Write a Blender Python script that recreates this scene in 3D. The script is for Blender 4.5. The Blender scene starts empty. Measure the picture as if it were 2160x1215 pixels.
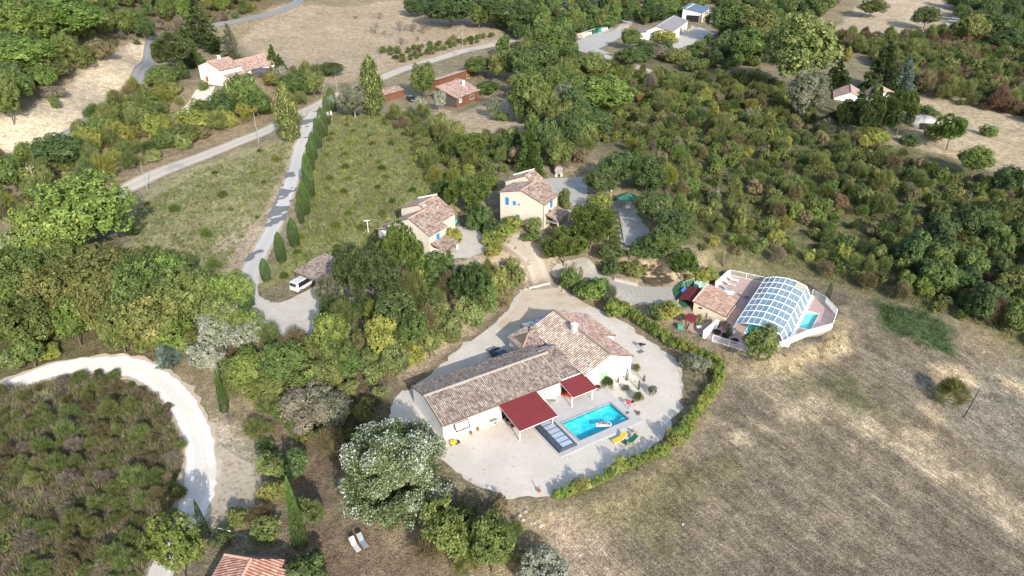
import bpy, bmesh, math, random
import numpy as np
from mathutils import Vector, Matrix
from mathutils.geometry import delaunay_2d_cdt

# ------------------------------------------------------------------ camera, sky, sun, exposure
scene = bpy.context.scene
COL = scene.collection
CAM_H, PITCH, FPX = 60.0, math.radians(29.0), 1440.0      # photo is 2160 x 1215, 24 mm equivalent
cd = bpy.data.cameras.new("camera"); cam = bpy.data.objects.new("camera", cd); COL.objects.link(cam)
cam.location = (0, 0, CAM_H); cam.rotation_euler = (math.pi / 2 - PITCH, 0, 0)
cd.sensor_width = 36.0; cd.lens = 24.0; cd.clip_start = 1.0; cd.clip_end = 6000
scene.camera = cam
SUN_EL, SUN_AZ = math.radians(27.0), math.radians(158.0)  # azimuth clockwise from +Y (view direction)
world = bpy.data.worlds.new("World"); scene.world = world; world.use_nodes = True
nt = world.node_tree; sky = nt.nodes.new("ShaderNodeTexSky"); sky.sky_type = 'NISHITA'; sky.sun_disc = False
sky.sun_elevation = SUN_EL; sky.sun_rotation = SUN_AZ; sky.air_density = 1.0; sky.dust_density = 1.5
nt.links.new(sky.outputs[0], nt.nodes["Background"].inputs[0]); nt.nodes["Background"].inputs[1].default_value = 0.15
ld = bpy.data.lights.new("sun", 'SUN'); ld.energy = 3.2; ld.angle = math.radians(0.5); ld.color = (1.0, 0.94, 0.85)
sun = bpy.data.objects.new("sun", ld); COL.objects.link(sun)
sd = Vector((math.sin(SUN_AZ) * math.cos(SUN_EL), math.cos(SUN_AZ) * math.cos(SUN_EL), math.sin(SUN_EL)))
sun.rotation_euler = sd.to_track_quat('Z', 'Y').to_euler(); sun.location = (60, -60, 120)
vs = scene.view_settings; vs.view_transform = 'Standard'; vs.look = 'None'; vs.gamma = 1.0
vs.exposure = 0.96
scene.cycles.max_bounces = 6; scene.cycles.transparent_max_bounces = 8; scene.cycles.diffuse_bounces = 3
scene.cycles.caustics_reflective = False; scene.cycles.caustics_refractive = False

random.seed(7); RNG = np.random.default_rng(7)
cP, sP = math.cos(PITCH), math.sin(PITCH)
def ray(u, v):                       # photo pixel -> world direction (forward y)
    yu = 607.5 - v
    return np.array([u - 1080.0, FPX * cP + yu * sP, yu * cP - FPX * sP])
def at_z(u, v, z=0.0):
    d = ray(u, v); k = (z - CAM_H) / d[2]
    return np.array([d[0] * k, d[1] * k, z])
def px(p):                           # world -> photo pixel and depth
    x, y, z = p[0], p[1], p[2] - CAM_H
    d = y * cP - z * sP; up = y * sP + z * cP
    return 1080 + FPX * x / d, 607.5 - FPX * up / d, d

# ------------------------------------------------------------------ names, labels, objects
def tag(o, label=None, cat=None, group=None, kind=None):
    if label: o['label'] = label
    if cat: o['category'] = cat
    if group: o['group'] = group
    if kind: o['kind'] = kind
    return o
def empty(name, loc, rz=0.0, label=None, cat=None, group=None):
    o = bpy.data.objects.new(name, None); COL.objects.link(o); o.location = loc; o.rotation_euler = (0, 0, rz)
    o.empty_display_size = .3
    return tag(o, label, cat, group)
def link(name, me, mat=None, parent=None):
    o = bpy.data.objects.new(name, me); COL.objects.link(o)
    if mat is not None and not me.materials: me.materials.append(mat)
    if parent: o.parent = parent
    return o
def npmesh(name, V, F, attr=None, uv=None, smooth=False):
    V = np.asarray(V, np.float32); F = np.asarray(F, np.int32); n, k = F.shape
    me = bpy.data.meshes.new(name); me.vertices.add(len(V)); me.vertices.foreach_set("co", V.ravel())
    me.loops.add(n * k); me.loops.foreach_set("vertex_index", F.ravel())
    me.polygons.add(n); me.polygons.foreach_set("loop_start", np.arange(0, n * k, k, dtype=np.int32))
    me.polygons.foreach_set("loop_total", np.full(n, k, np.int32))
    me.update(calc_edges=True)
    if attr is not None:
        a = me.attributes.new("rnd", 'FLOAT', 'FACE'); a.data.foreach_set("value", np.asarray(attr, np.float32))
    if smooth: me.polygons.foreach_set("use_smooth", np.ones(n, bool))
    return me
class MB:                            # collects shapes, becomes ONE mesh object
    def __init__(s): s.v = []; s.f = []
    def add(s, vs, fs):
        n = len(s.v); s.v += [tuple(map(float, p)) for p in vs]; s.f += [tuple(i + n for i in f) for f in fs]; return s
    def box(s, x0, y0, z0, x1, y1, z1):
        p = [(x0,y0,z0),(x1,y0,z0),(x1,y1,z0),(x0,y1,z0),(x0,y0,z1),(x1,y0,z1),(x1,y1,z1),(x0,y1,z1)]
        return s.add(p, [(0,3,2,1),(4,5,6,7),(0,1,5,4),(1,2,6,5),(2,3,7,6),(3,0,4,7)])
    def obox(s, c, size, rz=0.0, rx=0.0):
        m = Matrix.Translation(c) @ Matrix.Rotation(rz, 4, 'Z') @ Matrix.Rotation(rx, 4, 'X'); a, b, h = [q / 2 for q in size]
        p = [m @ Vector(q) for q in ((-a,-b,-h),(a,-b,-h),(a,b,-h),(-a,b,-h),(-a,-b,h),(a,-b,h),(a,b,h),(-a,b,h))]
        return s.add(p, [(0,3,2,1),(4,5,6,7),(0,1,5,4),(1,2,6,5),(2,3,7,6),(3,0,4,7)])
    def prism(s, poly, z0, z1):
        n = len(poly); p = [(x, y, z0) for x, y in poly] + [(x, y, z1) for x, y in poly]
        return s.add(p, [tuple(range(n - 1, -1, -1)), tuple(range(n, 2 * n))] + [(i, (i + 1) % n, n + (i + 1) % n, n + i) for i in range(n)])
    def extr(s, pts, d):             # polygon of 3d points pushed along d
        n = len(pts); d = Vector(d); a = [Vector(q) for q in pts]
        return s.add(a + [q + d for q in a], [tuple(range(n - 1, -1, -1)), tuple(range(n, 2 * n))] + [(i, (i + 1) % n, n + (i + 1) % n, n + i) for i in range(n)])
    def tube(s, p0, p1, r0, r1=None, n=8, cap=True):
        r1 = r0 if r1 is None else r1; p0, p1 = Vector(p0), Vector(p1); d = (p1 - p0)
        if d.length < 1e-6: return s
        q = d.to_track_quat('Z', 'Y'); ring = lambda c, r: [c + q @ Vector((r * math.cos(2 * math.pi * i / n), r * math.sin(2 * math.pi * i / n), 0)) for i in range(n)]
        f = [(i, (i + 1) % n, n + (i + 1) % n, n + i) for i in range(n)]
        if cap: f += [tuple(range(n - 1, -1, -1)), tuple(range(n, 2 * n))]
        return s.add(ring(p0, r0) + ring(p1, r1), f)
    def path(s, pts, r, n=6):
        for a, b in zip(pts, pts[1:]): s.tube(a, b, r, n=n)
        return s
    def lathe(s, prof, c=(0, 0, 0), n=16):
        vs = [(c[0] + r * math.cos(2 * math.pi * i / n), c[1] + r * math.sin(2 * math.pi * i / n), c[2] + z) for r, z in prof for i in range(n)]
        fs = [(j * n + i, j * n + (i + 1) % n, (j + 1) * n + (i + 1) % n, (j + 1) * n + i) for j in range(len(prof) - 1) for i in range(n)]
        fs += [tuple(range(n - 1, -1, -1)), tuple((len(prof) - 1) * n + i for i in range(n))]
        return s.add(vs, fs)
    def ball(s, c, r, n=10, sz=1.0):
        return s.lathe([(max(.001, r * math.sin(math.pi * j / n)), -r * sz * math.cos(math.pi * j / n)) for j in range(n + 1)], c, n + 2)
    def build(s, name, mat, parent=None, smooth=False, bevel=0):
        me = bpy.data.meshes.new(name); me.from_pydata(s.v, [], s.f); me.update()
        if smooth:
            for p in me.polygons: p.use_smooth = True
        o = link(name, me, mat, parent)
        if bevel:
            b = o.modifiers.new("bevel", 'BEVEL'); b.width = bevel; b.segments = 2; b.limit_method = 'ANGLE'
        return o

# ------------------------------------------------------------------ materials
MATS = {}
def M(name, c1, c2=None, scale=2.0, rough=0.8, bump=0.0, bscale=None, metal=0.0, alpha=1.0, spec=0.3, detail=4, blotch=None):
    if name in MATS: return MATS[name]
    m = bpy.data.materials.new(name); m.use_nodes = True; t = m.node_tree; b = t.nodes["Principled BSDF"]
    b.inputs["Roughness"].default_value = rough; b.inputs["Metallic"].default_value = metal
    b.inputs["Specular IOR Level"].default_value = spec; b.inputs["Alpha"].default_value = alpha
    c1 = (*c1, 1); co = t.nodes.new("ShaderNodeTexCoord")
    if c2 is None: c2 = tuple(x * .82 for x in c1[:3])
    n = t.nodes.new("ShaderNodeTexNoise"); n.inputs["Scale"].default_value = scale; n.inputs["Detail"].default_value = detail; n.inputs["Roughness"].default_value = .65
    t.links.new(co.outputs["Object"], n.inputs["Vector"])
    r = t.nodes.new("ShaderNodeValToRGB"); r.color_ramp.elements[0].position = .32; r.color_ramp.elements[1].position = .68
    r.color_ramp.elements[0].color = (*c2, 1); r.color_ramp.elements[1].color = c1
    t.links.new(n.outputs[0], r.inputs[0]); out = r.outputs[0]
    if blotch:                       # a second, larger-scale variation (worn / stained patches)
        bc, bs, lo, hi = blotch
        n2 = t.nodes.new("ShaderNodeTexNoise"); n2.inputs["Scale"].default_value = bs; n2.inputs["Detail"].default_value = 5
        t.links.new(co.outputs["Object"], n2.inputs["Vector"])
        r2 = t.nodes.new("ShaderNodeMapRange"); r2.inputs[1].default_value = lo; r2.inputs[2].default_value = hi
        t.links.new(n2.outputs[0], r2.inputs[0]); mx = t.nodes.new("ShaderNodeMixRGB"); mx.inputs[2].default_value = (*bc, 1)
        t.links.new(r2.outputs[0], mx.inputs[0]); t.links.new(out, mx.inputs[1]); out = mx.outputs[0]
    t.links.new(out, b.inputs["Base Color"])
    if bump:
        n3 = t.nodes.new("ShaderNodeTexNoise"); n3.inputs["Scale"].default_value = bscale or scale * 2; n3.inputs["Detail"].default_value = 5
        t.links.new(co.outputs["Object"], n3.inputs["Vector"]); bp = t.nodes.new("ShaderNodeBump"); bp.inputs["Distance"].default_value = bump
        t.links.new(n3.outputs[0], bp.inputs["Height"]); t.links.new(bp.outputs[0], b.inputs["Normal"])
    MATS[name] = m; return m
def leafmat(name, ca, cb, cc=None, hv=.12):
    """foliage: colour varies leaf by leaf (face attribute), clump by clump (noise) and plant by plant"""
    dz = lambda c, k=1.12, s=.14: tuple(((1 - s) * x + s * (.3 * c[0] + .6 * c[1] + .1 * c[2])) * k for x in c)
    ca, cb = dz(ca, .80), dz(cb); cc = dz(cc) if cc else None
    m = bpy.data.materials.new(name); m.use_nodes = True; t = m.node_tree; N = t.nodes; Lk = t.links.new
    b = N["Principled BSDF"]; b.inputs["Roughness"].default_value = .62; b.inputs["Specular IOR Level"].default_value = .25
    a = N.new("ShaderNodeAttribute"); a.attribute_name = "rnd"
    r = N.new("ShaderNodeValToRGB"); e = r.color_ramp.elements; e[0].color = (*ca, 1); e[1].color = (*cb, 1); e[0].position = .1; e[1].position = .8
    if cc: x = e.new(.97); x.color = (*cc, 1)
    co = N.new("ShaderNodeTexCoord"); n = N.new("ShaderNodeTexNoise"); n.inputs["Scale"].default_value = 3.2; n.inputs["Detail"].default_value = 3
    Lk(co.outputs["Object"], n.inputs["Vector"])
    ad = N.new("ShaderNodeMath"); ad.operation = 'MULTIPLY_ADD'; ad.inputs[1].default_value = .9; ad.inputs[2].default_value = -.45; Lk(n.outputs[0], ad.inputs[0])
    ad2 = N.new("ShaderNodeMath"); ad2.operation = 'ADD'; Lk(a.outputs["Fac"], ad2.inputs[0]); Lk(ad.outputs[0], ad2.inputs[1]); Lk(ad2.outputs[0], r.inputs[0])
    oi = N.new("ShaderNodeObjectInfo"); mr = N.new("ShaderNodeMapRange"); mr.inputs[3].default_value = 1 - hv * 1.6; mr.inputs[4].default_value = 1 + hv * 1.6
    Lk(oi.outputs["Random"], mr.inputs[0]); mh = N.new("ShaderNodeMapRange"); mh.inputs[3].default_value = .5 - hv * .17; mh.inputs[4].default_value = .5 + hv * .15
    w = N.new("ShaderNodeMath"); w.operation = 'FRACT'; w2 = N.new("ShaderNodeMath"); w2.operation = 'MULTIPLY'; w2.inputs[1].default_value = 7.31
    Lk(oi.outputs["Random"], w2.inputs[0]); Lk(w2.outputs[0], w.inputs[0]); Lk(w.outputs[0], mh.inputs[0])
    hs = N.new("ShaderNodeHueSaturation"); Lk(mh.outputs[0], hs.inputs["Hue"]); Lk(mr.outputs[0], hs.inputs["Value"]); Lk(r.outputs[0], hs.inputs["Color"])
    Lk(hs.outputs[0], b.inputs["Base Color"])
    tr = N.new("ShaderNodeBsdfTranslucent"); Lk(hs.outputs[0], tr.inputs[0]); mx = N.new("ShaderNodeMixShader"); mx.inputs[0].default_value = .28
    Lk(b.outputs[0], mx.inputs[1]); Lk(tr.outputs[0], mx.inputs[2]); Lk(mx.outputs[0], N["Material Output"].inputs[0])
    MATS[name] = m; return m
def tilemat(name, cols, chan=.5, k=.78):
    cols = [tuple(x * k for x in c) for c in cols]
    m = bpy.data.materials.new(name); m.use_nodes = True; t = m.node_tree; N = t.nodes; Lk = t.links.new; b = N["Principled BSDF"]
    b.inputs["Roughness"].default_value = .85; b.inputs["Specular IOR Level"].default_value = .2
    uv = N.new("ShaderNodeUVMap"); uv.uv_map = "tiles"; fl = N.new("ShaderNodeVectorMath"); fl.operation = 'FLOOR'; Lk(uv.outputs[0], fl.inputs[0])
    wn = N.new("ShaderNodeTexWhiteNoise"); wn.noise_dimensions = '2D'; Lk(fl.outputs[0], wn.inputs["Vector"])
    r = N.new("ShaderNodeValToRGB"); r.color_ramp.interpolation = 'CONSTANT'; e = r.color_ramp.elements
    e[0].color = (*cols[0], 1); e[0].position = 0; e[1].color = (*cols[1], 1); e[1].position = 1 / len(cols)
    for i in range(2, len(cols)): x = e.new(i / len(cols)); x.color = (*cols[i], 1)
    Lk(wn.outputs[0], r.inputs[0]); fr = N.new("ShaderNodeVectorMath"); fr.operation = 'FRACTION'; Lk(uv.outputs[0], fr.inputs[0]); sx = N.new("ShaderNodeSeparateXYZ"); Lk(fr.outputs[0], sx.inputs[0])
    ch = N.new("ShaderNodeValToRGB"); q = ch.color_ramp.elements; q[0].position = .10; q[0].color = (chan,) * 3 + (1,); q[1].position = .30; q[1].color = (1, 1, 1, 1); y = q.new(.72); y.color = (1, 1, 1, 1); y = q.new(.90); y.color = (chan,) * 3 + (1,); Lk(sx.outputs[0], ch.inputs[0]); co = N.new("ShaderNodeTexCoord"); n = N.new("ShaderNodeTexNoise"); n.inputs["Scale"].default_value = .7; n.inputs["Detail"].default_value = 6
    Lk(co.outputs["Object"], n.inputs["Vector"]); mr = N.new("ShaderNodeMapRange"); mr.inputs[1].default_value = .3; mr.inputs[2].default_value = .7; mr.inputs[3].default_value = .86; mr.inputs[4].default_value = 1.08
    Lk(n.outputs[0], mr.inputs[0]); mx = N.new("ShaderNodeVectorMath"); mx.operation = 'SCALE'; Lk(r.outputs[0], mx.inputs[0]); Lk(mr.outputs[0], mx.inputs["Scale"])
    mu = N.new("ShaderNodeVectorMath"); mu.operation = 'MULTIPLY'; Lk(mx.outputs[0], mu.inputs[0]); Lk(ch.outputs[0], mu.inputs[1])
    Lk(mu.outputs[0], b.inputs["Base Color"]); MATS[name] = m; return m
def glassmat(name, col, alpha, rough=.08):
    m = bpy.data.materials.new(name); m.use_nodes = True; b = m.node_tree.nodes["Principled BSDF"]
    b.inputs["Base Color"].default_value = (*col, 1); b.inputs["Alpha"].default_value = alpha; b.inputs["Roughness"].default_value = rough
    b.inputs["Specular IOR Level"].default_value = .6; MATS[name] = m; return m

WALLW = M("white render", (.80,.76,.69), (.74,.70,.63), .6, .9, .004, 12, blotch=((.66,.60,.52), .35, .55, .8))
WALLB = M("cream render", (.58,.515,.43), (.53,.465,.385), .7, .9, .004, 12, blotch=((.50,.42,.35), .3, .5, .8))
WALLY = M("bare beige render", (.62,.53,.40), (.55,.46,.34), .8, .92, .01, 9, blotch=((.46,.38,.28), .4, .5, .8))
TILE = tilemat("canal tiles", [(.44,.32,.26),(.52,.41,.345),(.35,.25,.20),(.58,.48,.41),(.25,.175,.145),(.48,.36,.295),(.40,.30,.25)])
TILEOLD = tilemat("weathered tiles", [(.33,.265,.215),(.39,.325,.27),(.27,.21,.17),(.45,.39,.33),(.20,.16,.135),(.36,.295,.245),(.31,.235,.19)], .42, 1.02)
TILEP = tilemat("pink tiles", [(.58,.39,.32),(.64,.46,.39),(.50,.33,.27),(.68,.54,.47),(.38,.24,.20)])
RIDGE = M("ridge tiles", (.52,.36,.27), (.38,.26,.19), 3, .85, .02, 5)
BLUE = M("blue paint", (.03,.21,.44), (.025,.18,.40), 2, .5)
GREENP = M("pale green paint", (.30,.55,.30), None, 2, .6)
BROWNP = M("brown shutter paint", (.32,.09,.04), None, 2, .6)
WOODD = M("dark weathered boards", (.10,.085,.08), (.06,.05,.05), 1.5, .85, .01, 6)
WOODR = M("red brown boards", (.21,.09,.05), (.13,.06,.038), 1.2, .75, .01, 6)
WOODP = M("pale wood", (.42,.30,.19), (.34,.23,.14), 3, .8)
WHITE = M("white paint", (.80,.80,.78), (.74,.74,.72), 1, .45, spec=.5)
DARK = M("dark interior", (.015,.015,.018), None, 2, .6)
BLACKM = M("black metal", (.02,.02,.022), (.03,.03,.03), 2, .45)
GREYM = M("grey metal", (.25,.26,.27), None, 2, .5, metal=.4)
REDCL = M("red awning cloth", (.19,.030,.034), (.165,.027,.030), .8, .85, .003, 20)
GLASS = glassmat("window glass", (.03,.045,.06), 1.0, .05)
CONC = M("concrete", (.46,.44,.41), (.38,.36,.34), 1.5, .9, .005, 10)
STONE = M("pale stone", (.55,.50,.43), (.40,.36,.30), 2.5, .9, .05, 5)
BARK = M("bark", (.16,.125,.095), (.09,.07,.055), 4, .95, .05, 8)
BARKP = M("pale bark", (.38,.35,.31), (.26,.235,.21), 4, .95, .03, 8)
DEAD = M("dead twigs", (.17,.135,.115), (.11,.09,.08), 4, .95)

# ------------------------------------------------------------------ terrain
CP = [ # photo pixel and height of the ground there
(850,860,0),(1100,800,0),(1400,800,0),(1100,1000,0),(1300,950,0),(1250,650,.6),(1140,605,.5),(1135,580,1.6),(1120,520,4.3),(1090,500,5.2),
(800,880,-1.6),(850,790,2.6),(960,730,3.4),(1045,655,3.4),(1085,600,3.4),
(600,680,2),(640,615,2.5),(520,600,2),(575,500,3),(620,350,4.5),(648,262,6),(700,590,2.6),
(1300,400,8),(1340,490,6.6),(1200,380,8),(1230,590,3.2),(1380,620,2.2),(1300,560,4),(1000,560,4),
(800,350,8),(740,500,4.6),(700,400,5),(430,430,3.4),(450,560,1.5),(950,330,7.5),
(0,505,2.5),(240,410,3),(420,330,4),(560,270,5.5),(700,210,7),(850,150,8),(1030,95,9),(1200,90,9.5),(1300,120,9.5),
(970,215,6),(1000,255,6.6),(1050,300,7.6),(870,210,6.6),
(640,170,9),(600,100,12),(800,60,13),(1000,70,11),(700,10,18),
(500,170,12),(380,220,9),(420,190,11.5),(560,220,7.5),
(150,300,8),(250,205,10),(310,130,13),(340,80,15),(500,45,18),(640,0,21),
(100,180,16),(200,130,18),(0,250,14),(20,320,7.6),(280,90,18),
(100,50,27),(250,20,26),(0,0,33),(450,0,24),
(150,350,5.5),(0,450,3.4),(250,330,5.2),
(100,560,1),(200,650,-1),(400,620,.5),(500,700,0),
(0,820,-4),(200,770,-4.2),(330,800,-4.5),(430,920,-5),(400,1060,-5.5),(320,1200,-6),
(150,950,-5),(100,1150,-6.5),(560,760,-1),(640,850,-2.6),(760,900,-3.2),(620,950,-4.4),(680,1050,-4.8),(760,1180,-5.5),(530,1180,-5.6),
(850,1090,-3.6),(1000,1110,-3),(1250,1040,-.8),(1460,910,-.9),(1550,760,-.6),(1330,640,2),
(1300,1180,-4),(1700,1150,-5),(2100,1180,-8),(1700,850,-1.5),(1900,800,-2),(2100,850,-5),(1950,700,0),(2150,1000,-8),(1460,1030,-2),
(1700,570,2),(1900,620,1),(2100,700,-1),(1500,450,6),(1700,400,6),(2000,450,4),(2160,500,2),(1500,250,9),(1700,270,8),(1800,250,7),(2000,300,6),(2150,350,4),(1600,330,7.6),
(1300,110,9.5),(1400,90,9),(1480,50,10),(1600,100,9),(1900,120,9),(2100,150,8),(1900,40,12),(2000,40,12),(2140,20,13),(1350,20,12),(1150,20,13),(950,10,16),(1600,10,14)]
WPTS = [(-420,100,12),(420,100,-12),(0,0,-7),(-200,20,-8),(200,20,-11),(0,620,48),(-420,520,75),(420,620,46),(420,300,2),(-60,20,-7),(60,20,-8),(-330,300,34)]
A = np.array([[*at_z(u, v, z)[:2], z] for u, v, z in CP] + WPTS, float)
def mq(P, Q): return np.sqrt(((P[:, None, :] - Q[None, :, :]) ** 2).sum(-1) + 49.0)
n_ = len(A); K = np.zeros((n_ + 1, n_ + 1)); K[:n_, :n_] = mq(A[:, :2], A[:, :2]) - np.eye(n_) * 1.2; K[:n_, n_] = 1; K[n_, :n_] = 1
WRBF = np.linalg.solve(K, np.append(A[:, 2], 0))
STEP = 1.25
def axis(lo, hi, far_lo, far_hi):
    core = np.arange(lo, hi + .01, STEP); a = [lo]; s = 4.0
    while a[-1] > far_lo: a.append(a[-1] - s); s *= 1.35
    b = [hi]; s = 4.0
    while b[-1] < far_hi: b.append(b[-1] + s); s *= 1.35
    return np.array(a[:0:-1] + list(core) + b[1:])
GX, GY = axis(-290, 330, -2600, 2600), axis(18, 470, -1500, 3200)
XX, YY = np.meshgrid(GX, GY); G = np.column_stack([XX.ravel(), YY.ravel()])
Z = np.zeros(len(G))
for i in range(0, len(G), 40000): Z[i:i + 40000] = mq(np.clip(G[i:i + 40000], [-430, -60], [430, 640]), A[:, :2]) @ WRBF[:-1] + WRBF[-1]
Z += .35 * np.sin(G[:, 0] * .11 + 1.3 * np.sin(G[:, 1] * .06)) * np.sin(G[:, 1] * .09 + .8 * np.sin(G[:, 0] * .05))
far = np.maximum(0, np.hypot(np.maximum(np.abs(G[:, 0]) - 430, 0), np.maximum(G[:, 1] - 640, 0)))
Z += np.minimum(far * .12, 160) * (G[:, 1] > -200)
Z = Z.reshape(XX.shape)
def hz(x, y, Zg=None):
    """height of the ground mesh (its own triangles) at world x, y; arrays allowed"""
    Zg = Z if Zg is None else Zg; x = np.asarray(x, float); y = np.asarray(y, float)
    i = np.clip(np.searchsorted(GX, x, 'right') - 1, 0, len(GX) - 2); j = np.clip(np.searchsorted(GY, y, 'right') - 1, 0, len(GY) - 2)
    fx = np.clip((x - GX[i]) / (GX[i + 1] - GX[i]), 0, 1); fy = np.clip((y - GY[j]) / (GY[j + 1] - GY[j]), 0, 1)
    a, b, c, d = Zg[j, i], Zg[j, i + 1], Zg[j + 1, i + 1], Zg[j + 1, i]
    return np.where(fx >= fy, a + fx * (b - a) + fy * (c - b), a + fx * (c - d) + fy * (d - a))
_T = np.concatenate([np.arange(30, 320, .8), np.arange(320, 1500, 4)])
def G3(u, v, lift=0.0):
    """where the view through a photo pixel meets the ground (lifted by lift)"""
    d = ray(u, v); d = d / np.linalg.norm(d); P = d[None] * _T[:, None]; h = P[:, 2] + CAM_H - hz(P[:, 0], P[:, 1]) - lift
    k = np.argmax(h < 0)
    if h[k] >= 0: k = len(_T) - 1
    k = max(k, 1); t = _T[k - 1] + (_T[k] - _T[k - 1]) * h[k - 1] / max(h[k - 1] - h[k], 1e-6); p = d * t
    return np.array([p[0], p[1], p[2] + CAM_H])
def polyw(pp, z=None): return np.array([(at_z(u, v, z) if z is not None else G3(u, v))[:2] for u, v in pp])
def sdf(P, poly):                    # signed distance, negative inside
    P = np.asarray(P, float); d = np.full(len(P), 1e9); ins = np.zeros(len(P), bool); n = len(poly)
    for i in range(n):
        a, b = poly[i], poly[(i + 1) % n]; e = b - a; w = P - a; t = np.clip((w @ e) / max(e @ e, 1e-9), 0, 1)
        d = np.minimum(d, np.hypot(*(w - t[:, None] * e).T))
        c = ((a[1] > P[:, 1]) != (b[1] > P[:, 1])); 
        with np.errstate(divide='ignore', invalid='ignore'):
            c &= P[:, 0] < (b[0] - a[0]) * (P[:, 1] - a[1]) / (b[1] - a[1] + 1e-12) + a[0]
        ins ^= c
    return np.where(ins, -d, d)
def smooth(pts, k=4, closed=True):
    pts = np.asarray(pts, float); n = len(pts); out = []
    for i in range(n if closed else n - 1):
        g = (lambda q: pts[q % n]) if closed else (lambda q: pts[min(max(q, 0), n - 1)])
        p0, p1, p2, p3 = g(i - 1), g(i), g(i + 1), g(i + 2)
        for j in range(k):
            t = j / k; out.append(.5 * (2 * p1 + (p2 - p0) * t + (2 * p0 - 5 * p1 + 4 * p2 - p3) * t * t + (3 * p1 - p0 - 3 * p2 + p3) * t ** 3))
    if not closed: out.append(pts[-1])
    return np.array(out)
# villa frame: a runs along the long front wall, b runs away from the pool
VO = np.array([-8.8, 67.3]); VT = math.radians(31.3); V1 = np.array([math.cos(VT), math.sin(VT)]); V2 = np.array([-math.sin(VT), math.cos(VT)])
def va(a, b): return VO + a * V1 + b * V2
TERR_PX = [(818,868),(850,832),(900,795),(960,742),(1010,708),(1052,672),(1085,635),(1108,606),(1160,598),(1196,618),(1230,642),(1290,664),(1335,695),(1385,728),(1425,765),(1438,810),(1432,860),(1405,912),(1355,962),(1300,1000),(1240,1030),(1170,1047),(1100,1052),(1040,1040),(985,1012),(940,975),(880,935),(835,900)]
TERR = smooth(polyw(TERR_PX, 0), 4)
CT = math.radians(57.5); C1 = np.array([math.cos(CT), math.sin(CT)]); C2 = np.array([-math.sin(CT), math.cos(CT)])   # covered-pool frame: a along the enclosure
ZC = 1.0
CO = at_z(1645, 728, ZC)[:2]         # near right corner of the enclosure
def ca(a, b): return CO + a * C1 + b * C2
DECK_PX = [(1449,697),(1466,660),(1500,600),(1537,582),(1610,596),(1712,625),(1740,640),(1763,668),(1752,697),(1735,706),(1700,712),(1640,738),(1575,744),(1502,722),(1480,708)]
PADS = [(polyw(DECK_PX, ZC), ZC, 3.0)]
HOUSES = dict( # x, y, heading, width, depth, floor height, left eave, right eave, ridge, ridge position
 h3f=(-2.28,123.99,-28.96,9.41,5.94,6.5,5.81,5.08,6.91,.49), h3b=(-2.99,127.19,-28.95,8.47,7.18,6.5,5.73,4.96,7.26,.53),
 h4f=(-23.2,117.0,-30.5,9.5,5.3,4.5,4.0,4.02,6.4,.55), h4b=(-21.42,122.8,-30.5,8.6,5.6,4.5,4.95,3.9,6.2,.52),
 ph=(29.8,96.62,-33.08,4.39,6.38,.9,2.6,2.2,3.3,.05), hangar=(60.35,324.67,-23.16,11.55,38,8.6,3.72,4.09,5.83,.41),
 blue=(87.14,373.15,-23.84,9.6,22,9.87,6.3,4.6,6.2,.1), white=(-98.48,221.16,-25.26,8.87,9.01,11.77,5.32,4.54,6.77,.46),
 whiteb=(-92.44,230.22,-22.69,6.7,13.46,11.6,3.99,2.54,5.26,.41), cabin=(-23.75,219.34,-30.97,7.36,13.02,5.4,5.5,3.0,4.1,.05),
 bottom=(-33.09,37.9,-5.39,6.41,14.0,-5.6,2.69,2.87,3.94,.57), cport=(-37.35,104.99,-27,4.4,7.6,2.46,2.5,1.9,2.6,.1))
def hrect(k, m=1.0):
    x, y, t, w, d = HOUSES[k][:5]; t = math.radians(t); a = np.array([math.cos(t), math.sin(t)]); b = np.array([-math.sin(t), math.cos(t)])
    return np.array([np.array([x, y]) + p * a + q * b for p, q in ((-m, -m), (w + m, -m), (w + m, d + m), (-m, d + m))])
for k in ('h3f', 'h3b', 'h4f', 'h4b', 'hangar', 'blue', 'white', 'whiteb', 'cabin', 'bottom', 'cport'): PADS.append((hrect(k, .6), HOUSES[k][5], 4.0))
PADS.append((polyw([(1150,380),(1225,375),(1240,420),(1225,440),(1180,400)], 7.3), 7.3, 4)); PADS.append((polyw([(1290,440),(1330,430),(1400,520),(1320,520)], 6.6), 6.6, 4))
PADS.append((polyw([(1225,600),(1290,580),(1400,605),(1435,640),(1330,640)], 2.4), 2.4, 3))
PADS.append((polyw([(545,640),(600,650),(665,600),(690,640),(740,680),(660,712),(560,700)], 2.1), 2.1, 3)); PADS.append((polyw([(955,470),(1010,480),(1030,520),(970,545)], 4.6), 4.6, 4))
PADS.append((TERR, 0.0, 2.6))
def smoothstep(t): t = np.clip(t, 0, 1); return t * t * (3 - 2 * t)
for poly, z, fe in PADS:
    w = 1 - smoothstep((sdf(G, poly) - 1.4) / fe); Z = Z * (1 - w.reshape(Z.shape)) + z * w.reshape(Z.shape)
HZ0 = Z.copy()
# basins of the pools (cut wider than the water; the paving covers the gap)
POOL = [va(15.1, -4.9), va(23.25, -4.9), va(23.25, -9.0), va(15.1, -9.0)]
SP = [at_z(*q, ZC)[:2] for q in ((1697,657),(1727,664),(1709,697),(1680,691))]
BP = [ca(.6, 1.3), ca(16.6, 1.3), ca(16.6, 5.6), ca(.6, 5.6)]
for poly, z in ((POOL, -1.9), (SP, ZC - 1.2), (BP, ZC - 1.9)):
    q = sdf(G, np.array(poly)).reshape(Z.shape); Z = np.where(q < 1.35, z, Z)
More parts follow.
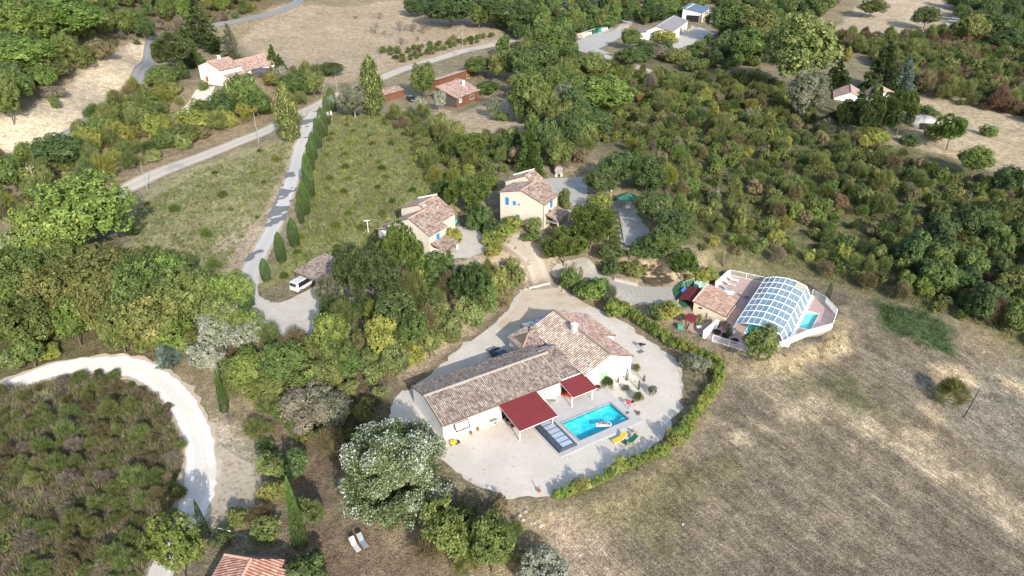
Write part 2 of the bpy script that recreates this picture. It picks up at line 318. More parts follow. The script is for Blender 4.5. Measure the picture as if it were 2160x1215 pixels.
# ------------------------------------------------------------------ ground mesh with land-cover colours
ZONES = [ # photo outline, colour, feather in metres
 ([(-400,560),(60,500),(230,470),(330,600),(470,600),(560,700),(560,760),(300,770),(0,800),(-400,860)], (.115,.10,.055), 5),      # wood floor
 ([(-600,820),(0,840),(180,790),(330,830),(380,930),(370,1080),(300,1230),(-900,1400)], (.19,.165,.10), 4),                    # scrub at bottom left
 ([(480,760),(620,740),(860,760),(850,900),(700,1010),(690,900),(560,830)], (.12,.10,.06), 4),
 ([(560,840),(640,880),(700,960),(700,1080),(900,1160),(1000,1240),(560,1240),(620,1150),(640,1000)], (.185,.137,.097), 3),        # leaf litter
 ([(455,890),(520,930),(540,1010),(530,1080),(455,1090),(440,1000)], (.40,.345,.27), 3),
 ([(230,440),(420,345),(620,285),(640,300),(580,420),(540,500),(500,590),(440,600),(300,560)], (.28,.265,.14), 3),                # dry wedge left of drive
 ([(470,500),(560,460),(610,330),(625,300),(640,300),(590,470),(520,600),(470,600)], (.42,.34,.235), 3),
 ([(700,260),(800,240),(900,300),(950,400),(940,560),(820,560),(700,540),(600,590),(560,600),(640,470),(665,340)], (.225,.235,.09), 5), # green broom slope
 ([(900,215),(960,240),(1080,200),(1110,270),(1060,290),(950,280)], (.42,.335,.22), 3),                                        # cabin garden
 ([(560,0),(640,10),(830,0),(1050,60),(1080,85),(960,110),(830,150),(700,180),(620,150),(540,120),(500,90),(560,40)], (.36,.29,.20), 4), # dry field
 ([(-300,260),(0,245),(60,235),(130,180),(180,130),(225,95),(275,95),(320,70),(335,95),(318,140),(250,205),(135,295),(0,345),(-300,420)], (.50,.415,.295), 2.5), # sand bank
 ([(-100,-80),(620,-60),(640,0),(480,50),(330,70),(190,120),(60,230),(-100,250)], (.16,.13,.075), 5),
 ([(0,350),(150,310),(300,230),(400,240),(640,190),(640,240),(420,310),(230,400),(0,480)], (.27,.215,.135), 4),
 ([(1120,100),(1330,120),(1600,150),(1900,260),(2200,420),(2200,800),(2080,690),(1900,645),(1700,600),(1500,560),(1300,430),(1250,250)], (.150,.140,.072), 5), # scrub floor
 ([(1750,70),(1830,-10),(2000,-20),(2030,60),(1900,85),(1800,90)], (.42,.34,.235), 4),
 ([(1930,195),(2160,210),(2260,400),(2160,380),(1960,320),(1860,300),(1940,270)], (.41,.335,.22), 4),
 ([(1700,600),(1900,650),(2200,800),(2900,1200),(2600,1500),(1150,1400),(1200,1180),(1160,1070),(1440,930),(1540,800),(1650,760)], (.172,.143,.105), 5), # big field
 ([(1560,800),(1720,800),(1960,940),(2260,1110),(2260,1200),(1980,990),(1800,880),(1650,900)], (.29,.24,.165), 5),
 ([(1890,790),(2010,900),(2200,1010),(2400,900),(2200,780),(2080,770)], (.185,.165,.13), 5),
 ([(1655,775),(1700,790),(1800,850),(1900,905),(2010,975),(2120,1050),(2260,1130),(2260,1160),(2110,1072),(1990,995),(1880,925),(1780,870),(1680,812)], (.36,.30,.205), 1.2),
 ([(1700,840),(1800,880),(1900,945),(2000,1015),(2150,1110),(2150,1120),(1990,1025),(1890,958),(1790,893),(1700,852)], (.33,.275,.19), .8),
 ([(1560,905),(1640,880),(1720,845),(1730,853),(1650,893),(1560,930)], (.38,.32,.22), .9),
 ([(1950,770),(2040,775),(2160,820),(2160,832),(2040,800),(1985,840),(1990,900),(2010,930),(1970,920),(1955,840)], (.36,.295,.195), 1.5),
 ([(1760,690),(1790,650),(1780,740),(1690,770),(1660,800),(1630,760),(1720,720)], (.33,.27,.16), 2),
 ([(1845,640),(1950,650),(2000,690),(2010,750),(1960,740),(1870,700)], (.06,.09,.04), 2.5),                                      # weeds
 ([(1640,790),(1800,800),(1890,880),(1780,860),(1680,820)], (.12,.118,.065), 4),
 ([(1130,1100),(1260,1120),(1330,1240),(1180,1240)], (.30,.24,.185), 3),
 ([(1180,1060),(1450,960),(1560,980),(1400,1150),(1260,1110)], (.145,.128,.075), 4),
 ([(1175,595),(1250,650),(1400,690),(1500,740),(1450,740),(1330,690),(1210,640)], (.25,.19,.13), 2.5),
 ([(870,790),(1000,710),(1060,655),(1110,600),(1095,590),(1050,630),(990,690),(850,770),(800,830),(830,840)], (.30,.245,.17), 1.6),# pale cut bank
 ([(1100,500),(1200,560),(1180,600),(1100,600),(1060,560)], (.30,.255,.195), 3),
 ([(1310,545),(1420,560),(1425,605),(1340,600),(1290,580)], (.46,.36,.25), 2),                                                # lavender bed
 ([(890,560),(1000,540),(1080,520),(1100,540),(1000,590),(900,630)], (.40,.32,.22), 2),
]
C = np.tile(np.array([.24, .20, .125]), (len(G), 1))
for pp, c, fe in ZONES:
    w = 1 - smoothstep((sdf(G, polyw(pp)) + fe * .5 + 1.5 * np.sin(G[:, 0] * .7 + G[:, 1] * .45) * np.sin(G[:, 1] * .61)) / fe)
    C = C * (1 - w[:, None]) + np.array(c) * w[:, None]
_w = 1 - smoothstep((sdf(G, polyw([(1560,780),(1720,790),(1960,940),(2300,1130),(2300,1300),(1900,1300),(1600,1080),(1480,960)])) + 4) / 14); _d = at_z(2100, 1080, -5)[:2] - at_z(1600, 790, -1)[:2]; _d /= np.linalg.norm(_d); _q = G @ np.array([-_d[1], _d[0]]); _l = G @ _d
_s = np.sin(_q * 1.1 + .8 * np.sin(_l * .08)) + .7 * np.sin(_q * 2.3 + 2 + np.sin(_l * .13)) + .5 * np.sin(_q * .37 + 1); C = C * (1 + (.13 * _w * _s)[:, None])
ny, nx = Z.shape; idx = np.arange(nx * ny).reshape(ny, nx); a, b, c, d = idx[:-1, :-1].ravel(), idx[:-1, 1:].ravel(), idx[1:, 1:].ravel(), idx[1:, :-1].ravel()
me = npmesh("ground", np.column_stack([G, Z.ravel()]), np.concatenate([np.column_stack([a, b, c]), np.column_stack([a, c, d])]), smooth=True)
ca_ = me.color_attributes.new("cover", 'FLOAT_COLOR', 'POINT'); ca_.data.foreach_set("color", np.column_stack([C, 1 - smoothstep((sdf(G, polyw([(1700,600),(1900,650),(2200,800),(2900,1200),(2600,1500),(1150,1400),(1200,1180),(1240,1070),(1460,950),(1560,820),(1650,770)])) + 3) / 6)]).astype(np.float32).ravel())
def groundmat():
    m = bpy.data.materials.new("earth and dry grass"); m.use_nodes = True; t = m.node_tree; N = t.nodes; Lk = t.links.new; b = N["Principled BSDF"]
    b.inputs["Roughness"].default_value = .95; b.inputs["Specular IOR Level"].default_value = .1
    at = N.new("ShaderNodeAttribute"); at.attribute_name = "cover"; co = N.new("ShaderNodeTexCoord"); cur = at.outputs["Color"]; mask = at.outputs["Alpha"]
    fd = at_z(2100, 1080, -5)[:2] - at_z(1600, 790, -1)[:2]; fa = math.atan2(fd[1], fd[0])
    for sc, lo, hi, dark, lite, rot in ((.09, .3, .7, .86, 1.14, 0), (.55, .33, .67, .74, 1.22, 0), (1.7, .38, .62, .82, 1.18, .6), (5.5, .38, .62, .58, 1.42, .6)):
        n = N.new("ShaderNodeTexNoise"); n.inputs["Scale"].default_value = sc; n.inputs["Detail"].default_value = 4; n.inputs["Roughness"].default_value = .6
        Lk(co.outputs["Object"], n.inputs["Vector"]); mr = N.new("ShaderNodeMapRange"); mr.inputs[1].default_value = lo; mr.inputs[2].default_value = hi; mr.inputs[3].default_value = dark; mr.inputs[4].default_value = lite
        Lk(n.outputs[0], mr.inputs[0]); v = N.new("ShaderNodeVectorMath"); v.operation = 'SCALE'; Lk(cur, v.inputs[0]); Lk(mr.outputs[0], v.inputs["Scale"]); cur = v.outputs[0]
    for sa, sc, lo, hi in ((.05, 1.0, .86, 1.14), (.10, 4.2, .80, 1.20)):       # mowing lines of the big field
        mp = N.new("ShaderNodeMapping"); mp.vector_type = 'TEXTURE'; mp.inputs["Rotation"].default_value = (0, 0, fa); mp.inputs["Scale"].default_value = (1 / sa, 1 / sc, 1); Lk(co.outputs["Object"], mp.inputs[0])
        n = N.new("ShaderNodeTexNoise"); n.inputs["Scale"].default_value = 1.0; n.inputs["Detail"].default_value = 5; Lk(mp.outputs[0], n.inputs["Vector"])
        mr = N.new("ShaderNodeMapRange"); mr.inputs[1].default_value = .35; mr.inputs[2].default_value = .65; mr.inputs[3].default_value = lo; mr.inputs[4].default_value = hi; Lk(n.outputs[0], mr.inputs[0])
        mm = N.new("ShaderNodeMix"); mm.data_type = 'FLOAT'; mm.inputs[2].default_value = 1.0; Lk(mask, mm.inputs[0]); Lk(mr.outputs[0], mm.inputs[3])
        v = N.new("ShaderNodeVectorMath"); v.operation = 'SCALE'; Lk(cur, v.inputs[0]); Lk(mm.outputs[0], v.inputs["Scale"]); cur = v.outputs[0]
    # thin patches of green and of bare pale soil
    for sc, lo, hi, col, amt in ((.22, .58, .74, (.13, .14, .055), .40), (.8, .60, .74, (.15, .155, .065), .42), (.35, .64, .77, (.42, .35, .25), .40)):
        n = N.new("ShaderNodeTexNoise"); n.inputs["Scale"].default_value = sc; n.inputs["Detail"].default_value = 6; n.inputs["Roughness"].default_value = .7
        mp = N.new("ShaderNodeMapping"); mp.inputs["Location"].default_value = (sc * 91, 17 * sc, 0); Lk(co.outputs["Object"], mp.inputs[0]); Lk(mp.outputs[0], n.inputs["Vector"])
        mr = N.new("ShaderNodeMapRange"); mr.inputs[1].default_value = lo; mr.inputs[2].default_value = hi; mr.inputs[4].default_value = amt; Lk(n.outputs[0], mr.inputs[0])
        mx = N.new("ShaderNodeMixRGB"); mx.inputs[2].default_value = (*col, 1); Lk(mr.outputs[0], mx.inputs[0]); Lk(cur, mx.inputs[1]); cur = mx.outputs[0]
    Lk(cur, b.inputs["Base Color"])
    n = N.new("ShaderNodeTexNoise"); n.inputs["Scale"].default_value = 3.5; n.inputs["Detail"].default_value = 6; n.inputs["Roughness"].default_value = .7; Lk(co.outputs["Object"], n.inputs["Vector"])
    bp = N.new("ShaderNodeBump"); bp.inputs["Distance"].default_value = .35; bp.inputs["Strength"].default_value = .8; Lk(n.outputs[0], bp.inputs["Height"]); Lk(bp.outputs[0], b.inputs["Normal"])
    return m
tag(link("ground", me, groundmat()), kind='structure')

# ------------------------------------------------------------------ sheets laid on the ground
def jitter(P, amp, seed=0):
    r = np.random.default_rng(seed); P = np.asarray(P, float); out = []
    for i in range(len(P)):
        a, b = P[i], P[(i + 1) % len(P)]; L = np.linalg.norm(b - a); k = max(1, int(L / .8))
        for j in range(k): out.append(a + (b - a) * j / k + r.normal(size=2) * amp)
    return np.array(out)
def sheet(name, poly, mat, off=.05, step=1.2, holes=(), z=None, thick=0, kind='structure'):
    poly = np.asarray(poly, float); lo, hi = poly.min(0), poly.max(0)
    gx, gy = np.meshgrid(np.arange(lo[0], hi[0], step), np.arange(lo[1], hi[1], step)); P = np.column_stack([gx.ravel(), gy.ravel()])
    P = P[sdf(P, poly) < -step * .3]
    for h in holes: P = P[sdf(P, np.array(h)) > step * .3]
    vs_ = [Vector(p) for p in poly]; n = len(vs_); ed = [(i, (i + 1) % n) for i in range(n)]
    for h in holes:
        m_ = len(vs_); vs_ += [Vector(p) for p in h]; ed += [(m_ + i, m_ + (i + 1) % len(h)) for i in range(len(h))]
    vs_ += [Vector(p) for p in P]
    v, _, f, *_r = delaunay_2d_cdt(vs_, ed, [], 0, 1e-4)
    V = np.array([tuple(q) for q in v]); F = np.array([t for t in f if len(t) == 3]); cen = V[F].mean(1); keep = sdf(cen, poly) < 0
    for h in holes: keep &= sdf(cen, np.array(h)) > 0
    F = F[keep]; a, b, c = V[F[:, 0]], V[F[:, 1]], V[F[:, 2]]; fl = ((b - a)[:, 0] * (c - a)[:, 1] - (b - a)[:, 1] * (c - a)[:, 0]) < 0; F[fl] = F[fl][:, ::-1]
    zz = (hz(V[:, 0], V[:, 1], HZ0) if z is None else np.full(len(V), z)) + off
    o = link(name, npmesh(name, np.column_stack([V, zz]), F, smooth=True), mat)
    if kind: tag(o, kind=kind)
    return o
def ribbon(name, pts, width, mat, off=.07, camber=.0, wj=.12, kind='structure'):
    P = smooth(pts, 6, False); d = np.gradient(P, axis=0); L = np.r_[0, np.cumsum(np.linalg.norm(np.diff(P, axis=0), axis=1))]
    s = np.arange(0, L[-1], 1.0); P = np.column_stack([np.interp(s, L, P[:, 0]), np.interp(s, L, P[:, 1])]); W = np.interp(s, L, np.interp(np.arange(len(L)), np.linspace(0, len(L) - 1, len(width)), width)) if hasattr(width, '__len__') else np.full(len(s), width)
    d = np.gradient(P, axis=0); d /= np.linalg.norm(d, axis=1)[:, None]; nrm = np.column_stack([-d[:, 1], d[:, 0]]); r = np.random.default_rng(len(s))
    k = 7; rows = []
    for i, t in enumerate(np.linspace(-.5, .5, k)):
        w = W + (r.normal(size=len(s)) * wj if i in (0, k - 1) else 0); q = P + nrm * (t * w)[:, None]; zc = hz(P[:, 0], P[:, 1], HZ0); z = np.maximum(hz(q[:, 0], q[:, 1], HZ0), -99) + off
        rows.append(np.column_stack([q, z]))
    V = np.stack(rows, 1).reshape(-1, 3); n = len(s); I = np.arange(n * k).reshape(n, k)
    F = np.column_stack([I[:-1, :-1].ravel(), I[:-1, 1:].ravel(), I[1:, 1:].ravel(), I[1:, :-1].ravel()])[:, ::-1]
    uvs = np.column_stack([np.repeat(s, k), np.tile(np.linspace(-1, 1, k), n)])
    me = npmesh(name, V, F, smooth=True); ul = me.uv_layers.new(name="road"); ul.data.foreach_set("uv", uvs[F.ravel()].astype(np.float32).ravel())
    o = link(name, me, mat)
    return tag(o, kind=kind) if kind else o
def roadmat(name, base, track, edge, patch=None, pl=(.6, .66)):
    m = bpy.data.materials.new(name); m.use_nodes = True; t = m.node_tree; N = t.nodes; Lk = t.links.new; b = N["Principled BSDF"]; b.inputs["Roughness"].default_value = .93; b.inputs["Specular IOR Level"].default_value = .15
    uv = N.new("ShaderNodeUVMap"); uv.uv_map = "road"; sx = N.new("ShaderNodeSeparateXYZ"); Lk(uv.outputs[0], sx.inputs[0]); co = N.new("ShaderNodeTexCoord")
    ab = N.new("ShaderNodeMath"); ab.operation = 'ABSOLUTE'; Lk(sx.outputs[1], ab.inputs[0])
    n = N.new("ShaderNodeTexNoise"); n.inputs["Scale"].default_value = .35; n.inputs["Detail"].default_value = 6; n.inputs["Roughness"].default_value = .7; Lk(co.outputs["Object"], n.inputs["Vector"])
    ad = N.new("ShaderNodeMath"); ad.operation = 'MULTIPLY_ADD'; ad.inputs[1].default_value = .5; Lk(n.outputs[0], ad.inputs[0]); Lk(ab.outputs[0], ad.inputs[2])
    r = N.new("ShaderNodeValToRGB"); e = r.color_ramp.elements; e[0].position = .25; e[0].color = (*base, 1); e[1].position = 1.22; e[1].color = (*edge, 1)
    for p, c in ((.50, base), (.68, track), (.82, track), (1.0, base)): x = e.new(p * .98); x.color = (*c, 1)
    Lk(ad.outputs[0], r.inputs[0]); cur = r.outputs[0]
    if patch:
        n2 = N.new("ShaderNodeTexNoise"); n2.inputs["Scale"].default_value = .16; n2.inputs["Detail"].default_value = 2; Lk(co.outputs["Object"], n2.inputs["Vector"])
        mr = N.new("ShaderNodeMapRange"); mr.inputs[1].default_value = pl[0]; mr.inputs[2].default_value = pl[1]; Lk(n2.outputs[0], mr.inputs[0]); mx = N.new("ShaderNodeMixRGB"); mx.inputs[2].default_value = (*patch, 1)
        Lk(mr.outputs[0], mx.inputs[0]); Lk(cur, mx.inputs[1]); cur = mx.outputs[0]
    n3 = N.new("ShaderNodeTexNoise"); n3.inputs["Scale"].default_value = 3; n3.inputs["Detail"].default_value = 8; n3.inputs["Roughness"].default_value = .75; Lk(co.outputs["Object"], n3.inputs["Vector"])
    mr = N.new("ShaderNodeMapRange"); mr.inputs[1].default_value = .3; mr.inputs[2].default_value = .7; mr.inputs[3].default_value = .88; mr.inputs[4].default_value = 1.1; Lk(n3.outputs[0], mr.inputs[0])
    v = N.new("ShaderNodeVectorMath"); v.operation = 'SCALE'; Lk(cur, v.inputs[0]); Lk(mr.outputs[0], v.inputs["Scale"]); Lk(v.outputs[0], b.inputs["Base Color"])
    bp = N.new("ShaderNodeBump"); bp.inputs["Distance"].default_value = .02; Lk(n3.outputs[0], bp.inputs["Height"]); Lk(bp.outputs[0], b.inputs["Normal"])
    return m
GRAVEL = M("pale gravel", (.60,.55,.485), (.51,.46,.39), .28, .95, .03, 14, blotch=((.40,.345,.27), 1.9, .60, .72), detail=9)
GRAVELG = M("grey gravel", (.42,.41,.38), (.36,.35,.32), 1.2, .95, .03, 10, blotch=((.33,.29,.22), .5, .55, .75), detail=8)
GRAVELP = M("parking gravel", (.54,.50,.44), (.46,.42,.36), .6, .95, .03, 10, blotch=((.40,.34,.26), .35, .55, .78), detail=8)
SANDG = M("sandy forecourt", (.55,.47,.37), (.50,.42,.32), .8, .95, .03, 10, blotch=((.44,.33,.22), .3, .5, .75), detail=8)
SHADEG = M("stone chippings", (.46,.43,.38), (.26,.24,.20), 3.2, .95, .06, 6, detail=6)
ASPH = roadmat("pale worn asphalt", (.43,.39,.335), (.48,.44,.385), (.36,.30,.22), (.34,.32,.285))
ASPHG = roadmat("grey asphalt", (.20,.205,.21), (.235,.24,.245), (.22,.21,.18))
ASPHD = roadmat("patched drive asphalt", (.48,.455,.42), (.51,.485,.45), (.40,.34,.26), (.17,.17,.175), (.60,.61))
TRACK = roadmat("white limestone track", (.60,.565,.51), (.70,.67,.62), (.40,.34,.26), (.52,.48,.42), (.58,.7))
PV = lambda pp: np.array([G3(*p)[:2] for p in pp])
ribbon("main_road", PV([(-380,640),(-150,568),(0,512),(120,458),(240,412),(330,367),(420,333),(500,301),(560,277),(620,247),(700,208),(760,184),(850,147),(950,116),(1030,97),(1100,84),(1180,88),(1220,96),(1260,92),(1300,72),(1325,45),(1345,20),(1370,-6)]), [5.6]*14+[6]*4+[6.5,6,5,5], ASPH, .10)
ribbon("side_road", PV([(1225,102),(1265,116),(1310,130),(1360,148),(1420,165)]), [9,6,5,4.6,4.5], ASPH, .13)
ribbon("hill_road", PV([(-200,400),(-40,350),(60,322),(130,294),(190,256),(245,213),(285,175),(305,140),(318,110),(330,88),(370,66),(440,55),(500,45),(560,32),(600,20),(628,4),(640,-12)]), 4.2, ASPHG, .12)
ribbon("driveway", PV([(668,237),(650,262),(640,290),(630,320),(622,360),(607,405),(590,445),(572,490),(550,530),(528,575),(520,610)]), [6,5,4,3.9,3.9,4,4,4.1,4.2,4.6,6], ASPHD, .12, wj=.22)
ribbon("gravel_track", PV([(-300,960),(-120,880),(0,826),(60,800),(120,780),(190,770),(260,772),(315,790),(365,830),(400,880),(420,940),(424,1000),(412,1060),(385,1120),(350,1180),(320,1230),(280,1300)]), [4.2]*6+[4.6]*4+[5,5.4,5.2,4.6,4.4,4.4,4.4], TRACK, .10, wj=.55)
ribbon("far_road", PV([(1860,92),(1900,86),(1960,72),(2000,52),(2020,34),(2024,20),(2060,22),(2160,24),(2300,20)]), 4.6, ASPH, .2)
RUT = M("worn wheel ruts", (.66,.62,.56), (.58,.53,.46), 2, .95, .02)
sheet("gravel_terrace", jitter(TERR, .26, 3), GRAVEL, .04, 1.4, holes=[[va(14.2, -4.0), va(24.2, -4.0), va(24.2, -9.9), va(14.2, -9.9)]])
sheet("forecourt", jitter(smooth(PV([(1085,650),(1108,606),(1130,592),(1175,604),(1240,645),(1200,655),(1150,668),(1100,690),(1050,690)]), 3), .12, 4), SANDG, .055, 1.2)
ribbon("terrace_drive", PV([(1150,610),(1138,585),(1128,560),(1112,535),(1085,512),(1050,505)]), [5,4.4,4,4,4,3.5], roadmat("dirt drive", (.33,.285,.23), (.37,.325,.27), (.28,.23,.17)), .07, wj=.25)
sheet("parking_court", jitter(smooth(PV([(505,612),(540,590),(548,625),(590,640),(640,618),(668,604),(700,620),(745,680),(745,700),(660,714),(600,712),(545,690),(520,650)]), 3), .15, 5), GRAVELP, .13, 1.2)
sheet("house_court", jitter(PV([(948,480),(1000,478),(1024,500),(1026,530),(990,545),(950,545)]), .15, 6), GRAVELP, .08, 1.2)
sheet("gravel_court", jitter(PV([(1140,378),(1235,373),(1240,400),(1232,445),(1195,452),(1160,410)]), .15, 7), GRAVELG, .08, 1.2)
sheet("boules_court", jitter(PV([(1292,425),(1330,418),(1345,455),(1380,500),(1392,530),(1300,532),(1295,470)]), .15, 8), GRAVELG, .08, 1.2)
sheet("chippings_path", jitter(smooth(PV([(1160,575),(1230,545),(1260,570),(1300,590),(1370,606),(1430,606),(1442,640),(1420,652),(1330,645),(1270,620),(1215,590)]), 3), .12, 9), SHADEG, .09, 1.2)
sheet("white_house_path", jitter(PV([(395,222),(415,190),(455,182),(448,212),(410,240),(350,262),(345,250)]), .12, 10), GRAVELP, .15, 1.2)
sheet("hangar_court", jitter(PV([(1405,96),(1420,80),(1460,55),(1510,72),(1480,90),(1430,104)]), .2, 11), GRAVELP, .2, 1.5)
sheet("bin_court", jitter(PV([(1205,92),(1235,80),(1300,62),(1312,80),(1262,104),(1290,115),(1240,112)]), .2, 12), GRAVELG, .18, 1.5)
sheet("trackside_gravel", jitter(smooth(PV([(448,940),(485,960),(535,985),(545,1060),(500,1075),(440,1085),(440,1020)]), 3), .35, 13), M("weedy gravel", (.42,.37,.30), (.32,.265,.195), 1.5, .95, .04, 8, blotch=((.26,.20,.13), 1.6, .52, .66), detail=8), .09, 1.2)
PAVE = M("grey paving", (.47,.46,.45), (.41,.40,.39), .9, .85, .006, 6)
def pave(name, outer, hole, z, th, mat=None, label=None):
    m = MB(); n = 4; o = [Vector((*p, z)) for p in outer]; h = [Vector((*p, z)) for p in hole]; dn = Vector((0, 0, -th))
    vs_ = o + h + [q + dn for q in o] + [q + dn for q in h]
    m.add(vs_, [(i, (i + 1) % 4, 4 + (i + 1) % 4, 4 + i) for i in range(4)] + [(8 + i, 8 + (i + 1) % 4, (i + 1) % 4, i) for i in range(4)] + [(4 + i, 4 + (i + 1) % 4, 12 + (i + 1) % 4, 12 + i) for i in range(4)])
    return m.build(name, mat or PAVE)
# ------------------------------------------------------------------ building helpers (local frame: x along the front, y to the back)
def roof(parent, pts, mat=None, name="roof", pitch=.26, row=.40, amp=.045, th=.12):
    """planar tiled slope; pts[0]->pts[1] is the eave; ribs of half-round tiles run up the slope"""
    P = [Vector(p) for p in pts]; U = (P[1] - P[0]).normalized(); N = Vector((0, 0, 0))
    for i in range(1, len(P) - 1): N += (P[i] - P[0]).cross(P[i + 1] - P[0])
    N.normalize(); N = -N if N.z < 0 else N; V = N.cross(U).normalized()
    flip = (P[2] - P[0]).dot(V) < 0
    if flip: V = -V
    q = [((p - P[0]).dot(U), (p - P[0]).dot(V)) for p in P]; u0, u1 = min(a for a, _ in q), max(a for a, _ in q); v0, v1 = min(b for _, b in q), max(b for _, b in q)
    nu = max(2, round((u1 - u0) / pitch)); nv = max(1, round((v1 - v0) / row)); ns = 4
    us = [u0 + (u1 - u0) * i / (nu * ns) for i in range(nu * ns + 1)]; prof = [0, .7, 1, .7]
    bm = bmesh.new(); uvl = bm.loops.layers.uv.new("tiles"); rows = []
    for j in range(nv):
        for e in (0, 1):
            v = v0 + (v1 - v0) * (j + e * .999) / nv; rows.append([bm.verts.new(P[0] + U * u + V * v + N * (amp * prof[i % ns] + (.03 if e == 0 else 0))) for i, u in enumerate(us)])
    for j in range(len(rows) - 1):
        for i in range(len(us) - 1):
            qv = [(rows[j][i], i, 0), (rows[j][i + 1], i + 1, 0), (rows[j + 1][i + 1], i + 1, 1), (rows[j + 1][i], i, 1)]
            if flip: qv = qv[::-1]
            f = bm.faces.new([q_[0] for q_ in qv])
            for l, (a, b) in zip(f.loops, [q_[1:] for q_ in qv]): l[uvl].uv = (min(a, i + .9) / ns + .001, j // 2 + .3)
    rect = len(pts) == 4 and max(min(abs(a - u0), abs(a - u1)) + min(abs(b - v0), abs(b - v1)) for a, b in q) < .06
    if not rect:
        n = len(P)
        for i in range(n):
            a, b = P[i], P[(i + 1) % n]; e = (b - a).normalized(); no = e.cross(N)
            if (sum((p for p in P), Vector()) / n - a).dot(no) > 0: no = -no
            bmesh.ops.bisect_plane(bm, geom=bm.verts[:] + bm.edges[:] + bm.faces[:], plane_co=a, plane_no=no, clear_outer=True)
    vs_ = [bm.verts.new(p - N * .015) for p in P] + [bm.verts.new(p - N * th) for p in P]; n = len(P)
    bm.faces.new(vs_[:n]); bm.faces.new(vs_[n:][::-1])
    for i in range(n): bm.faces.new((vs_[i], vs_[(i + 1) % n], vs_[n + (i + 1) % n], vs_[n + i]))
    me = bpy.data.meshes.new(name); bm.to_mesh(me); bm.free(); return link(name, me, mat or TILE, parent)
def ridgecap(parent, p0, p1, mat=None, r=.13):
    m = MB(); p0, p1 = Vector(p0), Vector(p1); L = (p1 - p0).length; k = max(1, int(L / .42))
    for i in range(k): m.tube(p0 + (p1 - p0) * (i / k), p0 + (p1 - p0) * ((i + 1.04) / k), r * 1.1, r * .92, 8)
    return m.build("ridge", mat or RIDGE, parent)
def gable(parent, W, D, hL, hR, hr, rf, base=-1.2, wall=None, rmat=None, ov=.3, x0=0, y0=0, ov_end=.12, walls=True, slopes=(1, 1), ridge=True):
    """gable block, ridge parallel to local y"""
    wall = wall or WALLW; xr = W * rf; x1 = x0 + W; xr += x0; y1 = y0 + D
    if walls:
        m = MB(); prof = [(x0, base), (x1, base), (x1, hR), (xr, hr), (x0, hL)]
        m.extr([(x, y0, z) for x, z in prof], (0, D, 0)); m.build("wall", wall, parent)
    sl, sr = (hr - hL) / (xr - x0), (hr - hR) / max(x1 - xr, .01); t = .16; A_, B_ = y0 - ov_end, y1 + ov_end
    if slopes[0]: roof(parent, [(x0 - ov, B_, hL - sl * ov + t), (x0 - ov, A_, hL - sl * ov + t), (xr, A_, hr + t), (xr, B_, hr + t)], rmat)
    if slopes[1]: roof(parent, [(x1 + ov, A_, hR - sr * ov + t), (x1 + ov, B_, hR - sr * ov + t), (xr, B_, hr + t), (xr, A_, hr + t)], rmat)
    if ridge: ridgecap(parent, (xr, A_, hr + t + .03), (xr, B_, hr + t + .03))
def shut(parent, c, n, w, h, mat, name="shutter", open_=False):
    """closed shutters in a wall: c centre on the wall surface, n outward direction in the plan"""
    n = Vector((n[0], n[1], 0)).normalized(); s = Vector((-n.y, n.x, 0)); c = Vector(c); rz = math.atan2(s.y, s.x); f = MB()
    if open_:
        w_ = empty_part("window", parent); 
    for q in (-1, 1): f.obox(c + s * (q * w * .255) + n * .03, (w * .49, .05, h), rz)
    for dz in (-.3, .3): f.obox(c + n * .065 + Vector((0, 0, dz * h)), (w * .96, .02, .07), rz)
    return f.build(name, mat, parent)
def window(parent, c, n, w, h, fmat=None, gmat=None, bars=1, name="window"):
    n = Vector((n[0], n[1], 0)).normalized(); s = Vector((-n.y, n.x, 0)); c = Vector(c); rz = math.atan2(s.y, s.x); f = MB(); t = .07
    for q in (-1, 1): f.obox(c + s * (q * (w - t) / 2) + n * .03, (t, .08, h), rz); f.obox(c + Vector((0, 0, q * (h - t) / 2)) + n * .032, (w - 2 * t, .08, t), rz)
    for k in range(bars): f.obox(c + s * (w * ((k + 1) / (bars + 1) - .5)) + n * .03, (.045, .06, h - 2 * t), rz)
    f.obox(c + n * .06 + Vector((0, 0, -h / 2 - .03)), (w + .15, .16, .05), rz)
    o = f.build(name, fmat or WHITE, parent); g = MB(); g.obox(c + n * .012, (w - t, .02, h - t), rz); g.build("pane", gmat or GLASS, o); return o
def doorway(parent, c, n, w, h, mat=None, name="door"):
    n = Vector((n[0], n[1], 0)).normalized(); rz = math.atan2(n.x, -n.y); f = MB(); f.obox(Vector(c) + n * .02, (w, .05, h), rz); return f.build(name, mat or DARK, parent)
def chimney(parent, c, w=.55, h=1.3, mat=None, cap=True):
    x, y, z = c; m = MB(); m.box(x - w / 2, y - w / 2, z - .9, x + w / 2, y + w / 2, z + h)
    if cap:
        for a, b in ((-1, -1), (1, -1), (1, 1), (-1, 1)): m.box(x + a * w * .42 - .05, y + b * w * .42 - .05, z + h, x + a * w * .42 + .05, y + b * w * .42 + .05, z + h + .22)
        m.box(x - w * .62, y - w * .62, z + h + .22, x + w * .62, y + w * .62, z + h + .3)
    return m.build("chimney", mat or WALLW, parent)
def hroot(k, name, label, cat='house', dz=0):
    x, y, t, W, D, z0, hL, hR, hr, rf = HOUSES[k]
    return empty(name, (x, y, z0 + dz), math.radians(t), label, cat), W, D, hL, hR, hr, rf
def loc(root, u, v, z):              # photo pixel at local height z -> local x, y of a root
    p = at_z(u, v, root.location.z + z); c, s = math.cos(root.rotation_euler.z), math.sin(root.rotation_euler.z); dx, dy = p[0] - root.location.x, p[1] - root.location.y
    return dx * c + dy * s, -dx * s + dy * c

# ------------------------------------------------------------------ the villa with its pool
vr = empty("villa", (VO[0], VO[1], 0), VT, "large white villa with red-tiled roofs and two dark red awnings beside the turquoise pool", "house")
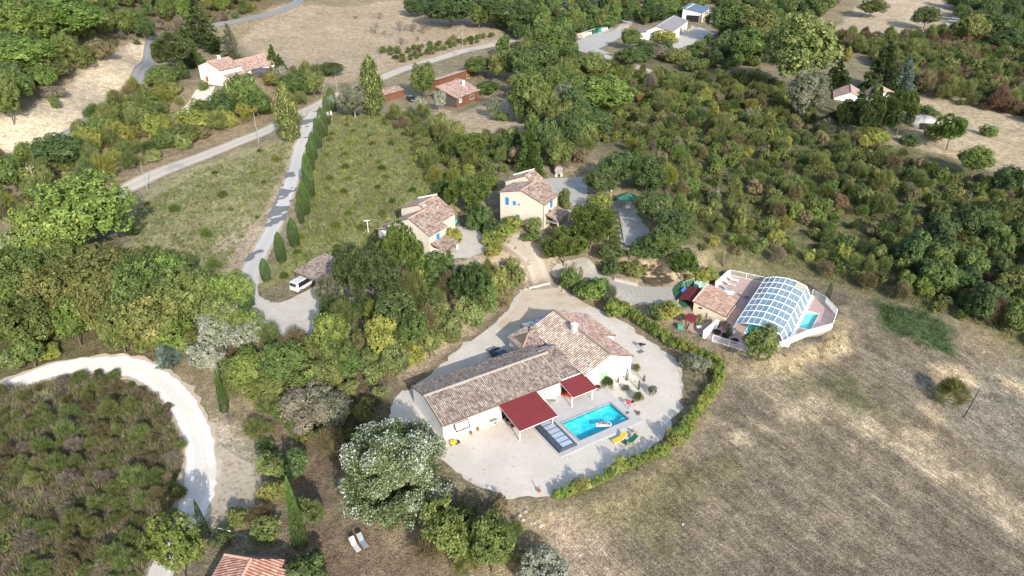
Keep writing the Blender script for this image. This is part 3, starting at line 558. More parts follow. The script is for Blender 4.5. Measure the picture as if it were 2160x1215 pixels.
# long left wing
GH = dict(hF=2.75, hB=2.75, hr=3.95)
m = MB(); m.extr([(0, 0, -.6), (0, 9.2, -.6), (0, 9.2, 2.75), (0, 5.1, 3.9), (0, 0, 2.75)], (18.2, 0, 0)); m.build("wall", M("warm white render", (.80,.75,.69), (.76,.70,.64), .5, .9, .004, 12, blotch=((.66,.56,.47), .25, .55, .8)), vr)
sf = (3.9 - 2.75) / 5.1; sb = (3.9 - 2.75) / 4.1
roof(vr, [(-.15, -.25, 2.75 - sf * .25 + .16), (18.35, -.25, 2.75 - sf * .25 + .16), (18.35, 5.1, 4.06), (-.15, 5.1, 4.06)], TILEOLD)
roof(vr, [(19.6, 9.5, 2.75 - sb * .3 + .16), (-.15, 9.5, 2.75 - sb * .3 + .16), (-.15, 5.1, 4.06), (19.6, 5.1, 4.06)], TILEOLD)
m = MB(); m.box(-.2, 4.95, 4.0, 19.5, 5.3, 4.17); m.build("ridge", M("mortar ridge", (.50,.44,.38), (.38,.33,.28), 4, .9, .02), vr)
m = MB()
for q in (-.12, 18.2): m = MB(); m.extr([(q, -.28, 2.74), (q, -.28, 2.92), (q, 5.1, 4.2), (q, 5.1, 4.02)], (.12, 0, 0)); m.build("verge", M("sand mortar", (.46,.38,.30), (.38,.31,.24), 4, .9), vr)
m = MB(); m.path([(.08, -.08, -.1), (.08, -.08, 2.6)], .05); m.tube((-.2, -.34, 2.66), (18.2, -.34, 2.66), .07); m.build("gutter", M("pale gutter", (.52,.46,.40), None, 2, .6), vr)
# link between the wings, slightly lower, front flush
m = MB(); m.extr([(18.2, .15, -.6), (18.2, 8.6, -.6), (18.2, 8.6, 2.6), (18.2, 6.3, 3.6), (18.2, .15, 2.6)], (3.6, 0, 0)); m.build("wall", WALLW, vr)
roof(vr, [(18.35, 0, 2.72), (21.75, 0, 2.72), (21.75, 6.4, 3.85), (18.35, 6.4, 3.85)], TILEOLD)
# entrance block with hip roof
m = MB(); m.prism([(17.9, 9.6), (21.8, 9.6), (21.8, 13.3), (17.9, 13.3)], -.6, 2.55); m.build("wall", WALLW, vr)
pk = (21.75, 11.6, 3.55)
roof(vr, [(17.6, 13.55, 2.6), (17.6, 9.25, 2.6), (19.9, 11.4, 3.5), (21.75, 13.55, 3.4)], TILEOLD); roof(vr, [(17.6, 9.25, 2.6), (21.75, 8.9, 2.6), (21.75, 12.6, 3.55), (19.9, 11.5, 3.5)], TILE)
ridgecap(vr, (17.6, 9.25, 2.7), (21.6, 12.7, 3.62))
doorway(vr, (20.1, 9.59, 1.2), (0, -1), 1.9, 2.1); 
for q in (19.0, 20.9): m = MB(); m.box(q, 9.05, -.2, q + .2, 9.25, 2.5); m.build("porch_post", WHITE, vr)
# main wing: ridge along b
m = MB(); m.extr([(21.7, -.9, -.6), (30.2, -.9, -.6), (30.2, -.9, 3.0), (26.0, -.9, 4.75), (21.7, -.9, 3.0)], (0, 13.9, 0)); m.build("wall", WALLW, vr)
m = MB(); m.extr([(30.2, 5.6, -.6), (32.1, 5.6, -.6), (32.1, 5.6, 2.35), (30.2, 5.6, 3.0)], (0, 7.4, 0)); m.build("wall", WALLW, vr)
s1 = 1.75 / 4.3; s2 = 1.75 / 4.2
TV = tilemat("villa tiles", [(.58,.47,.385),(.48,.36,.285),(.64,.54,.455),(.42,.31,.245),(.55,.43,.35),(.68,.59,.51),(.50,.39,.31)], .34, .98)
roof(vr, [(21.4, 13.2, 3 - s1 * .3 + .16), (21.4, -1.05, 3 - s1 * .3 + .16), (26, -1.05, 4.91), (26, 13.2, 4.91)], TV, pitch=.36, amp=.09, row=.42)
roof(vr, [(30.5, -1.05, 3 - s2 * .3 + .16), (30.5, 5.4, 3 - s2 * .3 + .16), (26, 5.4, 4.91), (26, -1.05, 4.91)], TILEP, amp=.06)
roof(vr, [(32.4, 5.4, 2.38), (32.4, 13.2, 2.38), (26, 13.2, 4.91), (26, 5.4, 4.91)], TILEP, amp=.06)
ridgecap(vr, (26, -1.1, 4.95), (26, 13.25, 4.95), M("mossy ridge tiles", (.30,.24,.19), (.17,.15,.13), 3, .9, .02), .17)
chimney(vr, (25.4, 6.9, 4.7), .75, 1.0)
doorway(vr, (31.2, 5.59, 1.15), (0, -1), 1.0, 1.9)
m = MB(); m.box(24.5, -1.02, .95, 25.7, -.9, 2.25); m.box(25.06, -1.035, 1.0, 25.1, -1.0, 2.2)
for dz in (1.2, 1.95): m.box(24.55, -1.04, dz, 25.65, -1.01, dz + .06)
m.build("shutter", GREENP, vr)
m = MB(); m.box(28.7, -.93, 0, 29.7, -.89, 2.1); m.build("door", WHITE, vr)
# windows and fittings of the long front wall
window(vr, (6.5, 0, 1.45), (0, -1), 1.0, .95, gmat=M("pale roller blind", (.55,.58,.60), None, 2, .5))
m = MB(); m.box(3.05, -.03, 0, 3.1, 0, 1.6); m.box(2.0, -.03, 0, 2.05, 0, 1.6); m.box(2.0, -.03, 1.6, 3.1, 0, 1.65); m.build("cellar_door", M("white door seam", (.62,.60,.57)), vr)
m = MB()
for z_ in (2.18, 2.42): m.box(14.35, -.1, z_, 17.9, 0, z_ + .1)
m.build("rolled_awning", M("crimson", (.42,.02,.06), None, 2, .6), vr); m = MB(); m.box(14.3, -.18, 2.3, 17.95, -.1, 2.41); m.build("awning_cassette", WHITE, vr)
m = MB(); m.box(15.3, -.1, .75, 16.1, 0, 1.75); m.build("vent_box", WHITE, vr)
for q in ((15.4, 1.4, 15.62, 1.62), (15.75, 1.5, 15.98, 1.62), (15.4, .9, 15.62, 1.02)): m = MB(); m.box(q[0], -.12, q[1], q[2], -.1, q[3]); m.build("vent_grille", DARK, vr)
def awning(x0, x1, yo, zt, zl, posts, yp, legs):
    m = MB(); m.extr([(x0, -.02, zt), (x1, -.02, zt), (x1, yo, zl), (x0, yo, zl)], (0, 0, .03)); m.extr([(x0, yo, zl), (x1, yo, zl), (x1, yo - .01, zl - .2), (x0, yo - .01, zl - .2)], (0, .02, 0))
    k = int((x1 - x0) / .5)
    for i in range(k + 1): q = x0 + (x1 - x0) * i / k; m.extr([(q - .01, -.02, zt + .031), (q + .01, -.02, zt + .031), (q + .01, yo, zl + .031), (q - .01, yo, zl + .031)], (0, 0, .012))
    a = m.build("awning", REDCL, vr); m = MB(); m.box(x0 - .05, -.2, zt - .04, x1 + .05, -.03, zt + .1); m.box(x0 - .05, yo - .06, zl - .05, x1 + .05, yo + .05, zl + .02)
    for q in (x0 + .02, x1 - .02): m.tube((q, -.1, zt - .08), (q, yo, zl - .05), .035)
    f = m.build("awning_frame", WHITE, vr)
    for q in posts: m = MB(); m.box(q - .06, yp - .06, 0, q + .06, yp + .06, zl + .02 + (yp - yo) / (0 - yo) * (zt - zl)); m.build("awning_post", WHITE, vr)
awning(8.1, 13.95, -5.5, 2.78, 2.2, (8.45, 13.55), -4.9, 1)
awning(17.85, 21.9, -3.55, 2.8, 2.25, (18.15, 21.6), -2.9, 1)
m = MB(); m.box(8.7, -.05, 0, 13.3, .0, 2.3); m.build("terrace_door", DARK, vr); m = MB(); m.box(18.5, .1, 0, 21.2, .15, 2.2); m.build("terrace_door", DARK, vr)
# glass canopy behind the main wing
CAN = glassmat("blue polycarbonate", (.28,.44,.60), .92, .12)
m = MB(); m.extr([(21.6, 15.9, 2.3), (30.0, 15.9, 2.3), (30.0, 13.1, 2.75), (21.6, 13.1, 2.75)], (0, 0, .03)); m.build("canopy_panel", CAN, vr); m = MB()
for i in range(8): q = 21.6 + 8.4 * i / 7; m.extr([(q - .03, 15.95, 2.34), (q + .03, 15.95, 2.34), (q + .03, 13.05, 2.8), (q - .03, 13.05, 2.8)], (0, 0, .04))
m.box(21.55, 15.85, 2.2, 30.05, 15.95, 2.34)
for q in (21.7, 25.8, 29.9): m.box(q - .05, 15.8, -.3, q + .05, 15.9, 2.25)
m.build("canopy_frame", GREYM, vr)
# basketball board on the wall
hb = empty("basketball_hoop", (*va(2.4, -.3), 2.15), VT, "slim black-framed basketball board hung on the white left wall", "basketball hoop")
m = MB(); m.box(-1.0, -.75, 0, 1.0, -.71, .04)
bw = []
m = MB(); a0, b0 = (-.95, -.62, -.25), (.95, .05, .35)
m.extr([(-.95, -.65, -.35), (.95, -.65, -.35), (.95, -.05, .45), (-.95, -.05, .45)], (0, -.03, .03)); m.build("backboard", M("board panel", (.62,.62,.60)), hb); m = MB()
def barm(m, p, q, r=.05): m.tube(p, q, r, n=6)
c4 = [(-.97, -.68, -.36), (.97, -.68, -.36), (.97, -.08, .46), (-.97, -.08, .46)]
for i in range(4): barm(m, c4[i], c4[(i + 1) % 4], .085)
m.build("frame", BLACKM, hb); m = MB()
for i in range(12): a, b = 2 * math.pi * i / 12, 2 * math.pi * (i + 1) / 12; barm(m, (.23 * math.cos(a), -.95 + .23 * math.sin(a), -.2), (.23 * math.cos(b), -.95 + .23 * math.sin(b), -.2), .015)
barm(m, (0, -.72, -.2), (0, -.55, -.15), .02); m.build("ring", GREYM, hb)
# paving round the pool and the pool itself
m = MB(); m.prism([(11.4, -3.4), (14.0, -3.4), (14.0, -10.2), (11.4, -10.2)], -.3, .075); m.build("w", PAVE); bpy.data.objects.remove(bpy.data.objects["w"])
pv = pave("pool_paving", [va(11.2, -10.2), va(24.7, -10.2), va(24.7, -.95), va(11.2, -.95)], [POOL[3], POOL[2], POOL[1], POOL[0]], .10, .5); tag(pv, kind='structure')
pv2 = MB(); pv2.prism([tuple(va(14.0, -.95)), tuple(va(21.7, -.95)), tuple(va(21.7, -.02)), tuple(va(14.0, -.02))], -.3, .102); tag(pv2.build("house_paving", PAVE), kind='structure')
def pool(name, label, P4, ztop, depth, cop, water, liner, copmat, steps=None):
    P4 = [Vector((*p, 0)) for p in P4]; c = sum(P4, Vector()) / 4; r = empty(name, (c.x, c.y, ztop), 0, label, "swimming pool"); q = [p - c for p in P4]
    m = MB(); m.add([p + Vector((0, 0, -depth)) for p in q] + [p + Vector((0, 0, .01)) for p in q], [(0, 1, 2, 3)] + [(i, 4 + i, 4 + (i + 1) % 4, (i + 1) % 4) for i in range(4)]); m.build("basin", liner, r)
    m = MB()
    for i in range(4):
        a, b = q[i], q[(i + 1) % 4]; na, nb = a + (a - Vector()).normalized() * cop * 1.25, b + b.normalized() * cop * 1.25
        m.add([a + Vector((0, 0, .012)), b + Vector((0, 0, .012)), nb + Vector((0, 0, .012)), na + Vector((0, 0, .012)), a + Vector((0, 0, .05)), b + Vector((0, 0, .05)), nb + Vector((0, 0, .05)), na + Vector((0, 0, .05))], [(0, 1, 2, 3), (7, 6, 5, 4), (0, 4, 5, 1), (1, 5, 6, 2), (2, 6, 7, 3), (3, 7, 4, 0)])
    m.build("coping", copmat, r); m = MB(); m.add([p + Vector((0, 0, -.10)) for p in q], [(0, 1, 2, 3)]); o = m.build("water", water, r)
    if o.data.polygons[0].normal.z < 0: o.data.flip_normals()
    return r, q
def watermat(name, tint, light_net):
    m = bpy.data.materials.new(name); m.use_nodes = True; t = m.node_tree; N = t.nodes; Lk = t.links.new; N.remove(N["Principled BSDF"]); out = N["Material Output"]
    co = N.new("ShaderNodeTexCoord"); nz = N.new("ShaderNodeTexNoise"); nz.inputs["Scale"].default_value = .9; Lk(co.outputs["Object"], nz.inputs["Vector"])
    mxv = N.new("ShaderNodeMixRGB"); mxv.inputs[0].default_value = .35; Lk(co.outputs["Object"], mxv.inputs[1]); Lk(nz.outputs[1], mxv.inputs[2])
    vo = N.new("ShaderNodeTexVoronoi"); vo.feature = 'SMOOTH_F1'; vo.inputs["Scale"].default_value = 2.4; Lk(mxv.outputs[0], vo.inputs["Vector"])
    r = N.new("ShaderNodeValToRGB"); e = r.color_ramp.elements; e[0].position = .15; e[0].color = (*tint, 1); e[1].position = .75; e[1].color = (*light_net, 1); Lk(vo.outputs["Distance"], r.inputs[0])  # pale cells painted into the tint stand in for refracted light
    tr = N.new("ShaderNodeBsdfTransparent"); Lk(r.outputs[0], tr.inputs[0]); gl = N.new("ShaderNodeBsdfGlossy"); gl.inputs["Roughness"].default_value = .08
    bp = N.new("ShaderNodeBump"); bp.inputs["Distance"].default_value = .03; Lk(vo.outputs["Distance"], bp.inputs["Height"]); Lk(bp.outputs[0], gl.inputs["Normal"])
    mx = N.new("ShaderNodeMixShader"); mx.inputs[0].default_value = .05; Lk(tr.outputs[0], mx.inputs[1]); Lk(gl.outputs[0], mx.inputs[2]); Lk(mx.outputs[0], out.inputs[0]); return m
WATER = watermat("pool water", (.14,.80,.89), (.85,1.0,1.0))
LINER = M("pale blue liner", (.22,.74,.80), (.20,.70,.77), 1, .5); GREYST = M("grey coping", (.36,.34,.33), (.30,.28,.27), 3, .8)
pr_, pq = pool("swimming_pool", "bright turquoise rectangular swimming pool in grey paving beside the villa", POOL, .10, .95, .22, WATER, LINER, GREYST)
m = MB(); c_ = Vector((*va(22.55, -8.4), 0)) - pr_.location
for k in range(3): m.obox(Vector((*(va(22.95 - .3 * k, -8.45) - np.array(pr_.location[:2])), -.55 - .12 * k)), (.45, 1.0, .5), VT)
m.build("pool_step", M("white step", (.70,.82,.85)), pr_)
# retracted pool cover next to the pool
en = empty("pool_cover", (*va(12.85, -6.75), .1), VT, "low dark-framed telescopic pool cover pushed back beside the turquoise pool", "pool cover")
FRD = M("dark blue frame", (.045,.06,.085), (.035,.045,.065), 2, .45); PCL = glassmat("pale cover glass", (.40,.47,.55), .93, .15)
W2, L2 = 1.35, 2.75
def lowarch(t): return (-W2 + 2 * W2 * t, .28 + .42 * math.sin(math.pi * min(max(t, .0), 1)) ** .6)
pr5 = [(-W2, .0), (-W2, .22), (-W2 * .62, .62), (W2 * .62, .62), (W2, .22), (W2, 0)]
m = MB()
for k in range(7):
    y = -L2 + 2 * L2 * k / 6
    for a, b in zip(pr5, pr5[1:]): m.tube((a[0], y, a[1]), (b[0], y, b[1]), .06, n=6)
for x, z in pr5[1:-1]: m.tube((x, -L2, z), (x, L2, z), .05, n=6)
m.box(-W2 - .06, -L2, 0, -W2 + .06, L2, .14); m.box(W2 - .06, -L2, 0, W2 + .06, L2, .14); m.build("frame", FRD, en); m = MB()
m.extr([(W2 * .62, -L2, .62), (W2, -L2, .22), (W2, L2, .22), (W2 * .62, L2, .62)], (0, 0, .02)); m.extr([(-W2 * .62, -L2, .62), (-W2, -L2, .22), (-W2, L2, .22), (-W2 * .62, L2, .62)], (0, 0, .02))
for s_ in (-1, 1): m.extr([(x, s_ * L2, z) for x, z in pr5], (0, .02, 0))
m.build("end_panel", glassmat("smoked panel", (.06,.08,.11), .95), en); m = MB(); m.extr([(-W2 * .62, -L2, .62), (W2 * .62, -L2, .62), (W2 * .62, L2, .62), (-W2 * .62, L2, .62)], (0, 0, .02)); m.build("top_panel", PCL, en)
# ------------------------------------------------------------------ the covered pool and its deck
PINK = M("pink stamped concrete", (.50,.36,.32), (.44,.31,.275), .8, .85, .01, 8, blotch=((.40,.28,.25), .3, .5, .75))
DP = smooth(polyw(DECK_PX, ZC), 1)
def hfix(P): return np.array(P)
o = sheet("pool_deck", DP, PINK, .12, 1.3, holes=[[ca(.6, 1.3), ca(16.6, 1.3), ca(16.6, 5.6), ca(.6, 5.6)], SP], z=ZC)
m = MB(); m.prism([tuple(p) for p in DP], ZC - 1.2, ZC + .0)
sk = MB()
for i in range(len(DP)):
    a, b = DP[i], DP[(i + 1) % len(DP)]; sk.add([(a[0], a[1], ZC - 1.5), (b[0], b[1], ZC - 1.5), (b[0], b[1], ZC + .12), (a[0], a[1], ZC + .12)], [(0, 1, 2, 3)])
tag(sk.build("deck_edge", M("earth edge", (.24,.20,.14))), kind='structure')
WATER2 = watermat("covered water", (.30,.85,.90), (.6,.97,.98)); WATER3 = watermat("small pool water", (.45,.90,.88), (.8,1,1)); LINER2 = M("white pool liner", (.62,.80,.80), (.55,.74,.76), 1, .6)
pool("swimming_pool", "long teal swimming pool under the white telescopic enclosure", BP, ZC + .12, 1.5, .3, WATER2, M("teal liner", (.22,.60,.68), (.18,.54,.62), 1, .5), WHITE)
pool("paddling_pool", "small pale turquoise pool on pink deck right of the enclosure", SP, ZC + .12, .45, .3, WATER3, LINER2, M("pale coping", (.66,.60,.56), None, 2, .8))
er = empty("pool_enclosure", (*CO, ZC + .12), CT, "white-framed telescopic glazed enclosure with eight bays over the long pool", "pool enclosure")
EP = [(7.6, 0), (7.15, 1.45), (5.45, 2.1), (3.7, 2.35), (1.95, 2.2), (.25, 1.72), (-.75, 0)]; PANE = glassmat("enclosure pane", (.28,.40,.48), .52, .08); EL = 18.2; nb = 8
fr = MB()
for k in range(nb + 1):
    a = EL * k / nb; fr = MB()
    for p, q in zip(EP, EP[1:]): fr.tube((a, p[0], p[1]), (a, q[0], q[1]), .095, n=6)
    fr.build("arch_frame", WHITE, er)
fr = MB()
for b, z in EP[1:-1]: fr.tube((0, b, z), (EL, b, z), .06, n=6)
fr.tube((0, 7.6, .1), (EL, 7.6, .1), .1, n=6); fr.box(-.2, -1.3, 0, EL + .3, -.75, .16); fr.build("long_rail", WHITE, er)
fr = MB()
for k in range(nb):
    for j in range(1, 5):
        p, q = EP[j], EP[j + 1]; y, z = (p[0] + q[0]) / 2, (p[1] + q[1]) / 2; a0, a1 = EL * k / nb + .15, EL * (k + 1) / nb - .15; fr.extr([(a0, y - .03, z + .03), (a1, y - .03, z + .03), (a1, y + .03, z + .03), (a0, y + .03, z + .03)], (0, 0, .03))
fr.build("glazing_bar", WHITE, er)
for k in range(nb):
    g = MB(); a0, a1 = EL * k / nb + .08, EL * (k + 1) / nb - .08
    for j in range(len(EP) - 1): p, q = EP[j], EP[j + 1]; g.extr([(a0, *p), (a1, *p), (a1, *q), (a0, *q)], (0, 0, -.02))
    g.build("glazing", M("beige blind", (.46,.42,.32)) if k == 99 else PANE, er)
g = MB(); g.extr([(EL - 2.1, .4, 1.9), (EL - .2, .4, 1.9), (EL - .2, 1.9, 2.3), (EL - 2.1, 1.9, 2.3)], (0, 0, .02)); g.build("beige_panel", M("beige panel", (.46,.43,.34)), er)
def fence_run(name, pts, label, h=1.15, solid=False, slat=.14, z=ZC + .12):
    r = empty(name, (pts[0][0], pts[0][1], z), 0, label, "fence"); base = np.array(pts[0]); bars = MB(); pan = MB()
    for i, (a, b) in enumerate(zip(pts, pts[1:])):
        a, b = np.array(a) - base, np.array(b) - base; L = np.linalg.norm(b - a); n = max(1, round(L / 2.6)); rz = math.atan2(*(b - a)[::-1])
        for zz in (.08, h): bars.tube((*a, zz), (*b, zz), .04, n=6)
        for k in range(n + (i == len(pts) - 2)):
            p = a + (b - a) * k / n; q = MB(); q.obox((p[0], p[1], h / 2), (.1, .1, h + .1), rz); q.build("post", WHITE, r)
        k = int(L / slat)
        for j in range(k): p = a + (b - a) * (j + .5) / k; pan.obox((p[0], p[1], h / 2), (.075 if solid else .03, .02, h - .1), rz)
    bars.build("rail", WHITE, r); pan.build("slat_panel", WHITE, r); return r
dv = lambda *p: [at_z(*q, ZC)[:2] for q in p]
fence_run("fence", dv((1502,721),(1572,743)), "white slatted railing along the near edge of the pool deck")
fence_run("fence", dv((1538,582),(1609,597)), "white railing at the far end of the pool deck")
fence_run("fence", dv((1640,737),(1700,711),(1751,697)), "white close-boarded fence below the small pool", solid=True, slat=.15)
fence_run("fence", dv((1754,694),(1763,666),(1740,640)), "white boarded fence right of the small pool", solid=True, slat=.15)
fence_run("fence", dv((1740,640),(1712,624)), "short white railing behind the small pool")
wl = MB(); P_ = dv((1537,583),(1511,606)); 
def wall_run(name, p, q, h, t, mat, label, z, cat="wall", cap=None):
    p, q = np.array(p, float), np.array(q, float); L = np.linalg.norm(q - p); rz = math.atan2(*(q - p)[::-1]); r = empty(name, (*p, z), rz, label, cat); m = MB(); m.box(0, -t / 2, -1.0, L, t / 2, h); m.build("wall", mat, r)
    c = MB(); c.box(-.05, -t / 2 - .06, h, L + .05, t / 2 + .06, h + .07); c.build("coping", cap or mat, r); return r
wall_run("garden_wall", *dv((1537,583),(1510,607)), 1.1, .5, WHITE, "white wall at the upper left corner of the pool deck", ZC)
wall_run("garden_wall", *dv((1512,690),(1484,714)), 1.3, .45, WHITE, "white wall running down from the pool house corner", ZC)
# pool house
R, W, D, hL, hR, hr, rf = hroot('ph', "pool_house", "small beige pool house with pink tiled roof beside the pool deck"); D = 6.6
m = MB(); m.extr([(0, 0, -1), (W + .8, 0, -1), (W + .8, 0, 2.0), (.2, 0, 3.0), (0, 0, 2.9)], (0, D, 0)); m.build("wall", WALLY, R)
roof(R, [(W + 1.1, -.2, 2.03), (W + 1.1, D + .25, 2.03), (-.1, D + .25, 3.2), (-.1, -.2, 3.2)], tilemat("mottled pink tiles", [(.62,.42,.32),(.54,.32,.24),(.68,.52,.42),(.46,.27,.20),(.60,.38,.29)]), pitch=.3, amp=.06)
m = MB(); m.box(-.2, -.25, 3.12, .05, D + .3, 3.3); m.build("parapet", WALLY, R); m = MB(); m.box(W + 1.08, -.2, 1.85, W + 1.2, D + .2, 2.0); m.build("gutter", BLACKM, R)
m = MB(); m.box(1.0, -.16, 2.1, 1.5, 0, 2.3); m.build("wall_lamp", BLACKM, R)
m = MB()
for i in range(9): m.tube((2.5 + .12 * i, -.9, 0), (2.5 + .12 * i, -.9, 1.6), .015, n=4)
for z in (.1, 1.55): m.tube((2.4, -.9, z), (3.6, -.9, z), .025, n=5)
m.tube((2.4, -.9, 0), (2.4, -.9, 1.7), .04); m.tube((2.4, -.05, 0), (2.4, -.05, 1.7), .04); m.tube((2.4, -.9, 1.6), (2.4, -.05, 1.6), .025); m.build("gate", BLACKM, R)
def canopy(name, cpx, w, d, h, label, rz=CT, ridge=.45, mat=None, post=None, zb=None, dz=.5):
    p = G3(*cpx); zb = p[2] if zb is None else zb; r = empty(name, (p[0], p[1], zb), rz, label, "pergola"); a, b = w / 2, d / 2; m = MB()
    m.extr([(-a, -b, h), (a, -b, h), (a, -b + d * ridge, h + dz), (-a, -b + d * ridge, h + dz)], (0, 0, .05)); m.extr([(-a, b, h), (a, b, h), (a, -b + d * ridge, h + dz + .003), (-a, -b + d * ridge, h + dz + .003)], (0, 0, .05)); m.build("roof", mat or REDCL, r)
    for x in (-a + .1, a - .1):
        for y in (-b + .1, b - .1): m = MB(); m.box(x - .05, y - .05, -.6, x + .05, y + .05, h); m.build("post", post or WHITE, r)
    return r
pg = canopy("pergola", (1458,645), 5.2, 3.0, 2.1, "larger dark red pitched awning left of the pool house", rz=CT, zb=ZC)
pg.location = (*(ca(4.1, 15.9)), ZC - .1)
pg2 = canopy("pergola", (1458,680), 2.3, 1.7, 1.9, "small flat dark red awning in front of the pool house", rz=CT, zb=ZC, dz=.02, post=WOODP); pg2.location = (*(ca(-2.8, 13.5)), ZC)
# parasol, loungers, tables on the deck
def lounger(name, p, z, rz, label, fab, frame, L=1.95, w=.62, group=None, back=.55):
    r = empty(name, (p[0], p[1], z), rz, label, "sun lounger", group); m = MB()
    m.extr([(-L / 2, -w / 2, .33), (L * .12, -w / 2, .33), (L * .12, w / 2, .33), (-L / 2, w / 2, .33)], (0, 0, .06)); m.build("seat", fab, r); m = MB()
    m.extr([(L * .12, -w / 2, .335), (L / 2, -w / 2, .335 + back), (L / 2, w / 2, .335 + back), (L * .12, w / 2, .335)], (0, 0, .06)); m.build("backrest", fab, r)
    for x in (-L * .42, L * .2):
        for y in (-w / 2 + .04, w / 2 - .04): m = MB(); m.tube((x, y, 0), (x, y, .33), .025, n=6); m.build("leg", frame, r)
    m = MB()
    for y in (-w / 2, w / 2): m.tube((-L / 2, y, .33), (L * .12, y, .33), .025, n=6); m.tube((L * .12, y, .33), (L / 2, y, .33 + back), .025, n=6)
    m.build("frame", frame, r); return r
GREYF = M("grey mesh fabric", (.34,.34,.35), None, 2, .7)
for q, lab, fb in ((( 16.6,12.3), "bright white sun lounger at the far end of the row on the pool deck", WHITE), ((14.6,12.2), "pale grey lounger just in front of the white one on the pool deck", M("pale grey fabric", (.55,.55,.55))), ((12.8,12.1), "darker grey lounger nearer the white parasol on the pool deck", GREYF), ((11.0,12.0), "grey lounger right behind the white parasol on the pool deck", GREYF)):
    lounger("sun_lounger", ca(*q), ZC + .12, CT - math.pi / 2 + .1 + math.pi, lab, fb, WHITE, group="loungers on the pink pool deck")
def parasol(p, z, label, s=2.4, h=2.5, mat=None):
    r = empty("parasol", (p[0], p[1], z), CT, label, "parasol"); m = MB(); m.tube((0, 0, 0), (0, 0, h + .1), .03); m.box(-.3, -.3, 0, .3, .3, .07); m.build("pole", WHITE, r); m = MB(); a = s / 2; c = [(-a, -a), (a, -a), (a, a), (-a, a)]
    for i in range(4): p0, p1 = c[i], c[(i + 1) % 4]; m.add([(*p0, h - .5), (*p1, h - .5), (0, 0, h), (*p0, h - .52), (*p1, h - .52), (0, 0, h - .02)], [(0, 1, 2), (5, 4, 3), (0, 3, 4, 1)])
    m.build("canopy", mat or WHITE, r)
parasol(ca(7.9, 11.2), ZC + .12, "white square parasol behind the pool house roof")
def table(name, p, z, rz, w, d, h, label, mat, legm=None, rnd=False, cat="table"):
    r = empty(name, (p[0], p[1], z), rz, label, cat); m = MB()
    if rnd: m.lathe([(w / 2, h - .04), (w / 2, h)], n=20)
    else: m.box(-w / 2, -d / 2, h - .04, w / 2, d / 2, h)
    m.build("tabletop", mat, r)
    for x in (-1, 1):
        for y in (-1, 1): m = MB(); m.tube((x * w * .4, y * d * .4, 0), (x * w * .36, y * d * .36, h - .04), .025, n=6); m.build("leg", legm or mat, r)
    return r
BRW = M("brown weathered wood", (.15,.10,.08), None, 3, .8)
t_ = table("picnic_table", ca(.2, 9.0), ZC + .12, CT, 1.7, .9, .72, "dark brown picnic table beside the pool house gate", BRW, cat="picnic table")
for s_ in (-1, 1):
    m = MB(); m.box(-.85, s_ * .75 - .14, .42, .85, s_ * .75 + .14, .46)
    for x in (-.6, .6): m.box(x - .04, s_ * .75 - .05, 0, x + .04, s_ * .75 + .05, .42)
    m.build("bench", BRW, t_)
def chair(p, z, rz, label, mat, group=None, s=.55, cat="chair"):
    r = empty("chair", (p[0], p[1], z), rz, label, cat, group); m = MB(); m.box(-s / 2, -s / 2, .4, s / 2, s / 2, .45); m.build("seat", mat, r); m = MB(); m.extr([(-s / 2, s / 2 - .03, .45), (s / 2, s / 2 - .03, .45), (s / 2, s / 2 + .12, .95), (-s / 2, s / 2 + .12, .95)], (0, .04, 0)); m.build("backrest", mat, r)
    for x in (-1, 1):
        for y in (-1, 1): m = MB(); m.tube((x * s * .45, y * s * .45, 0), (x * s * .45, y * s * .45, .4), .02, n=5); m.build("leg", mat, r)
    return r
chair(ca(11.4, 8.4), ZC + .12, 1.0, "lone dark chair on the pink deck left of the enclosure", BRW)
def tub(p, z, label, r_, h, mat, inner, name="tub", cat="tub", group=None):
    r = empty(name, (p[0], p[1], z), 0, label, cat, group); m = MB(); m.lathe([(r_ * .8, 0), (r_, h), (r_ * .93, h), (r_ * .8, h * .5)], n=18); m.build("shell", mat, r); m = MB(); m.lathe([(r_ * .88, h * .55), (r_ * .88, h * .58)], n=18); m.build("filling", inner, r); return r
for px_, l in (((1512,704), "round black tub by the white wall, leftmost of the row behind the deck railing"), ((1530,712), "round black tub behind the deck railing, middle of its row"), ((1549,723), "round black tub behind the deck railing, nearest the green tree")): tub(at_z(*px_, ZC), ZC + .12, l, .62, .4, BLACKM, DARK, group="black tubs behind the railing")
lounger("folding_seat", at_z(1544,706, ZC), ZC + .12, .5, "small white folding seat on the deck near the railing", WHITE, WHITE, L=1.0, w=.7, back=.2)['category'] = 'seat'
table("side_table", at_z(1474,696, ZC), ZC + .12, .3, .9, .7, .5, "small white table below the pool house terrace", WHITE)
# playground corner behind the pool house
GRN = M("green turf carpet", (.03,.10,.05), (.025,.08,.04), 2, .9)
sheet("turf", smooth(PV([(1418,612),(1450,590),(1485,585),(1495,600),(1465,640),(1440,650)]), 3), GRN, .14, 1.2)
sw = empty("swing_frame", (*at_z(1450,612, 1.6)[:2], 1.5), .6, "green A-frame swing on the dark turf above the red awning", "swing"); m = MB()
for x in (-1.3, 1.3): m.tube((x, -.8, 0), (x * .95, 0, 2.1), .05, n=6); m.tube((x, .8, 0), (x * .95, 0, 2.1), .05, n=6)
m.tube((-1.35, 0, 2.1), (1.35, 0, 2.1), .05, n=6); m.build("frame", M("mint paint", (.25,.50,.38)), sw); m = MB(); m.box(-.25, -.15, .5, .25, .15, .54); m.build("seat", WHITE, sw); m = MB(); m.tube((-.23, 0, .5), (-.23, 0, 2.1), .012, n=4); m.tube((.23, 0, .5), (.23, 0, 2.1), .012, n=4); m.build("rope", WHITE, sw)
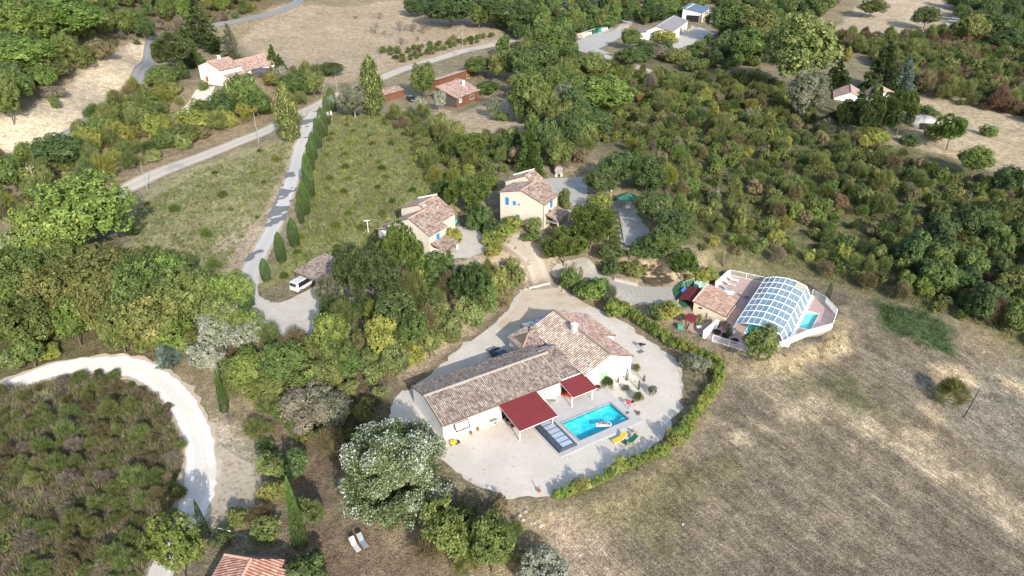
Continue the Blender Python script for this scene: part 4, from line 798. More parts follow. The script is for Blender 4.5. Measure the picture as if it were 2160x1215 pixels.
def boxy(name, p, z, rz, size, label, cat, mat, lid=None):
    r = empty(name, (p[0], p[1], z), rz, label, cat); w, d, h = size; m = MB(); m.extr([(-w / 2, -d / 2, 0), (w / 2, -d / 2, 0), (w / 2, d / 2, 0), (-w / 2, d / 2, 0)], (0, 0, h * .88)); m.build("body", mat, r, bevel=.03)
    m = MB(); m.box(-w * .53, -d * .53, h * .88, w * .53, d * .53, h); m.build("lid", lid or mat, r, bevel=.02); return r
q = G3(1444,620); boxy("playhouse_roof", (q[0], q[1]), q[2], CT, (1.3, 1.0, .9), "bright blue box half hidden beside the larger red awning", "storage box", M("bright blue plastic", (.08,.25,.65)))
q = G3(1470,608); boxy("storage_box", (q[0], q[1]), q[2], CT, (1.6, .9, 1.2), "pale green box under the yellow-green bushes by the pool house", "storage box", M("pale mint plastic", (.45,.65,.55)))
q = G3(1485,606); boxy("storage_box", (q[0], q[1]), q[2], CT, (1.2, .9, 1.2), "second pale green box, right of the first under the bushes", "storage box", M("mint plastic", (.38,.62,.50)))
q = G3(1434,694); boxy("recycling_tub", (q[0], q[1]), q[2], CT, (.7, .6, .8), "small green box left of the small red awning", "box", M("bottle green plastic", (.08,.42,.30)))
BLUE2 = M("turquoise plastic", (.06,.45,.50), None, 2, .5)

# ------------------------------------------------------------------ two houses with blue shutters
def blue_house(kf, kb, label, porch, chim, wins):
    R, W, D, hL, hR, hr, rf = hroot(kf, "house", label); wm = WALLB; gable(R, W, D, hL, hR, hr, rf, wall=wm, base=-2.5, ov=.35)
    xb, yb, tb, Wb, Db, z0b, hLb, hRb, hrb, rfb = HOUSES[kb]; t = math.radians(HOUSES[kf][2]); dx, dy = xb - HOUSES[kf][0], yb - HOUSES[kf][1]; lx = dx * math.cos(t) + dy * math.sin(t); ly = max(-dx * math.sin(t) + dy * math.cos(t), D + .02) 
    ly2 = -dx * math.sin(t) + dy * math.cos(t); D2 = Db - (ly - ly2)
    gable(R, Wb, D2, hLb, hRb, hrb + .35, rfb, wall=wm, base=-2.5, x0=lx, y0=ly, ov=.35)
    m = MB(); xr = lx + Wb * rfb
    for p, q, hp in ((lx - .2, xr, hLb),): m.extr([(p, ly + D2 - .05, hp + .1), (xr, ly + D2 - .05, hrb + .55), (xr, ly + D2 - .05, hrb + .85), (p, ly + D2 - .05, hp + .4)], (0, .25, 0))
    m.build("parapet", WALLW, R); chimney(R, chim, .6, .9); return R, W, D, hL, hR, hr, rf
R3, W, D, hL, hR, hr, rf = blue_house('h3f', 'h3b', "two-storey cream house with blue shutters at the end of the gravel court", None, (2.6, 7.0, 6.4), None)
def onface(R, u, v, z): return loc(R, u, v, z)
shut(R3, (1.55, 0, 4.35), (0, -1), .75, 1.5, BLUE); shut(R3, (3.15, 0, 4.25), (0, -1), .62, .85, BLUE); window(R3, (4.1, 0, 4.15), (0, -1), .6, .85)
shut(R3, (3.9, 0, 1.35), (0, -1), .85, 1.3, BLUE); shut(R3, (8.0, 0, .95), (0, -1), .8, 1.3, BLUE)
shut(R3, (W, 3.2, 4.15), (1, 0), .95, 1.35, BLUE)
m = MB(); m.tube((W + .06, -.06, -.3), (W + .06, -.06, 5.0), .05); m.build("downpipe", GREYM, R3)
roof(R3, [(W + 2.9, .6, 2.0), (W + 2.9, D, 2.0), (W + .02, D, 2.9), (W + .02, .6, 2.9)], TILE, name="porch_roof"); 
for y in (.8, D - .2): m = MB(); m.box(W + 2.6, y - .1, -.8, W + 2.8, y + .1, 1.95); m.build("porch_post", WALLB, R3)
doorway(R3, (W, 3.4, 1.0), (1, 0), 1.4, 2.1); m = MB(); m.box(W + .02, .62, 1.5, W + 2.6, .66, 1.55); m.box(W + .02, .62, 1.8, W + 2.6, .66, 1.85); m.build("trellis", WHITE, R3)
R4, W4, D4, hL4, hR4, hr4, rf4 = blue_house('h4f', 'h4b', "cream house with one blue shutter and a low front porch above the pines", None, (3.6, 6.6, 5.3), None)
shut(R4, (W4, 2.7, 2.75), (1, 0), .95, 1.35, BLUE)
roof(R4, [(W4 + 3.1, .3, 1.5), (W4 + 3.1, D4 - .2, 1.5), (W4 + .02, D4 - .2, 2.4), (W4 + .02, .3, 2.4)], TILE, name="porch_roof"); 
for y in (.8, D4 - .6): m = MB(); m.box(W4 + 2.6, y - .15, -.8, W4 + 2.95, y + .15, 1.45); m.build("porch_post", WALLW, R4)
m = MB(); m.box(W4 + .02, .35, -.8, W4 + 2.9, .5, 1.6); m.build("porch_wall", WALLW, R4); doorway(R4, (W4, 2.6, 1.0), (1, 0), 1.6, 2.0)
m = MB(); m.extr([(-3.4, 1.0, -.8), (-.1, 1.0, -.8), (-.1, 1.0, 2.6), (-3.4, 1.0, 2.0)], (0, 4.5, 0)); m.build("annex", WALLW, R4); roof(R4, [(-3.7, 5.7, 2.05), (-3.7, .8, 2.05), (-.1, .8, 2.75), (-.1, 5.7, 2.75)], TILEOLD)
# carport
R, W, D, hL, hR, hr, rf = hroot('cport', "carport", "open carport with weathered tiled roof behind the white van", "carport")
roof(R, [(W + .6, -.3, 1.85), (W + .6, D + .2, 1.85), (-.5, D + .2, 2.7), (-.5, -.3, 2.7)], TILEOLD); m = MB(); m.extr([(-.3, -.1, 2.4), (W + .5, -.1, 1.7), (W + .5, -.1, 1.5), (-.3, -.1, 2.2)], (0, .15, 0)); m.build("beam", WOODR, R)
for x, h in ((-.2, 2.4), (W + .3, 1.7)):
    for y in (.1, D - .2): m = MB(); m.box(x - .09, y - .09, -.8, x + .09, y + .09, h); m.build("post", BRW, R)
m = MB(); m.box(-.25, .2, -.8, -.1, D - .2, 2.4); m.box(-.1, D - .3, -.8, W + .3, D - .15, 1.7); m.build("back_wall", WOODR, R)

# ------------------------------------------------------------------ bottom house, white house, chalet, hangar, right house
R, W, D, hL, hR, hr, rf = hroot('bottom', "house", "house with coral pink tiled roof at the bottom edge beside the big cypress")
m = MB(); m.prism([(0, -2), (W, -2), (W, D), (0, D)], -.8, 2.6); m.build("wall", WALLB, R); ex = .3; xr = W * .57
TB = tilemat("coral tiles", [(.66,.37,.27),(.58,.30,.215),(.72,.46,.35),(.62,.33,.24),(.52,.26,.19),(.70,.42,.31)])
roof(R, [(-.3, D + .3, 2.66), (-.3, -2, 2.66), (xr, -2, 4.1), (xr, D - 1.1, 4.1)], TB, pitch=.36, amp=.07, row=.44); roof(R, [(W + .3, -2, 2.66), (W + .3, D + .3, 2.66), (xr, D - 1.1, 4.1), (xr, -2, 4.1)], TB, pitch=.36, amp=.07, row=.44)
roof(R, [(W + .3, D + .3, 2.66), (-.3, D + .3, 2.66), (xr, D - 1.1, 4.1)], TB, pitch=.36, amp=.07, row=.44); ridgecap(R, (xr, -2, 4.14), (xr, D - 1.1, 4.14), M("coral ridge", (.64,.38,.28), None, 3, .8), .17)
ridgecap(R, (-.3, D + .3, 2.72), (xr, D - 1.1, 4.14), MATS["coral ridge"], .14)
m = MB(); m.prism([(W, D - 4.5), (W + 2.1, D - 4.5), (W + 2.1, D - 1.2), (W, D - 1.2)], -.8, 2.2); m.build("wall", WALLB, R); roof(R, [(W + 2.4, D - 4.7, 2.2), (W + 2.4, D - .9, 2.2), (W + .2, D - .9, 2.85), (W + .2, D - 4.7, 2.85)], TB, pitch=.36, amp=.07, row=.44)
m = MB(); m.tube((-.36, -2, 2.6), (-.36, D + .3, 2.6), .07); m.build("gutter", WHITE, R)
R, W, D, hL, hR, hr, rf = hroot('white', "house", "bright white house with brown shutters and pink roofs below the sand bank"); gable(R, W, D, hL, hR, hr, rf, wall=WALLW, base=-3, rmat=TILEP); chimney(R, (W * rf - .2, 5.2, 6.5), .7, 1.2)
shut(R, (2.7, 0, 1.6), (0, -1), 1.0, 1.5, BROWNP); window(R, (4.1, 0, 4.9), (0, -1), .9, 1.2, fmat=BROWNP, gmat=M("white blind", (.7,.7,.68))); 
xb, yb, tb, Wb, Db, z0b, hLb, hRb, hrb, rfb = HOUSES['whiteb']; t = math.radians(-25.26); dx, dy = xb + 98.48, yb - 221.16; lx, ly = dx * math.cos(t) + dy * math.sin(t), -dx * math.sin(t) + dy * math.cos(t)
gable(R, Wb, Db, hLb, hRb, hrb, rfb, wall=WALLW, base=-3, x0=lx, y0=max(ly, D + .02), rmat=TILEP); shut(R, (lx + Wb, max(ly, D) + Db - 2.2, 1.6), (1, 0), 1.1, 1.2, BROWNP)
m = MB(); m.extr([(W, 1.0, -1.5), (W + 3.6, 1.0, -1.5), (W + 3.6, 1.0, 1.9), (W, 1.0, 3.0)], (0, D - 1, 0)); m.build("wall", WALLW, R); roof(R, [(W + 3.9, .8, 1.95), (W + 3.9, D, 1.95), (W, D, 3.15), (W, .8, 3.15)], TILEP)
doorway(R, (W + 1.8, 1.0, .9), (0, -1), 1.2, 2.0, BROWNP)
# chalet
R, W, D, hL, hR, hr, rf = hroot('cabin', "chalet", "wooden chalet with pink tiled roof, dark boards on its left side", "chalet")
def boards(parent, prof, d, mat, name="wall"):
    m = MB(); m.extr(prof, d); return m.build(name, mat, parent)
m = MB(); m.extr([(0, 0, -2.5), (W, 0, -2.5), (W, 0, 3.0), (0, 0, 5.4)], (0, .2, 0))
for k in range(14): z = -.4 + .38 * k; x1 = W if z < 3 else W * max(0, (5.4 - z) / 2.4); m.extr([(0, -.03, z), (x1, -.03, z), (x1, -.03, z + .3), (0, -.03, z + .3)], (0, .04, 0)) if z + .3 < 3.0 else None
m.build("wall", WOODD, R); m = MB(); m.extr([(W - .2, .201, -2.5), (W - .2, D, -2.5), (W - .2, D, 3.0), (W - .2, .201, 3.0)], (.2, 0, 0)); m.box(0, D - .2, -2.5, W - .21, D, 3.6)
for k in range(9): z = -.4 + .38 * k; m.box(W, 0, z, W + .035, D, z + .3)
m.build("wall", WOODR, R)
roof(R, [(W + .5, -.4, 2.95), (W + .5, D + .4, 2.95), (-.4, D + .4, 5.75), (-.4, -.4, 5.75)], TILEP, pitch=.34, amp=.06); chimney(R, (3.4, D - 3.2, 4.4), .7, 1.6)
window(R, (1.1, 0, 3.6), (0, -1), .8, 1.1); window(R, (W + .03, 2.1, 1.9), (1, 0), 1.5, 1.3, gmat=M("sky glass", (.25,.35,.42), None, 1, .1)); window(R, (W + .03, 8.6, 1.7), (1, 0), 2.4, 1.3, fmat=M("cream frame", (.62,.55,.38)), bars=3)
m = MB(); m.box(W + .1, D - 2.6, .1, W + 3.6, D + 1.6, .25)
for x in (W + .3, W + 1.9, W + 3.5): m.box(x - .06, D - 2.6, -2.4, x + .06, D - 2.48, 1.2)
m.box(W + .1, D - 2.62, 1.12, W + 3.6, D - 2.5, 1.2)
for k in range(12): m.box(W + .2 + .29 * k, D - 2.58, .2, W + .25 + .29 * k, D - 2.54, 1.15)
m.build("balcony", BRW, R); m = MB(); m.extr([(W + .6, D - 2.75, -1.9), (W + 3.2, D - 2.75, -1.9), (W + 3.5, D - 2.75, .0), (W + .4, D - 2.75, .0)], (0, .06, 0)); m.build("white_tarpaulin", WHITE, R)
rr = empty("chalet", (*at_z(999, 176, 6.2)[:2], 6.2), math.radians(60), "red-brown wooden annex with a long narrow tiled roof behind the chalet", "annex"); q0 = at_z(925, 190, 6.2)
rr.location = (*at_z(926, 196, 5.8)[:2], 5.8); L_ = 24.5
dirv = at_z(1003, 168, 6.0)[:2] - at_z(926, 196, 5.8)[:2]; L_ = float(np.linalg.norm(dirv)); rr.rotation_euler = (0, 0, math.atan2(dirv[1], dirv[0]))
m = MB(); m.extr([(0, 0, -2), (0, 4.0, -2), (0, 4.0, 3.5), (0, 0, 4.3)], (L_, 0, 0))
for k in range(10): z = .1 + .38 * k; m.box(0, -.035, z, L_, 0, z + .3)
m.build("wall", WOODR, rr); roof(rr, [(L_ + .3, 4.3, 3.58), (-.3, 4.3, 3.58), (-.3, -.4, 4.5), (L_ + .3, -.4, 4.5)], TILEP, pitch=.34, amp=.06)
for x in (L_ * .45, L_ * .78): window(rr, (x, -.03, 2.3), (0, -1), 1.6, 1.2, fmat=M("cream frame", (.62,.55,.38)), bars=1)
m = MB(); m.extr([(L_ + .3, -2.6, 2.9), (L_ + 4.8, -2.6, 2.9), (L_ + 4.8, 2.2, 3.9), (L_ + .3, 2.2, 3.9)], (0, 0, .05)); m.build("pale_canopy", M("pale canvas", (.62,.52,.46)), rr); m = MB()
for x in (L_ + .5, L_ + 4.6): m.tube((x, -2.4, -1.5), (x, -2.4, 2.9), .06)
m.build("canopy_post", WOODP, rr)
# hangar and grey-roofed barn
R, W, D, hL, hR, hr, rf = hroot('hangar', "hangar", "long white hangar with grey fibre-cement roof above the recycling bins", "hangar")
FC = M("grey fibre cement", (.27,.26,.26), (.22,.21,.21), .25, .9, .02, 3); m = MB(); m.extr([(0, 0, -2), (W, 0, -2), (W, 0, hR), (W * rf, 0, hr), (0, 0, hL)], (0, D, 0)); m.build("wall", WALLW, R)
for a, b, nm in (((-.5, hL - .2), (W * rf, hr), "roof"), ((W * rf, hr), (W + .5, hR - .2), "roof")):
    m = MB(); m.extr([(a[0], -.5, a[1] + .05), (b[0], -.5, b[1] + .05), (b[0], D + .3, b[1] + .05), (a[0], D + .3, a[1] + .05)], (0, 0, .1)); m.build(nm, FC, R)
m = MB(); m.box(W * rf - .3, -.5, hr + .1, W * rf + .3, D + .3, hr + .22); m.build("ridge", M("pale ridge", (.55,.53,.50)), R)
m = MB(); m.extr([(-5.5, 0, -1), (-.02, 0, -1), (-.02, 0, 3.0), (-5.5, 0, 2.4)], (0, 9, 0)); m.build("lean_to", WALLW, R); m = MB(); m.extr([(-5.9, -.5, 2.45), (0, -.5, 3.2), (0, 10, 3.2), (-5.9, 10, 2.45)], (0, 0, .1)); m.build("roof", FC, R)
doorway(R, (3.6, 0, 1.5), (0, -1), 3.4, 2.9, M("grey blue door", (.20,.27,.31))); doorway(R, (W, 22, 1.4), (1, 0), 3.2, 2.8, M("grey green door", (.27,.31,.29))); doorway(R, (W, 32, 1.4), (1, 0), 2.2, 2.6, MATS["grey green door"])
R, W, D, hL, hR, hr, rf = hroot('blue', "barn", "tall white barn with slate blue roof right behind the long hangar", "barn")
m = MB(); m.extr([(0, 0, -2), (W, 0, -2), (W, 0, hR), (W * .15, 0, hr), (0, 0, hL)], (0, D, 0)); m.build("wall", WALLW, R); m = MB(); m.extr([(-.5, -.6, hL + .1), (W + .8, -.6, hR - .2), (W + .8, D + .5, hR - .2), (-.5, D + .5, hL + .1)], (0, 0, .15)); m.build("roof", M("slate blue metal", (.10,.15,.22), (.09,.13,.19), .5, .5), R)
m = MB(); m.extr([(W + .5, -1.5, -2), (W + .7, -1.5, -2), (W + .7, -1.5, 4.0), (W + .5, -1.5, 4.2)], (0, 12, 0)); m.build("side_wall", WALLB, R); doorway(R, (W * .55, 0, 1.4), (0, -1), 6.5, 3.4)
# right house behind the conifer hedge
rc = at_z(1758, 214, 7.0); R = empty("house", (rc[0], rc[1], 4.9), math.radians(-22), "house with pale pink roof half hidden behind the dark conifer hedge", "house")
TPALE = tilemat("pale pink tiles", [(.54,.40,.34),(.60,.46,.39),(.48,.35,.29),(.57,.43,.36)])
gable(R, 9, 12, 3.2, 3.0, 5.2, .5, wall=WALLW, base=-3, rmat=TPALE, x0=0, y0=0); gable(R, 10, 9, 3.6, 3.2, 5.9, .35, wall=WALLW, base=-3, rmat=TPALE, x0=9.2, y0=3); m = MB(); m.box(1, -3.2, -1, 7, -.1, 2.2); m.build("terrace_wall", WALLW, R); m = MB(); m.box(.8, -3.4, 2.2, 7.2, 0, 2.4); m.build("terrace_roof", M("dark grey roofing", (.07,.07,.09)), R)
window(R, (12.5, 3, 1.8), (0, -1), 1.4, 1.3)
rk = G3(1945, 265); r_ = empty("garden_shed", (rk[0], rk[1], rk[2]), -.3, "low white domed shelter in the shade right of the conifer hedge", "shelter"); m = MB(); m.lathe([(4.2, -.6), (4.1, 1.0), (3.4, 2.0), (2.0, 2.6), (.1, 2.8)], n=16); m.build("dome", M("stained white canvas", (.55,.53,.50), (.18,.17,.16), .5, .8), r_, smooth=True); m = MB(); m.box(-1.2, -4.3, -.3, 1.2, -3.6, 1.6); m.build("opening", DARK, r_)
# gazebo
q = at_z(1323, 437, 6.9); gz = empty("gazebo", (q[0], q[1], 6.7), .2, "green-roofed octagonal gazebo at the edge of the boules court", "gazebo"); GR = M("green roofing", (.06,.19,.13), (.05,.16,.11), 1, .6); m = MB(); n = 8; rr_ = 2.35
for k in range(n):
    a, b = 2 * math.pi * k / n, 2 * math.pi * (k + 1) / n; p, q_ = (rr_ * math.cos(a), rr_ * math.sin(a), 2.3), (rr_ * math.cos(b), rr_ * math.sin(b), 2.3); m.add([p, q_, (0, 0, 3.35), (p[0], p[1], 2.22), (q_[0], q_[1], 2.22), (0, 0, 3.27)], [(0, 1, 2), (5, 4, 3), (0, 3, 4, 1)])
m.build("roof", GR, gz); m = MB()
for k in range(n): a = 2 * math.pi * k / n; m.tube((rr_ * math.cos(a), rr_ * math.sin(a), 2.34), (0, 0, 3.39), .04, n=5)
m.build("roof_rib", M("dark green trim", (.03,.11,.08)), gz); m = MB(); m.lathe([(.16, 3.3), (.22, 3.42), (.05, 3.75), (.01, 3.9)]); m.build("finial", M("red finial", (.45,.04,.03)), gz)
for k in range(n): a = 2 * math.pi * k / n; m = MB(); m.tube((1.95 * math.cos(a), 1.95 * math.sin(a), -.4), (1.95 * math.cos(a), 1.95 * math.sin(a), 2.3), .07, n=6); m.build("post", WOODP, gz)
m = MB(); m.lathe([(2.1, -.5), (2.1, .08)]); m.build("floor", CONC, gz); m = MB(); m.box(-.5, -.3, .08, .5, .3, .8); m.build("table", WHITE, gz)
# giant barrel
q = at_z(1177, 369, 7.4); bl = empty("giant_barrel", (q[0], q[1], 7.3), math.radians(8), "huge old wine barrel lying on stone blocks behind the gravel court", "barrel")
m = MB(); prof = [(1.02, -1.1), (1.14, -.6), (1.2, 0), (1.14, .6), (1.02, 1.1)]; n = 24; vs_ = []; fs_ = []
for j, (r_, y) in enumerate(prof): vs_ += [(r_ * math.cos(2 * math.pi * i / n), y, 1.6 + r_ * math.sin(2 * math.pi * i / n)) for i in range(n)]
fs_ = [(j * n + i, j * n + (i + 1) % n, (j + 1) * n + (i + 1) % n, (j + 1) * n + i) for j in range(4) for i in range(n)]; m.add(vs_, fs_); m.build("staves", BRW, bl); m = MB(); m.tube((0, -.98, 1.6), (0, -.95, 1.6), 1.0, n=24); m.tube((0, .95, 1.6), (0, .98, 1.6), 1.0, n=24); m.build("barrel_head", M("bleached staves", (.36,.33,.31), (.17,.14,.13), 2.2, .8), bl)
for y in (-.85, .85): m = MB(); m.tube((0, y - .05, 1.6), (0, y + .05, 1.6), 1.12, n=24, cap=False); m.build("hoop", BLACKM, bl)
m = MB(); m.box(-.9, -1.0, -.3, -.3, 1.0, .75); m.box(.3, -1.0, -.3, .9, 1.0, .75); m.build("stone_cradle", STONE, bl)
# tiled garden wall left of the black car
wp, wq = G3(800, 219), G3(852, 203); d_ = (wq - wp)[:2]; L_ = float(np.linalg.norm(d_)); r_ = empty("garden_wall", (*wp[:2], wp[2]), math.atan2(d_[1], d_[0]), "red-brown wooden wall topped with pink tiles left of the black car", "wall"); m = MB(); m.box(0, -.15, -1.5, L_, .15, 2.3); m.build("wall", WOODR, r_)
roof(r_, [(-.2, -.4, 2.25), (L_ + .2, -.4, 2.25), (L_ + .2, 3.0, 3.2), (-.2, 3.0, 3.2)], TILEP, pitch=.34); m = MB()
for x in (.2, L_ * .5, L_ - .2): m.box(x - .07, 2.7, -1.5, x + .07, 2.84, 3.0)
m.build("post", BRW, r_)
q = G3(694, 243); boxy("beehive_box", (q[0], q[1]), q[2], .5, (1.5, 1.3, 1.3), "small box with a tan lid among the cypresses by the drive entrance", "box", WHITE, M("tan lid", (.42,.27,.17)))
wall_run("garden_wall", G3(672,160+30)[:2], G3(684,182)[:2], .9, .35, CONC, "low pale wall with letter box at the roadside", G3(676,188)[2] + .0)
wall_run("garden_wall", at_z(1115,607,.3)[:2], at_z(1160,596,.3)[:2], .3, .3, STONE, "low stone kerb wall across the top of the forecourt", .05)
wall_run("garden_wall", at_z(1297,586,3)[:2], at_z(1345,603,2.5)[:2], .25, .3, STONE, "curved pale stone edging along the chippings path", 2.6)

# ------------------------------------------------------------------ cars
def car(name, p, z, rz, label, body, van=False, L=4.2, W=1.75):
    r = empty(name, (p[0], p[1], z), rz, label, "van" if van else "car"); H = 1.45; w = W / 2; x = L / 2
    side = [(-x, .35), (-x, .85), (-x * .96, 1.0), (-x * .72, H), (x * .05, H), (x * .45, .98), (x * .94, .82), (x, .6), (x, .35)]
    if van: H = 1.95; side = [(-x, .4), (-x, 1.2), (-x * .95, H), (x * .35, H), (x * .62, 1.25), (x * .93, 1.05), (x, .7), (x, .4)]
    bm = bmesh.new(); secs = [(-w, .0), (-w * .97, .5), (0, 1.0), (w * .97, .5), (w, 0)]
    rings = []
    for y, f in ((-1, 0), (-.96, .5), (-.80, 1), (.80, 1), (.96, .5), (1, 0)):
        ring = []
        for a, b in side: tz = max(0, (b - .9) / max(H - .9, .1)); yy = y * w * (1 - .16 * tz); ring.append(bm.verts.new((a * (1 - .012 * (1 - f)), yy, b + (.03 * f if b > .9 else 0))))
        rings.append(ring)
    for j in range(5):
        for i in range(len(side)): k = (i + 1) % len(side); bm.faces.new((rings[j][i], rings[j][k], rings[j + 1][k], rings[j + 1][i]))
    bm.faces.new(rings[0]); bm.faces.new(rings[-1][::-1]); bmesh.ops.recalc_face_normals(bm, faces=bm.faces); me = bpy.data.meshes.new("body"); bm.to_mesh(me); bm.free(); o = link("body", me, body, r); b_ = o.modifiers.new("bevel", 'BEVEL'); b_.width = .05; b_.segments = 2; b_.limit_method = 'ANGLE'; b_.angle_limit = .5
    gl = M("car glass", (.02,.025,.03), None, 1, .06, spec=.8); g = MB(); hh = H - .08; ww = w * .80
    if van: g.extr([(x * .375, -ww, H - .05), (x * .375, ww, H - .05), (x * .60, ww * 1.04, 1.32), (x * .60, -ww * 1.04, 1.32)], (.03, 0, .04))
    else: g.extr([(x * .09, -ww, H - .02), (x * .09, ww, H - .02), (x * .43, ww * 1.08, 1.03), (x * .43, -ww * 1.08, 1.03)], (.03, 0, .045)); 
    g.build("windscreen", gl, r); g = MB(); xb = -x * .74 if not van else -x * .97
    if not van: g.extr([(xb - .01, -ww, H - .06), (xb - .01, ww, H - .06), (-x * .95, ww * 1.05, 1.05), (-x * .95, -ww * 1.05, 1.05)], (-.035, 0, .03)); g.build("rear_window", gl, r)
    else: g.extr([(-x * 1.0, -ww * .95, 1.28), (-x * 1.0, ww * .95, 1.28), (-x * .965, ww * .88, H - .12), (-x * .965, -ww * .88, H - .12)], (-.03, 0, .0)); g.build("rear_window", gl, r)
    for s_ in (-1, 1):
        g = MB(); xs = ((-x * .62, x * .36) if not van else (-x * .8, x * .5)); g.extr([(xs[0], s_ * w * .955, 1.0), (xs[1], s_ * w * .955, 1.0), (xs[1] - .35, s_ * w * .875, H - .12), (xs[0] + .08, s_ * w * .875, H - .12)], (0, s_ * .03, 0)); g.build("side_window", gl, r)
        for a in (-x * .62, x * .64):
            g = MB(); g.tube((a, s_ * (w - .16), .32), (a, s_ * (w + .02), .32), .32, n=16); wh = g.build("wheel", M("tyre rubber", (.02,.02,.02)), r); g = MB(); g.tube((a, s_ * (w + .02), .32), (a, s_ * (w + .03), .32), .19, n=12); g.build("rim", M("alloy", (.45,.46,.48), None, 1, .35, metal=.6), wh)
        g = MB(); g.obox((x * .955, s_ * w * .72, .72), (.14, .32, .14)); g.build("headlight", M("headlamp glass", (.7,.72,.74), None, 1, .1), r); g = MB(); g.obox((-x * .985, s_ * w * .8, .85), (.06, .22, .18)); g.build("tail_light", M("tail lamp", (.35,.02,.02), None, 1, .2), r)
    g = MB(); g.obox((x * 1.0, 0, .5), (.05, .5, .12)); g.build("number_plate", WHITE, r); return r
BLK = M("black car paint", (.012,.014,.018), (.011,.013,.017), 1, .18, spec=.7); NAVY = M("navy car paint", (.015,.03,.075), (.014,.028,.07), 1, .2, spec=.7); WHP = M("white car paint", (.60,.61,.62), (.58,.59,.60), 1, .2, spec=.6)
q = G3(868, 213); c1 = car("parked_car", q, q[2] + .02, math.radians(-62), "black car parked left of the wooden chalet", BLK)
car("parked_car", va(15.7, 12.2), .05, VT + math.pi * .52, "navy blue car parked behind the long villa wing", NAVY)
q = at_z(640, 606, 2.25); car("van", q, 2.25, math.radians(62), "white van parked in front of the tiled carport", WHP, van=True, L=4.6, W=1.9)
# ------------------------------------------------------------------ small things on the terrace
def vz(a, b, z=.04): p = va(a, b); return (p[0], p[1], z)
def loc_v(u, v, z=.05): return at_z(u, v, z)
OR = M("orange red cushion", (.55,.06,.02), None, 2, .7); YEL = M("yellow fabric", (.72,.50,.04), None, 2, .7); GRF = M("dark green fabric", (.015,.13,.085), None, 2, .7)
p = loc_v(1306, 930); lounger("sun_lounger", p, .05, VT, "yellow fabric sun lounger on the gravel below the pool", YEL, WHITE, L=2.1, w=.7)
p = loc_v(1329, 934); lounger("sun_lounger", p, .05, VT, "dark green fabric sun lounger beside the yellow one", GRF, WOODP, L=2.0, w=.7)
table("side_table", loc_v(1321, 929), .05, .3, .55, .55, .45, "small round pale table between the yellow and green loungers", M("grey top", (.5,.52,.55)), rnd=True)
chair(loc_v(1326, 941), .05, 2.6, "small folding wooden stool at the foot of the green lounger", WOODP, s=.4, cat="stool")
chair(loc_v(1341, 917), .05, VT + 2.2, "lone folding beige chair right of the green lounger", M("beige fabric", (.55,.40,.25)), s=.5)
def kettle(px_, label, m1, s=1.0):
    p = loc_v(*px_); r = empty("barbecue", (p[0], p[1], .05), .4, label, "barbecue"); m = MB(); m.lathe([(.05, .62 * s), (.24 * s, .68 * s), (.31 * s, .82 * s), (.31 * s, .86 * s)], n=14); m.build("bowl", BLACKM, r); m = MB(); m.lathe([(.31 * s, .86 * s), (.28 * s, 1.0 * s), (.12 * s, 1.1 * s), (.03, 1.12 * s)], n=14); m.build("lid", m1, r)
    for k in range(3): a = 2.1 * k; m = MB(); m.tube((.4 * s * math.cos(a), .4 * s * math.sin(a), 0), (.2 * s * math.cos(a), .2 * s * math.sin(a), .7 * s), .025, n=5); m.build("leg", BLACKM, r)
    m = MB(); m.box(.3 * s, -.22, .7 * s, .8 * s, .22, .74 * s); m.build("shelf", BLACKM, r)
kettle((1351, 736), "black kettle barbecue standing alone on the gravel right of the villa", BLACKM); kettle((1325, 859), "barbecue with a pink-red lid beside the upper right pool corner", M("pink red enamel", (.62,.06,.10), None, 2, .3), 1.1)
p = loc_v(1351, 742); r = empty("paving_slab", (p[0], p[1], .05), .5, "grey metal tray lying on the gravel by the lone black barbecue", "tray"); m = MB(); m.box(-.5, -.35, 0, .5, .35, .05); m.build("tray", GREYM, r)
for px_, l in (((1346, 874), "dark round log stool on the gravel right of the pool corner"), ((1323, 871), "small black disc lying on the paving edge by the pool corner")):
    p = loc_v(*px_); r = empty("stool", (p[0], p[1], .05), .3, l, "stool"); m = MB(); hh = .4 if 'log' in l else .08; m.lathe([(.24, 0), (.26, hh)], n=12); m.build("block", BRW, r)
p = loc_v(956, 936); r = empty("lawn_toy", (p[0], p[1], .05), .3, "small yellow ride-on toy by the front left corner of the villa", "toy"); m = MB(); m.extr([(-.5, -.22, .12), (.35, -.22, .12), (.5, -.22, .3), (.1, -.22, .5), (-.45, -.22, .38)], (0, .44, 0)); m.build("body", YEL, r, bevel=.04); m = MB(); m.tube((-.35, 0, .35), (-.5, 0, 1.1), .02); m.tube((-.5, -.15, 1.1), (-.5, .15, 1.1), .02); m.build("handle", BLACKM, r)
for x in (-.35, .35):
    for y in (-.26, .26): m = MB(); m.tube((x, y - .03, .12), (x, y + .03, .12), .12, n=10); m.build("wheel", BLACKM, r)
m = MB(); m.box(.5, -.2, .05, .85, .2, .25); m.build("scoop", BLACKM, r)
for k, (px_, l) in enumerate((((994, 917), "left of two small potted plants against the white garage wall"), ((1008, 909), "right of two small potted plants against the white garage wall"))):
    p = loc_v(*px_); r = empty("potted_plant", (p[0], p[1], .05), 0, l, "potted plant"); m = MB(); m.lathe([(.12, 0), (.2, .32), (.17, .32)], n=12); m.build("pot", M("terracotta", (.45,.20,.12)), r); m = MB()
    for i in range(12): a = i * 2.4; m.tube((0, 0, .3), (.22 * math.cos(a), .22 * math.sin(a), .6 + .3 * (i % 3) / 2), .03, .01, n=4)
    m.build("foliage", M("dull foliage", (.07,.10,.04)), r)
